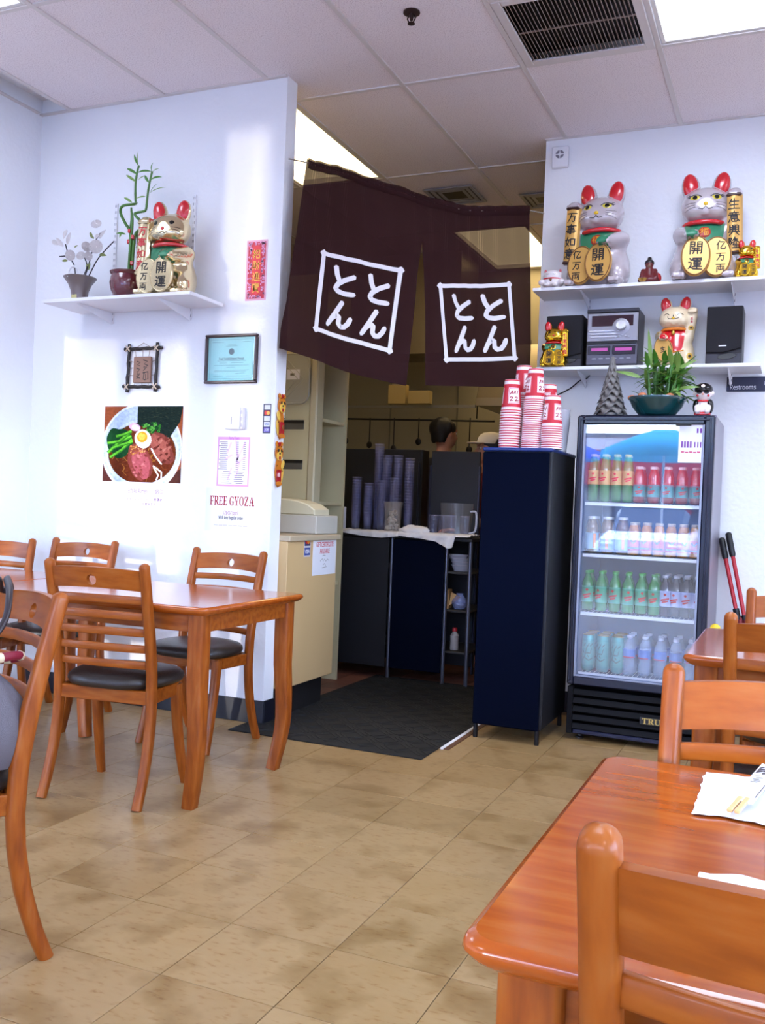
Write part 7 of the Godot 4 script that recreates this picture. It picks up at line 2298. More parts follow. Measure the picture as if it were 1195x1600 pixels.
func person(label: String, at: Vector3, turn: float, hgt: float, shirt: Color, hair: Color, cap: bool):
	var t = thing("person", label, "person", at, turn)
	var k = hgt / 1.72
	var S = Transform3D(Basis.IDENTITY.scaled(Vector3.ONE * k), Vector3.ZERO)
	var d = Sdf.new(Vector3(-0.42, 0.0, -0.30), Vector3(0.42, 1.56, 0.50), 0.021)
	for q in [-1, 1]:
		d.cap(Vector3(q * 0.09, 0.88, 0), Vector3(q * 0.10, 0.48, 0.02), 0.088, 0.058, 0.03)
		d.cap(Vector3(q * 0.10, 0.48, 0.02), Vector3(q * 0.105, 0.09, -0.01), 0.056, 0.038, 0.02)
		d.ell(Vector3(q * 0.108, 0.045, 0.05), Vector3(0.046, 0.043, 0.125), 0.02)
		d.cap(Vector3(q * 0.185, 1.36, 0), Vector3(q * 0.255, 1.10, 0.05), 0.054, 0.042, 0.04)
		d.cap(Vector3(q * 0.255, 1.10, 0.05), Vector3(q * 0.20, 1.02, 0.29), 0.040, 0.028, 0.02)
	d.ell(Vector3(0, 0.95, 0), Vector3(0.168, 0.14, 0.115), 0.06)
	d.ell(Vector3(0, 1.24, 0.0), Vector3(0.182, 0.22, 0.112), 0.08)
	d.cap(Vector3(0, 1.40, -0.01), Vector3(0, 1.50, 0.01), 0.060, 0.052, 0.04)
	var m = Mb.new()
	m.x = S
	d.mesh(m)
	# head: skull, jaw, nose, brow, lips, ears on a finer grid
	var h = Sdf.new(Vector3(-0.12, 1.44, -0.13), Vector3(0.12, 1.74, 0.16), 0.0075)
	h.ell(Vector3(0, 1.625, -0.005), Vector3(0.076, 0.098, 0.094), 0.02)
	h.ell(Vector3(0, 1.565, 0.035), Vector3(0.056, 0.062, 0.058), 0.04)
	h.cap(Vector3(0, 1.44, -0.01), Vector3(0, 1.55, 0.0), 0.052, 0.050, 0.03)
	h.cap(Vector3(0, 1.622, 0.088), Vector3(0, 1.585, 0.112), 0.008, 0.014, 0.012)
	h.ell(Vector3(0, 1.548, 0.088), Vector3(0.024, 0.008, 0.012), 0.008)
	for q in [-1, 1]:
		h.ell(Vector3(q * 0.078, 1.605, -0.005), Vector3(0.010, 0.030, 0.018), 0.006)
		h.ell(Vector3(q * 0.030, 1.618, 0.096), Vector3(0.017, 0.011, 0.014), 0.008, Basis.IDENTITY, true)
		h.ell(Vector3(q * 0.032, 1.640, 0.080), Vector3(0.022, 0.008, 0.012), 0.008)
	h.mesh(m)
	# hands
	for q in [-1, 1]:
		var hand = Sdf.new(Vector3(q * 0.19 - 0.08, 0.94, 0.24), Vector3(q * 0.19 + 0.08, 1.08, 0.50), 0.006)
		hand.ell(Vector3(q * 0.195, 1.010, 0.335), Vector3(0.041, 0.017, 0.050), 0.01)
		hand.cap(Vector3(q * 0.20, 1.02, 0.27), Vector3(q * 0.197, 1.012, 0.31), 0.029, 0.028, 0.015)
		for f in 4:
			var b = Vector3(q * 0.195 + (f - 1.5) * 0.021, 1.010, 0.378)
			var l: float = [0.030, 0.036, 0.034, 0.026][f]
			hand.cap(b, b + Vector3(0, -0.006, l), 0.0092, 0.0088, 0.004)
			hand.cap(b + Vector3(0, -0.006, l), b + Vector3(0, -0.028, l * 1.7), 0.0086, 0.0078, 0.003)
		var th = Vector3(q * 0.195 - q * 0.036, 1.008, 0.330)
		hand.cap(th, th + Vector3(-q * 0.022, -0.006, 0.026), 0.0105, 0.0095, 0.006)
		hand.cap(th + Vector3(-q * 0.022, -0.006, 0.026), th + Vector3(-q * 0.018, -0.016, 0.054), 0.0092, 0.0084, 0.004)
		hand.mesh(m)
	obj("body", m.done(), mat(rgb8(196, 138, 110), 0.55, 0.0, {"subsurf_scatter_enabled": true, "subsurf_scatter_strength": 0.1}), t)
	for q in [-1, 1]:
		var e = Mb.new()
		e.x = S
		e.ell(Vector3(q * 0.030, 1.618, 0.083), Vector3(0.012, 0.010, 0.008), 10, 8)
		var eo = obj("eye", e.done(), mat(rgb8(220, 214, 208), 0.2), t)
		var i = Mb.new()
		i.x = S
		i.ell(Vector3(q * 0.030, 1.617, 0.0885), Vector3(0.0055, 0.006, 0.004), 10, 8)
		obj("iris", i.done(), mat(rgb8(38, 24, 18), 0.15), eo)
	# shirt: the trunk and upper arms again, a little larger
	var c = Sdf.new(Vector3(-0.42, 0.86, -0.30), Vector3(0.42, 1.50, 0.34), 0.021)
	for q in [-1, 1]: c.cap(Vector3(q * 0.175, 1.37, 0), Vector3(q * 0.245, 1.14, 0.04), 0.066, 0.060, 0.04)
	c.ell(Vector3(0, 0.97, 0), Vector3(0.184, 0.15, 0.130), 0.06)
	c.ell(Vector3(0, 1.24, 0.0), Vector3(0.196, 0.225, 0.128), 0.08)
	var cm = Mb.new()
	cm.x = S
	c.mesh(cm)
	obj("shirt", cm.done(), mat(shirt, 0.8), t)
	var tr = Sdf.new(Vector3(-0.24, 0.06, -0.2), Vector3(0.24, 1.0, 0.22), 0.021)
	for q in [-1, 1]: tr.cap(Vector3(q * 0.09, 0.90, 0), Vector3(q * 0.105, 0.10, 0.0), 0.100, 0.062, 0.03)
	tr.ell(Vector3(0, 0.92, 0), Vector3(0.180, 0.10, 0.125), 0.05)
	var tm = Mb.new()
	tm.x = S
	tr.mesh(tm)
	obj("trousers", tm.done(), mat(rgb8(28, 30, 38), 0.8), t)
	var hm = Mb.new()
	hm.x = S
	var hs = Sdf.new(Vector3(-0.12, 1.54, -0.14), Vector3(0.12, 1.76, 0.12), 0.0085)
	hs.ell(Vector3(0, 1.645, -0.022), Vector3(0.087, 0.092, 0.100), 0.01)
	hs.ell(Vector3(0, 1.570, 0.085), Vector3(0.065, 0.090, 0.055), 0.01, Basis.IDENTITY, true)
	hs.ell(Vector3(0, 1.575, -0.055), Vector3(0.070, 0.06, 0.045), 0.02)
	for q in 6: hs.ell(Vector3(0.075 * cos(q * 1.05), 1.66 + 0.01 * sin(q * 2.0), -0.02 + 0.075 * sin(q * 1.05)), Vector3(0.024, 0.045, 0.024), 0.015)
	hs.mesh(hm)
	obj("hair", hm.done(), mat(hair, 0.6), t)
	if cap:
		var cp = Mb.new()
		cp.x = S
		var rings = []
		for q in [[0.0, 0.094], [0.02, 0.097], [0.04, 0.093], [0.065, 0.080], [0.083, 0.055], [0.09, 0.02]]:
			var ring = []
			for a in 28: ring.append(Vector3(cos(TAU * a / 28) * q[1], 1.652 + q[0], -0.012 + sin(TAU * a / 28) * q[1] * 1.12))
			rings.append(ring)
		cp.rings(rings, true, true, false)
		var co = obj("white_cap", cp.done(), mat(rgb8(226, 216, 196), 0.8), t)
		var bm = Mb.new()
		bm.x = S * Transform3D(Basis.IDENTITY, Vector3(0, 1.656, 0.075))
		bm.ell(Vector3(0, 0, 0.03), Vector3(0.078, 0.008, 0.075), 20, 8)
		obj("cap_peak", bm.done(), mat(rgb8(226, 216, 196), 0.8), co)
		var em = Mb.new()
		em.x = S
		em.ell(Vector3(-0.055, 1.69, 0.065), Vector3(0.030, 0.013, 0.014), 12, 6, Basis(Vector3.UP, -0.7))
		obj("cap_emblem", em.done(), M.black, co)

func kitchen():
	M.towel = mat(rgb8(226, 222, 222), 0.9)
	var olive = mat(rgb8(150, 142, 118), 0.7)
	struct("wall_kitchen_back", span(Vector3(-4.7, 0, -8.05), Vector3(-1.25, CEIL + 0.1, -8.17)), olive)
	struct("wall_kitchen_left", span(Vector3(-4.7, 0, -4.19), Vector3(-4.58, CEIL + 0.1, -8.05)), olive)
	struct("wall_kitchen_right", span(Vector3(XR, 0, WR - 0.12), Vector3(XR + 0.12, CEIL + 0.1, -8.05)), olive)
	var wp = struct("wall_kitchen_front", span(Vector3(-4.58, 0, -4.19), Vector3(XL - 0.14, CEIL + 0.1, -4.09)), olive)
	for x in [-4.1, -3.45, -2.8, -2.15]: obj("panel_joint", span(Vector3(x, 0.9, -8.05), Vector3(x + 0.012, 2.6, -8.042)), mat(rgb8(110, 104, 88), 0.6), get_node("wall_kitchen_back"))
	# red-brown kitchen tiles
	var kf = struct("floor_kitchen", span(Vector3(-4.58, -0.15, -4.2), Vector3(XR + 0.02, -0.0036, -8.05)), mat(rgb8(60, 48, 40), 0.8))
	var q1 = boxm(Vector3(0, -0.002, 0), Vector3(0.149, 0.004, 0.149), 0.001)
	var qm = [mat(rgb8(112, 66, 50), 0.5), mat(rgb8(102, 60, 46), 0.5), mat(rgb8(120, 74, 56), 0.5)]
	var rest = Mb.new()
	for i in 22:
		for j in 24:
			var p = Vector3(-4.5 + i * 0.152, 0, -4.28 - j * 0.152)
			if p.x > -2.75 and p.x < XR and p.z > -6.2 and p.z < -4.7: obj("floor_tile", q1, qm[(i * 7 + j * 5) % 3], kf, p)
			elif p.x < XR and (p.x < -2.4 or p.z < WR): rest.box(p + Vector3(0, -0.002, 0), Vector3(0.149, 0.004, 0.149))
	tag(obj("tile_field", rest.done(), qm[0], kf), "", "", "", "stuff")
	# black ribbed mat
	var mt = thing("door_mat", "large black ribbed rubber mat on the doorway floor", "mat", Vector3(-1.93, 0, -4.78))
	var mm = mat(rgb8(11, 11, 12), 0.8)
	obj("mat_base", prismm([Vector2(-0.52, -0.885), Vector2(0.478, -0.885), Vector2(0.478, 0.885), Vector2(-0.52, 0.885)], 0, 0.006, 0.002), mm, mt, Vector3.ZERO, Vector3(-PI / 2, 0, 0))
	var rb = Mb.new()
	for i in 11:
		for j in 19:
			var a: float = PI / 4 if (i + j) % 2 else -PI / 4
			for k in 3:
				var c = Vector3(-0.46 + i * 0.09, 0.0068, -0.82 + j * 0.09) + Vector3(cos(a + PI / 2), 0, -sin(a + PI / 2)) * (k - 1) * 0.022
				rb.x = Transform3D(Basis(Vector3.UP, a), c)
				rb.box(Vector3.ZERO, Vector3(0.075, 0.003, 0.008))
	tag(obj("ribs", rb.done(), mat(rgb8(15, 15, 16), 0.7), mt), "", "", "", "stuff")
	struct("trim_1", span(Vector3(-1.448, 0, -4.12), Vector3(-1.430, 0.006, -5.27), 0.001), M.white)
	struct("trim_2", span(Vector3(-1.430, 0, -4.12), Vector3(-1.405, 0.004, -5.27), 0.001), mat(rgb8(96, 62, 44), 0.5))
	# service counter
	var c = thing("service_counter", "beige service counter joining the end of the left wall", "counter", Vector3(-2.85, 0, -4.5))
	var be = mat(rgb8(206, 172, 122), 0.5)
	obj("body", span(Vector3(-1.0, 0.16, 0.305), Vector3(0.52, 0.91, -0.26), 0.003), be, c)
	obj("worktop", span(Vector3(-1.0, 0.91, 0.308), Vector3(0.535, 0.94, -0.28), 0.004), mat(rgb8(186, 168, 140), 0.4), c)
	obj("toe_kick", span(Vector3(-1.0, 0, 0.305), Vector3(0.475, 0.16, -0.22)), mat(rgb8(22, 20, 22), 0.6), c)
	var cs = thing("card_logos_sticker", "small card logos sticker on the beige counter", "sticker", Vector3(-2.3292, 0.880, -4.405), PI / 2)
	obj("backing", boxm(Vector3(0, 0, 0.0006), Vector3(0.072, 0.108, 0.001)), mat(rgb8(206, 200, 206), 0.5), cs)
	obj("card_panel", boxm(Vector3(0, 0.026, 0.0013), Vector3(0.062, 0.044, 0.0006)), mat(rgb8(36, 40, 90), 0.5), cs)
	for k in 2: obj("logo_disc", lathem([Vector2(0, 0.0005), Vector2(0.015, 0.0005), Vector2(0.015, 0)], 18), mat([rgb8(206, 36, 40), rgb8(236, 150, 50)][k], 0.5), cs, Vector3(-0.009 + k * 0.018, 0.028, 0.0017 + k * 0.0003), Vector3(PI / 2, 0, 0))
	obj("card_panel", boxm(Vector3(0, -0.026, 0.0013), Vector3(0.062, 0.040, 0.0006)), mat(rgb8(36, 58, 130), 0.5), cs)
	lettering("VISA", 0.020, M.white, cs, Vector3(0, -0.026, 0.0018), "lettering", true, false, Vector3.ZERO, 0.0004, 0.05)
	var gs = thing("certificate_sign", "white paper sign with red gift certificate lettering on the counter", "sign", Vector3(-2.3292, 0.825, -4.608), PI / 2)
	obj("sheet", boxm(Vector3(0, 0, 0.001), Vector3(0.275, 0.205, 0.0015)), M.paper, gs)
	for k in 2: lettering(["GIFT CERTIFICATE", "AVAILABLE"][k], 0.027, mat(rgb8(196, 56, 70), 0.7), gs, Vector3(0.0, 0.062 - k * 0.036, 0.0019), "lettering", true, false, Vector3.ZERO, 0.0004, [0.20, 0.115][k])
	var sc = Mb.new()
	sc.ink(strokes("4,5 4.6,4.8 5.4,5;3,6.4 4,5.8 4.4,6.6 5,5.9 5.6,6.6 6.4,6 7,6.4;4.4,7.6 5,7.2 5.6,7.8;4,8.4 6,8.2"), 0.16, func(u, v): return Vector3((u - 0.5) * 0.25, (v - 0.5) * 0.19, 0.0019))
	obj("handwriting", sc.done(), mat(rgb8(130, 120, 116), 0.7), gs)
	# white cash register seen from behind
	var rg = thing("cash_register", "white cash register on the beige counter, seen from behind", "register", Vector3(-2.49, 0.9405, -4.66))
	obj("body", boxm(Vector3(0, 0.052, 0), Vector3(0.29, 0.100, 0.26), 0.004), mat(rgb8(190, 184, 172), 0.5), rg)
	var hp = Mb.new()
	var prof = [Vector2(-0.14, 0), Vector2(0.12, 0), Vector2(0.12, 0.03), Vector2(0.07, 0.06), Vector2(0.0, 0.078), Vector2(-0.08, 0.085), Vector2(-0.14, 0.085)]
	hp.prism(prof, -0.09, 0.09, 0.006)
	obj("rounded_cover", hp.done(), mat(rgb8(206, 196, 166), 0.5), rg, Vector3(-0.01, 0.103, 0))
	# cream shelving end with slots, and a foil tray hung on it
	var cr = mat(rgb8(200, 188, 150), 0.55)
	var cu = thing("shelving_unit", "cream shelving unit in the kitchen with two dark slots, behind the wall's end", "shelf", Vector3(-2.90, 0, -5.05))
	obj("side_panel", span(Vector3(-0.42, 0.0, 0.13), Vector3(0.28, 2.45, 0.10), 0.002), cr, cu)
	obj("corner_post", span(Vector3(0.28, 0.0, 0.14), Vector3(0.33, 2.45, 0.05), 0.008), mat(rgb8(186, 174, 142), 0.5), cu)
	for y in [1.567, 1.332]:
		var lm = Mb.new()
		lm.prism([Vector2(-0.30, -0.027), Vector2(0.245, -0.027), Vector2(0.245, 0.027), Vector2(-0.30, 0.027)], 0.118, 0.136, 0.002)
		obj("slot_rail", lm.done(), mat(rgb8(88, 84, 74), 0.5), cu, Vector3(0, y, 0))
		obj("slot_shadow_gap", span(Vector3(-0.30, y + 0.008, 0.132), Vector3(0.245, y + 0.027, 0.1385)), M.black, cu)
	obj("back_panel", span(Vector3(-0.42, 0.0, -0.34), Vector3(0.30, 2.45, -0.32)), cr, cu)
	for y in [0.6, 1.1, 1.6, 2.1]: obj("shelf_board", span(Vector3(-0.42, y, 0.10), Vector3(0.29, y + 0.02, -0.32)), cr, cu)
	var fo = thing("foil_tray", "foil tray with embossed diamonds and a white label hung on the cream unit", "tray", Vector3(-2.765, 1.835, -4.905))
	var foil = mat(rgb8(170, 168, 156), 0.35, 0.35)
	var fm = Mb.new()
	var rings = []
	for q in [[0.0, 0.0], [0.02, 0.004], [0.024, 0.010], [0.030, 0.012]]:
		var ring = []
		for p in rrect(0.27 + q[0], 0.27 + q[0], 0.05, 6): ring.append(Vector3(p.x, p.y, q[1]))
		rings.append(ring)
	fm.rings(rings, true, true, false)
	obj("tray_body", fm.done(), foil, fo)
	var em = Mb.new()
	for r in [0.11, 0.07]: em.tube([Vector3(-r, 0, 0.013), Vector3(0, r, 0.013), Vector3(r, 0, 0.013), Vector3(0, -r, 0.013), Vector3(-r, 0, 0.013)], 0.003, 6)
	obj("embossed_diamond", em.done(), foil, fo)
	var rp = []
	for p in rrect(0.292, 0.292, 0.055, 6): rp.append(Vector3(p.x, p.y, 0.012))
	rp.append(rp[0])
	obj("rolled_rim", tubem(rp, 0.005, 6), foil, fo)
	obj("paper_label", boxm(Vector3(0.04, 0.025, 0.014), Vector3(0.085, 0.06, 0.001)), M.paper, fo)
	obj("label_mark", boxm(Vector3(0.035, 0.025, 0.0148), Vector3(0.028, 0.014, 0.0006)), mat(rgb8(110, 106, 96), 0.7), fo)
	# drinks counter: a rack with dark navy panels
	var dc = thing("drinks_counter", "dark navy counter with open shelves at its right end, holding tumblers", "counter", Vector3(-2.28, 0, -5.6))
	var dn = mat(rgb8(10, 12, 22), 0.6)
	obj("counter_top", span(Vector3(-0.60, 0.905, 0.0), Vector3(0.47, 0.928, -0.47), 0.003), dn, dc)
	obj("front_panel", span(Vector3(-0.47, 0.075, 0.012), Vector3(-0.085, 0.90, 0.0), 0.003), dn, dc)
	obj("front_panel", span(Vector3(-0.055, 0.075, 0.012), Vector3(0.295, 0.90, 0.0), 0.003), M.navy, dc)
	obj("end_panel", span(Vector3(-0.58, 0.075, 0.0), Vector3(-0.57, 0.90, -0.46), 0.002), dn, dc)
	for q in [[-0.585, -0.02], [-0.07, -0.012], [0.30, -0.02], [0.455, -0.02], [-0.585, -0.45], [0.455, -0.45]]:
		obj("post", lathem([Vector2(0, 0), Vector2(0.013, 0), Vector2(0.013, 0.905), Vector2(0, 0.905)], 12), mat(rgb8(96, 98, 112), 0.35, 0.7), dc, Vector3(q[0], 0, q[1]))
	for y in [0.20, 0.46, 0.70]: obj("shelf_board", span(Vector3(-0.56, y, -0.02), Vector3(0.45, y + 0.015, -0.45), 0.002), mat(rgb8(40, 36, 34), 0.5), dc)
	# dark upright panels behind it
	var bp = thing("dark_screen", "wide dark upright panel behind the stacks of tumblers", "panel", Vector3(-2.72, 0, -6.10))
	obj("panel", span(Vector3(-0.36, 0.05, 0.0), Vector3(0.36, 1.505, 0.02), 0.003), mat(rgb8(20, 21, 26), 0.7), bp)
	obj("side_return", span(Vector3(0.36, 0.05, 0.02), Vector3(0.375, 1.505, -0.10), 0.003), M.black, bp)
	for x in [-0.30, 0.345]: obj("post", span(Vector3(x, 0, 0.02), Vector3(x + 0.014, 1.42, 0.034), 0.004), mat(rgb8(50, 52, 66), 0.35, 0.5), bp)
	var b2 = thing("dark_screen", "narrower slate-coloured upright panel behind the clear pitcher, below the person's head", "panel", Vector3(-2.105, 0, -6.10))
	obj("panel", span(Vector3(-0.175, 0.05, 0.0), Vector3(0.17, 1.497, 0.02), 0.003), mat(rgb8(34, 37, 46), 0.6), b2)
	for x in [-0.185, 0.165]: obj("post", span(Vector3(x, 0, 0.0), Vector3(x + 0.014, 1.40, 0.03), 0.004), mat(rgb8(70, 74, 96), 0.3, 0.6), b2)
	# stacks of clear tumblers
	var tint = mat(Color(0.55, 0.57, 0.80, 0.05), 0.06, 0.0, {"metallic_specular": 0.3, "transparency": BaseMaterial3D.TRANSPARENCY_ALPHA})
	var tw = lathem([Vector2(0, 0.004), Vector2(0.023, 0.002), Vector2(0.026, 0.006), Vector2(0.0325, 0.118), Vector2(0.0335, 0.120), Vector2(0.031, 0.120), Vector2(0.024, 0.010), Vector2(0, 0.008)], 20)
	var rim = lathem([Vector2(0.0315, 0.1195), Vector2(0.0340, 0.118), Vector2(0.0346, 0.121), Vector2(0.0330, 0.1235), Vector2(0.0315, 0.1215)], 20)
	var tm = thing("clear_tumbler", "", "tumbler")
	obj("tumbler_wall", tw, tint, tm)
	obj("rim", rim, mat(Color(0.65, 0.68, 0.90, 0.14), 0.08, 0.0, {"metallic_specular": 0.4, "transparency": BaseMaterial3D.TRANSPARENCY_ALPHA}), tm)
	var first = true
	var y0 = 0.942
	for s in [[-2.692, -5.77, 13, "leftmost stack"], [-2.604, -5.77, 11, "short second stack"], [-2.575, -5.86, 25, "tallest stack"], [-2.510, -5.85, 21, "tall fourth stack"], [-2.430, -5.85, 21, "tall fifth stack"], [-2.335, -5.82, 20, "rightmost stack"], [-2.497, -5.755, 12, "front left stack"], [-2.412, -5.755, 13, "front right stack"]]:
		for k in s[2]:
			var lab: String = "clear tumbler, %s from the top of the %s on the drinks counter" % [ORD[s[2] - 1 - k], s[3]]
			if k == s[2] - 1: lab = "clear tumbler topping the %s on the drinks counter" % s[3]
			var o: Node3D = tm if first else dup(tm, Vector3.ZERO, 0, lab)
			first = false
			o.position = Vector3(s[0], y0 + k * 0.0192, s[1])
			o.set_meta("label", lab)
			o.set_meta("group", "clear tumblers in the " + s[3])
	# jar, pitcher, carton, red cup
	var clear = mat(Color(0.88, 0.9, 0.94, 0.03), 0.05, 0.0, {"metallic_specular": 0.35, "transparency": BaseMaterial3D.TRANSPARENCY_ALPHA})
	var ja = thing("plastic_jar", "textured clear plastic jar in front of the tumbler stacks", "jar", Vector3(-2.378, y0, -5.665))
	var jm = Mb.new()
	var jr = []
	for q in [[0.0, 0.045], [0.004, 0.05], [0.15, 0.054], [0.17, 0.060], [0.195, 0.064]]:
		var ring = []
		for k in 40: ring.append(Vector3(cos(TAU * k / 40) * q[1] * (1 + 0.02 * (k % 2)), q[0], sin(TAU * k / 40) * q[1] * (1 + 0.02 * (k % 2))))
		jr.append(ring)
	jm.rings(jr, true, true, false)
	obj("jar_wall", jm.done(), mat(Color(0.78, 0.76, 0.74, 0.30), 0.2, 0.0, {"transparency": BaseMaterial3D.TRANSPARENCY_ALPHA}), ja)
	var straws = Mb.new()
	var rng = RandomNumberGenerator.new()
	rng.seed = 9
	for k in 46:
		var a = rng.randf() * TAU
		var r = rng.randf() * 0.035
		straws.ell(Vector3(cos(a) * r, 0.02 + rng.randf() * 0.115, sin(a) * r), Vector3(0.012, 0.009, 0.012), 7, 5, Basis(Vector3.RIGHT, rng.randf() * 3))
	tag(obj("ice_lumps", straws.done(), mat(rgb8(206, 200, 190), 0.4), ja), "", "", "", "stuff")
	var pi = thing("clear_pitcher", "clear plastic pitcher with a handle at the right of the drinks counter", "pitcher", Vector3(-1.955, y0, -5.70))
	obj("pitcher_wall", lathem([Vector2(0, 0.003), Vector2(0.085, 0), Vector2(0.092, 0.006), Vector2(0.108, 0.20), Vector2(0.106, 0.202), Vector2(0.088, 0.010), Vector2(0, 0.008)], 32), clear, pi)
	obj("handle", tubem(curve([Vector3(0.10, 0.15, 0.02), Vector3(0.135, 0.15, 0.025), Vector3(0.142, 0.10, 0.028), Vector3(0.135, 0.03, 0.03), Vector3(0.095, 0.015, 0.02)], 6), 0.007, 8), mat(Color(0.86, 0.88, 0.95, 0.5), 0.15, 0.0, {"transparency": BaseMaterial3D.TRANSPARENCY_ALPHA}), pi)
	for k in 4: dup(tm, Vector3(-2.095 + [0.0, 0.055, 0.12, 0.20][k], y0, -5.66 - 0.03 * (k % 2)), 0, ["loose clear tumbler at the left of the clear pitcher", "clear tumbler standing second from left by the pitcher", "clear tumbler in front of the clear pitcher", "clear tumbler beside the pitcher's handle"][k], "loose tumblers by the pitcher")
	var ct = thing("white_carton", "upright white carton beside the red cup, left on the drinks counter", "carton", Vector3(-2.775, y0, -5.70))
	obj("box", boxm(Vector3(0, 0.075, 0), Vector3(0.066, 0.150, 0.05), 0.003), M.paper, ct)
	obj("fold_line", boxm(Vector3(0.0, 0.075, 0.0255), Vector3(0.002, 0.148, 0.0006)), mat(rgb8(150, 140, 140), 0.7), ct)
	for k in 6: obj("printed_line", boxm(Vector3(0.018, 0.03 + k * 0.018, 0.0255), Vector3(0.012, 0.003, 0.0006)), mat(rgb8(150, 140, 150), 0.7), ct)
	var rc = thing("red_cup", "dark red plastic cup beside the white carton", "cup", Vector3(-2.842, y0, -5.68))
	obj("cup_wall", lathem([Vector2(0, 0.002), Vector2(0.030, 0), Vector2(0.034, 0.08), Vector2(0.032, 0.08), Vector2(0.028, 0.006), Vector2(0, 0.006)], 24), mat(rgb8(150, 20, 34), 0.3), rc)
	obj("rim", lathem([Vector2(0.032, 0.079), Vector2(0.0352, 0.079), Vector2(0.0352, 0.083), Vector2(0.032, 0.082)], 24), mat(rgb8(166, 30, 44), 0.3), rc)
	cloth_drape("white cloth along the left half of the drinks counter under the tumblers", -2.87, -2.30, [[0.0, 0.0], [0.3, 0.012], [0.6, 0.03], [0.8, 0.035], [1.0, 0.02]], -5.585, 0.929, 0.20, 3)
	cloth_drape("white cloth on the counter's right half, its corner hanging low", -2.31, -1.82, [[0.0, 0.02], [0.3, 0.03], [0.55, 0.045], [0.70, 0.085], [0.76, 0.08], [0.80, 0.01], [1.0, 0.005]], -5.583, 0.931, 0.20, 4)
	var cw = thing("crumpled_cloth", "crumpled white cloth lying in front of the clear pitcher", "cloth", Vector3(-2.215, 0.946, -5.64))
	var n = FastNoiseLite.new()
	n.seed = 6
	n.frequency = 14.0
	var wm = Mb.new()
	var wr = []
	for i in 9:
		var v = i / 8.0
		var ring = []
		for k in 36:
			var a = TAU * k / 36
			var r: float = cos(v * PI / 2 * 0.98) * (0.1 if i else 0.1)
			var p = Vector3(cos(a) * r * 1.0, sin(v * PI / 2) * 0.045, sin(a) * r * 0.55)
			ring.append(p * (1.0 + 0.35 * n.get_noise_3d(p.x * 2, p.y * 3, p.z * 2)))
		wr.append(ring)
	wm.rings(wr, true, true, false)
	obj("cloth_heap", wm.done(), M.towel, cw)
	# on the open shelves
	var lidm = mat(Color(0.80, 0.80, 0.86, 0.5), 0.2, 0.0, {"transparency": BaseMaterial3D.TRANSPARENCY_ALPHA})
	var ld = thing("food_container", "clear plastic food container at the bottom of the pile on the top shelf", "container", Vector3(-1.915, 0.7155, -5.72), 0, "clear containers on the counter's top shelf")
	obj("tub", lathem([Vector2(0, 0.002), Vector2(0.048, 0), Vector2(0.062, 0.032), Vector2(0.066, 0.034), Vector2(0.066, 0.037), Vector2(0.060, 0.036), Vector2(0.046, 0.005), Vector2(0, 0.005)], 24), lidm, ld)
	obj("tub_rim", lathem([Vector2(0.060, 0.036), Vector2(0.067, 0.035), Vector2(0.067, 0.040), Vector2(0.060, 0.040)], 24), mat(rgb8(160, 156, 166), 0.3), ld)
	for k in 3: dup(ld, Vector3(-1.915 - 0.012 * k, 0.7155 + 0.021 * (k + 1), -5.72), 0, "clear plastic food container, %s in the pile on the top shelf" % ["second", "third", "topmost"][k])
	var cb = thing("cardboard_box", "small open brown cardboard box on the middle shelf", "box", Vector3(-1.985, 0.4755, -5.70), 0.15)
	obj("box_body", boxm(Vector3(-0.03, 0.06, 0), Vector3(0.085, 0.12, 0.10), 0.002), mat(rgb8(166, 122, 74), 0.8), cb)
	var fl = Mb.new()
	fl.prism([Vector2(0, 0.02), Vector2(0.012, 0.108), Vector2(0.075, 0.078), Vector2(0.04, 0.05)], -0.002, 0.002)
	obj("box_flap", fl.done(), mat(rgb8(186, 142, 90), 0.8), cb, Vector3(0.012, 0, 0.045))
	var bg = thing("plastic_bag", "crinkled clear plastic bag slumped beside the cardboard box", "bag", Vector3(-1.900, 0.4755, -5.665))
	var gm = Mb.new()
	var gr = []
	for i in 13:
		var v = i / 12.0
		var ring = []
		for k in 30:
			var a = TAU * k / 30
			var r: float = 0.046 * (0.4 + 0.6 * sin(PI * clamp(v + 0.12, 0, 1)))
			var p = Vector3(cos(a) * r, 0.004 + v * 0.10, sin(a) * r * 0.7)
			var e = n.get_noise_3d(p.x * 6, p.y * 5, p.z * 6) * 0.016
			ring.append(p + Vector3(cos(a), 0, sin(a)) * e)
		gr.append(ring)
	gm.rings(gr, true, true, false)
	obj("bag_film", gm.done(), mat(Color(0.5, 0.55, 0.75, 0.5), 0.08, 0.0, {"transparency": BaseMaterial3D.TRANSPARENCY_ALPHA}), bg)
	var sb = thing("sauce_bottle", "small clear bottle with a red cap on the lowest shelf", "bottle", Vector3(-1.935, 0.2155, -5.70))
	obj("bottle_wall", lathem([Vector2(0, 0.002), Vector2(0.026, 0), Vector2(0.028, 0.005), Vector2(0.026, 0.05), Vector2(0.028, 0.09), Vector2(0.012, 0.115), Vector2(0.012, 0.12), Vector2(0, 0.12)], 18), mat(Color(0.75, 0.72, 0.72, 0.6), 0.15, 0.0, {"transparency": BaseMaterial3D.TRANSPARENCY_ALPHA}), sb)
	obj("red_cap", lathem([Vector2(0.016, 0.116), Vector2(0.016, 0.136), Vector2(0.013, 0.14), Vector2(0, 0.14)], 16), mat(rgb8(176, 24, 34), 0.35), sb)
	# the cooking line: hood, shelf with boxes, utensil rail, wok range
	var ho = thing("extractor_hood", "stainless steel extractor hood over the cooking line", "hood", Vector3(-2.75, 0, -7.25))
	var ss = mat(rgb8(168, 156, 132), 0.32, 0.9)
	var hm = Mb.new()
	hm.x = Transform3D(Basis(Vector3.UP, -PI / 2), Vector3(0.5, 0, 0))
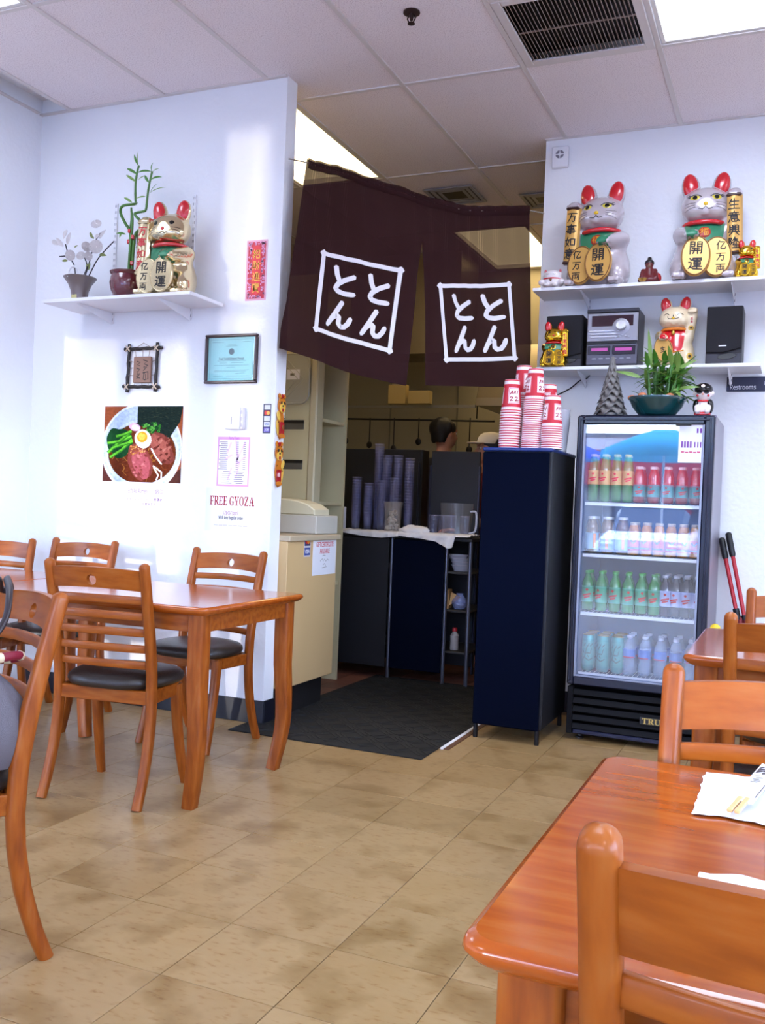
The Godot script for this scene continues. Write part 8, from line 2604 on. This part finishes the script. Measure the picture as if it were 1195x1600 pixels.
	hm.prism([Vector2(-0.58, 1.90), Vector2(0.35, 1.90), Vector2(0.35, 1.96), Vector2(0.10, 2.40), Vector2(-0.58, 2.40)], -1.3, 0.0, 0.004)
	obj("canopy", hm.done(), ss, ho)
	obj("lip", span(Vector3(-0.8, 1.885, 0.36), Vector3(0.5, 1.905, 0.34)), M.steel, ho)
	for k in 2: obj("box_filter", span(Vector3(-0.2 + k * 0.17, 1.91, 0.36), Vector3(-0.05 + k * 0.20, 2.06 - k * 0.05, 0.42), 0.003), mat(rgb8(186, 160, 96), 0.6), ho)
	obj("duct", span(Vector3(-0.5, 2.38, -0.05), Vector3(0.2, CEIL, -0.5)), ss, ho)
	var ra = thing("utensil_rail", "dark hanging utensil rail with ladles below the hood", "rail", Vector3(-3.1, 1.835, -7.25))
	obj("bar", tubem([Vector3(-0.5, 0, 0), Vector3(0.9, -0.02, 0)], 0.008, 8), M.black, ra)
	for k in 6:
		var um = Mb.new()
		um.tube([Vector3(-0.4 + k * 0.22, 0.005, 0.012), Vector3(-0.4 + k * 0.22, -0.16 - 0.03 * (k % 3), 0.012)], 0.005, 6)
		um.ell(Vector3(-0.4 + k * 0.22, -0.19 - 0.03 * (k % 3), 0.012), Vector3(0.026, 0.03, 0.012), 12, 8)
		obj("ladle", um.done(), mat(rgb8(40, 36, 34), 0.4, 0.6), ra)
	for k in 2: obj("hanger", tubem([Vector3(-0.45 + k * 1.2, 0, 0), Vector3(-0.45 + k * 1.2, 0.12, 0)], 0.005, 6), M.black, ra)
	var rn = thing("cooking_range", "dark cooking range along the kitchen's back wall", "range", Vector3(-2.6, 0, -7.62))
	obj("body", span(Vector3(-0.9, 0.1, 0.4), Vector3(0.9, 0.88, -0.42), 0.006), mat(rgb8(70, 66, 60), 0.4, 0.7), rn)
	obj("cooktop", span(Vector3(-0.9, 0.88, 0.42), Vector3(0.9, 0.92, -0.42), 0.006), M.black, rn)
	for k in 4: obj("burner", lathem([Vector2(0.06, 0), Vector2(0.10, 0), Vector2(0.10, 0.02), Vector2(0.06, 0.02), Vector2(0.06, 0)], 20), M.black, rn, Vector3(-0.66 + k * 0.44, 0.92, 0.1))
	for k in 5: obj("knob", lathem([Vector2(0, 0.03), Vector2(0.02, 0.028), Vector2(0.024, 0)], 14), M.black, rn, Vector3(-0.7 + k * 0.35, 0.80, 0.4), Vector3(PI / 2, 0, 0))
	for q in [[-0.8, 0.3], [0.8, 0.3], [-0.8, -0.3], [0.8, -0.3]]: obj("leg", lathem([Vector2(0, 0), Vector2(0.02, 0), Vector2(0.02, 0.1), Vector2(0, 0.1)], 10), M.steel, rn, Vector3(q[0], 0, q[1]))
	person("person with dark hair, head just above the dark screen in the kitchen", Vector3(-2.51, 0, -6.95), 2.6, 1.80, rgb8(40, 40, 52), rgb8(20, 16, 18), false)
	person("person in a white cap half hidden behind the navy cabinet", Vector3(-1.985, 0, -6.45), -0.9, 1.64, rgb8(120, 40, 36), rgb8(24, 18, 18), true)


# ---------------------------------------------------------------- outside the front windows (seen only as reflections)
func outdoors():
	var gr = struct("ground", span(Vector3(-40, -0.2, -30), Vector3(40, -0.16, 40)), mat(rgb8(104, 102, 104), 0.9))
	struct("pavement", span(Vector3(-6.6, -0.16, ZF + 0.15), Vector3(6, -0.02, ZF + 3.2)), mat(rgb8(176, 172, 168), 0.85))
	# covered walkway and neighbouring building along the left side
	var wk = thing("covered_walkway", "roofed walkway along the outside of the left wall", "walkway", Vector3(-5.3, -0.16, -2.0))
	obj("roof", span(Vector3(1.18, 3.7, -2.05), Vector3(-1.6, 3.85, 6.6)), mat(rgb8(150, 146, 142), 0.8), wk)
	obj("slab", span(Vector3(1.18, 0, -2.05), Vector3(-1.6, 0.13, 6.6)), mat(rgb8(84, 82, 80), 0.85), wk)
	for z in [-1.9, 5.8]: obj("post", span(Vector3(-1.5, 0.13, z), Vector3(-1.38, 3.7, z + 0.12), 0.01), mat(rgb8(120, 116, 112), 0.7), wk)
	var nb = thing("neighbour_building", "plain tan building beyond the covered walkway", "building", Vector3(-9.5, -0.16, -4.0))
	obj("wall", span(Vector3(-0.4, 0, -12), Vector3(0, 6.5, 7.0)), mat(rgb8(112, 100, 88), 0.85), nb)
	obj("parapet", span(Vector3(-0.5, 6.5, -12.1), Vector3(0.1, 6.8, 7.1)), mat(rgb8(140, 126, 110), 0.85), nb)
	# patio umbrella
	for k in 2:
		var u = thing("patio_umbrella", ["turquoise patio umbrella outside the front window", "blue patio umbrella farther along outside the front window"][k], "umbrella", Vector3(-2.0 - k * 2.2, -0.02, 7.0 + k * 0.5))
		var m = Mb.new()
		var rings = []
		for q in [[0.02, 2.62], [0.5, 2.46], [1.05, 2.22], [1.06, 2.08]]:
			var ring = []
			for a in 32: ring.append(Vector3(cos(TAU * a / 32) * q[0] * (1 - 0.05 * pow(sin(a * PI / 4), 2)), q[1], sin(TAU * a / 32) * q[0] * (1 - 0.05 * pow(sin(a * PI / 4), 2))))
			rings.append(ring)
		rings.reverse()
		m.rings(rings, true, false, false)
		obj("canopy", m.done(), mat([rgb8(40, 176, 200), rgb8(50, 70, 190)][k], 0.7, 0.0, {"backlight_enabled": true, "backlight": Color(0.3, 0.5, 0.55)}), u)
		obj("pole", tubem([Vector3(0, 0, 0), Vector3(0, 2.64, 0)], 0.022, 10), M.white, u)
		obj("base", lathem([Vector2(0, 0), Vector2(0.25, 0), Vector2(0.25, 0.05), Vector2(0.05, 0.08), Vector2(0, 0.08)], 20), mat(rgb8(90, 90, 92), 0.7), u)
	# red-fronted shop across the car park
	var s = thing("shop_building", "red-fronted shop building across the car park", "building", Vector3(-4.0, -0.16, 18.5))
	obj("wall", span(Vector3(-4.5, 0, 0), Vector3(9, 3.1, 0.4)), mat(rgb8(150, 146, 144), 0.8), s)
	obj("awning", span(Vector3(-4.5, 2.1, -0.5), Vector3(9, 3.1, 0.0)), mat(rgb8(170, 24, 44), 0.8), s)
	obj("fascia", span(Vector3(-4.5, 3.1, -0.15), Vector3(9, 3.5, 0.0)), mat(rgb8(206, 200, 200), 0.7), s)
	obj("roof", span(Vector3(-4.7, 3.5, -0.2), Vector3(9.2, 3.6, 4)), mat(rgb8(120, 116, 116), 0.8), s)
	for k in 4:
		var w = obj("window", span(Vector3(-4.0 + k * 3.2, 0.6, -0.03), Vector3(-1.6 + k * 3.2, 1.7, 0.02)), mat(rgb8(60, 64, 80), 0.2), s)
		obj("pane", span(Vector3(-3.9 + k * 3.2, 0.7, -0.05), Vector3(-1.7 + k * 3.2, 1.6, -0.035)), mat(rgb8(120, 130, 150), 0.05, 0.5), w)
	# parked cars
	for k in 2:
		var c = thing("car", ["white car parked outside facing the shop window", "silver car parked beside the white one"][k], "car", Vector3(-2.6 - k * 2.9, -0.16, 11.0 + k * 0.3), 0.0)
		var paint = mat([rgb8(236, 236, 240), rgb8(150, 154, 166)][k], 0.2, 0.0, {"clearcoat_enabled": true})
		var b = Mb.new()
		b.x = Transform3D(Basis(Vector3.UP, PI / 2), Vector3.ZERO)
		b.prism([Vector2(-2.1, 0.30), Vector2(2.15, 0.30), Vector2(2.2, 0.55), Vector2(2.1, 0.80), Vector2(1.2, 0.95), Vector2(-1.9, 1.0), Vector2(-2.15, 0.8)], -0.86, 0.86, 0.10)
		obj("body", b.done(), paint, c)
		var g = Mb.new()
		g.x = b.x
		g.prism([Vector2(1.25, 0.93), Vector2(0.45, 1.42), Vector2(-1.1, 1.44), Vector2(-1.75, 0.98)], -0.72, 0.72, 0.10)
		obj("glasshouse", g.done(), mat(rgb8(60, 70, 84), 0.05, 0.3), c)
		obj("roof_panel", boxm(Vector3(0, 1.45, 0.33), Vector3(1.25, 0.04, 1.45), 0.015), paint, c)
		for q in [[-0.8, 1.35], [0.8, 1.35], [-0.8, -1.35], [0.8, -1.35]]:
			obj("wheel", lathem([Vector2(0, -0.1), Vector2(0.26, -0.1), Vector2(0.31, -0.07), Vector2(0.31, 0.07), Vector2(0.26, 0.1), Vector2(0, 0.1)], 24), M.black, c, Vector3(q[0], 0.31, q[1]), Vector3(0, 0, PI / 2))
		for q in [-1, 1]: obj("headlamp", boxm(Vector3(q * 0.62, 0.68, -2.1), Vector3(0.3, 0.14, 0.12), 0.04), mat(rgb8(220, 224, 230), 0.1, 0.5), c)
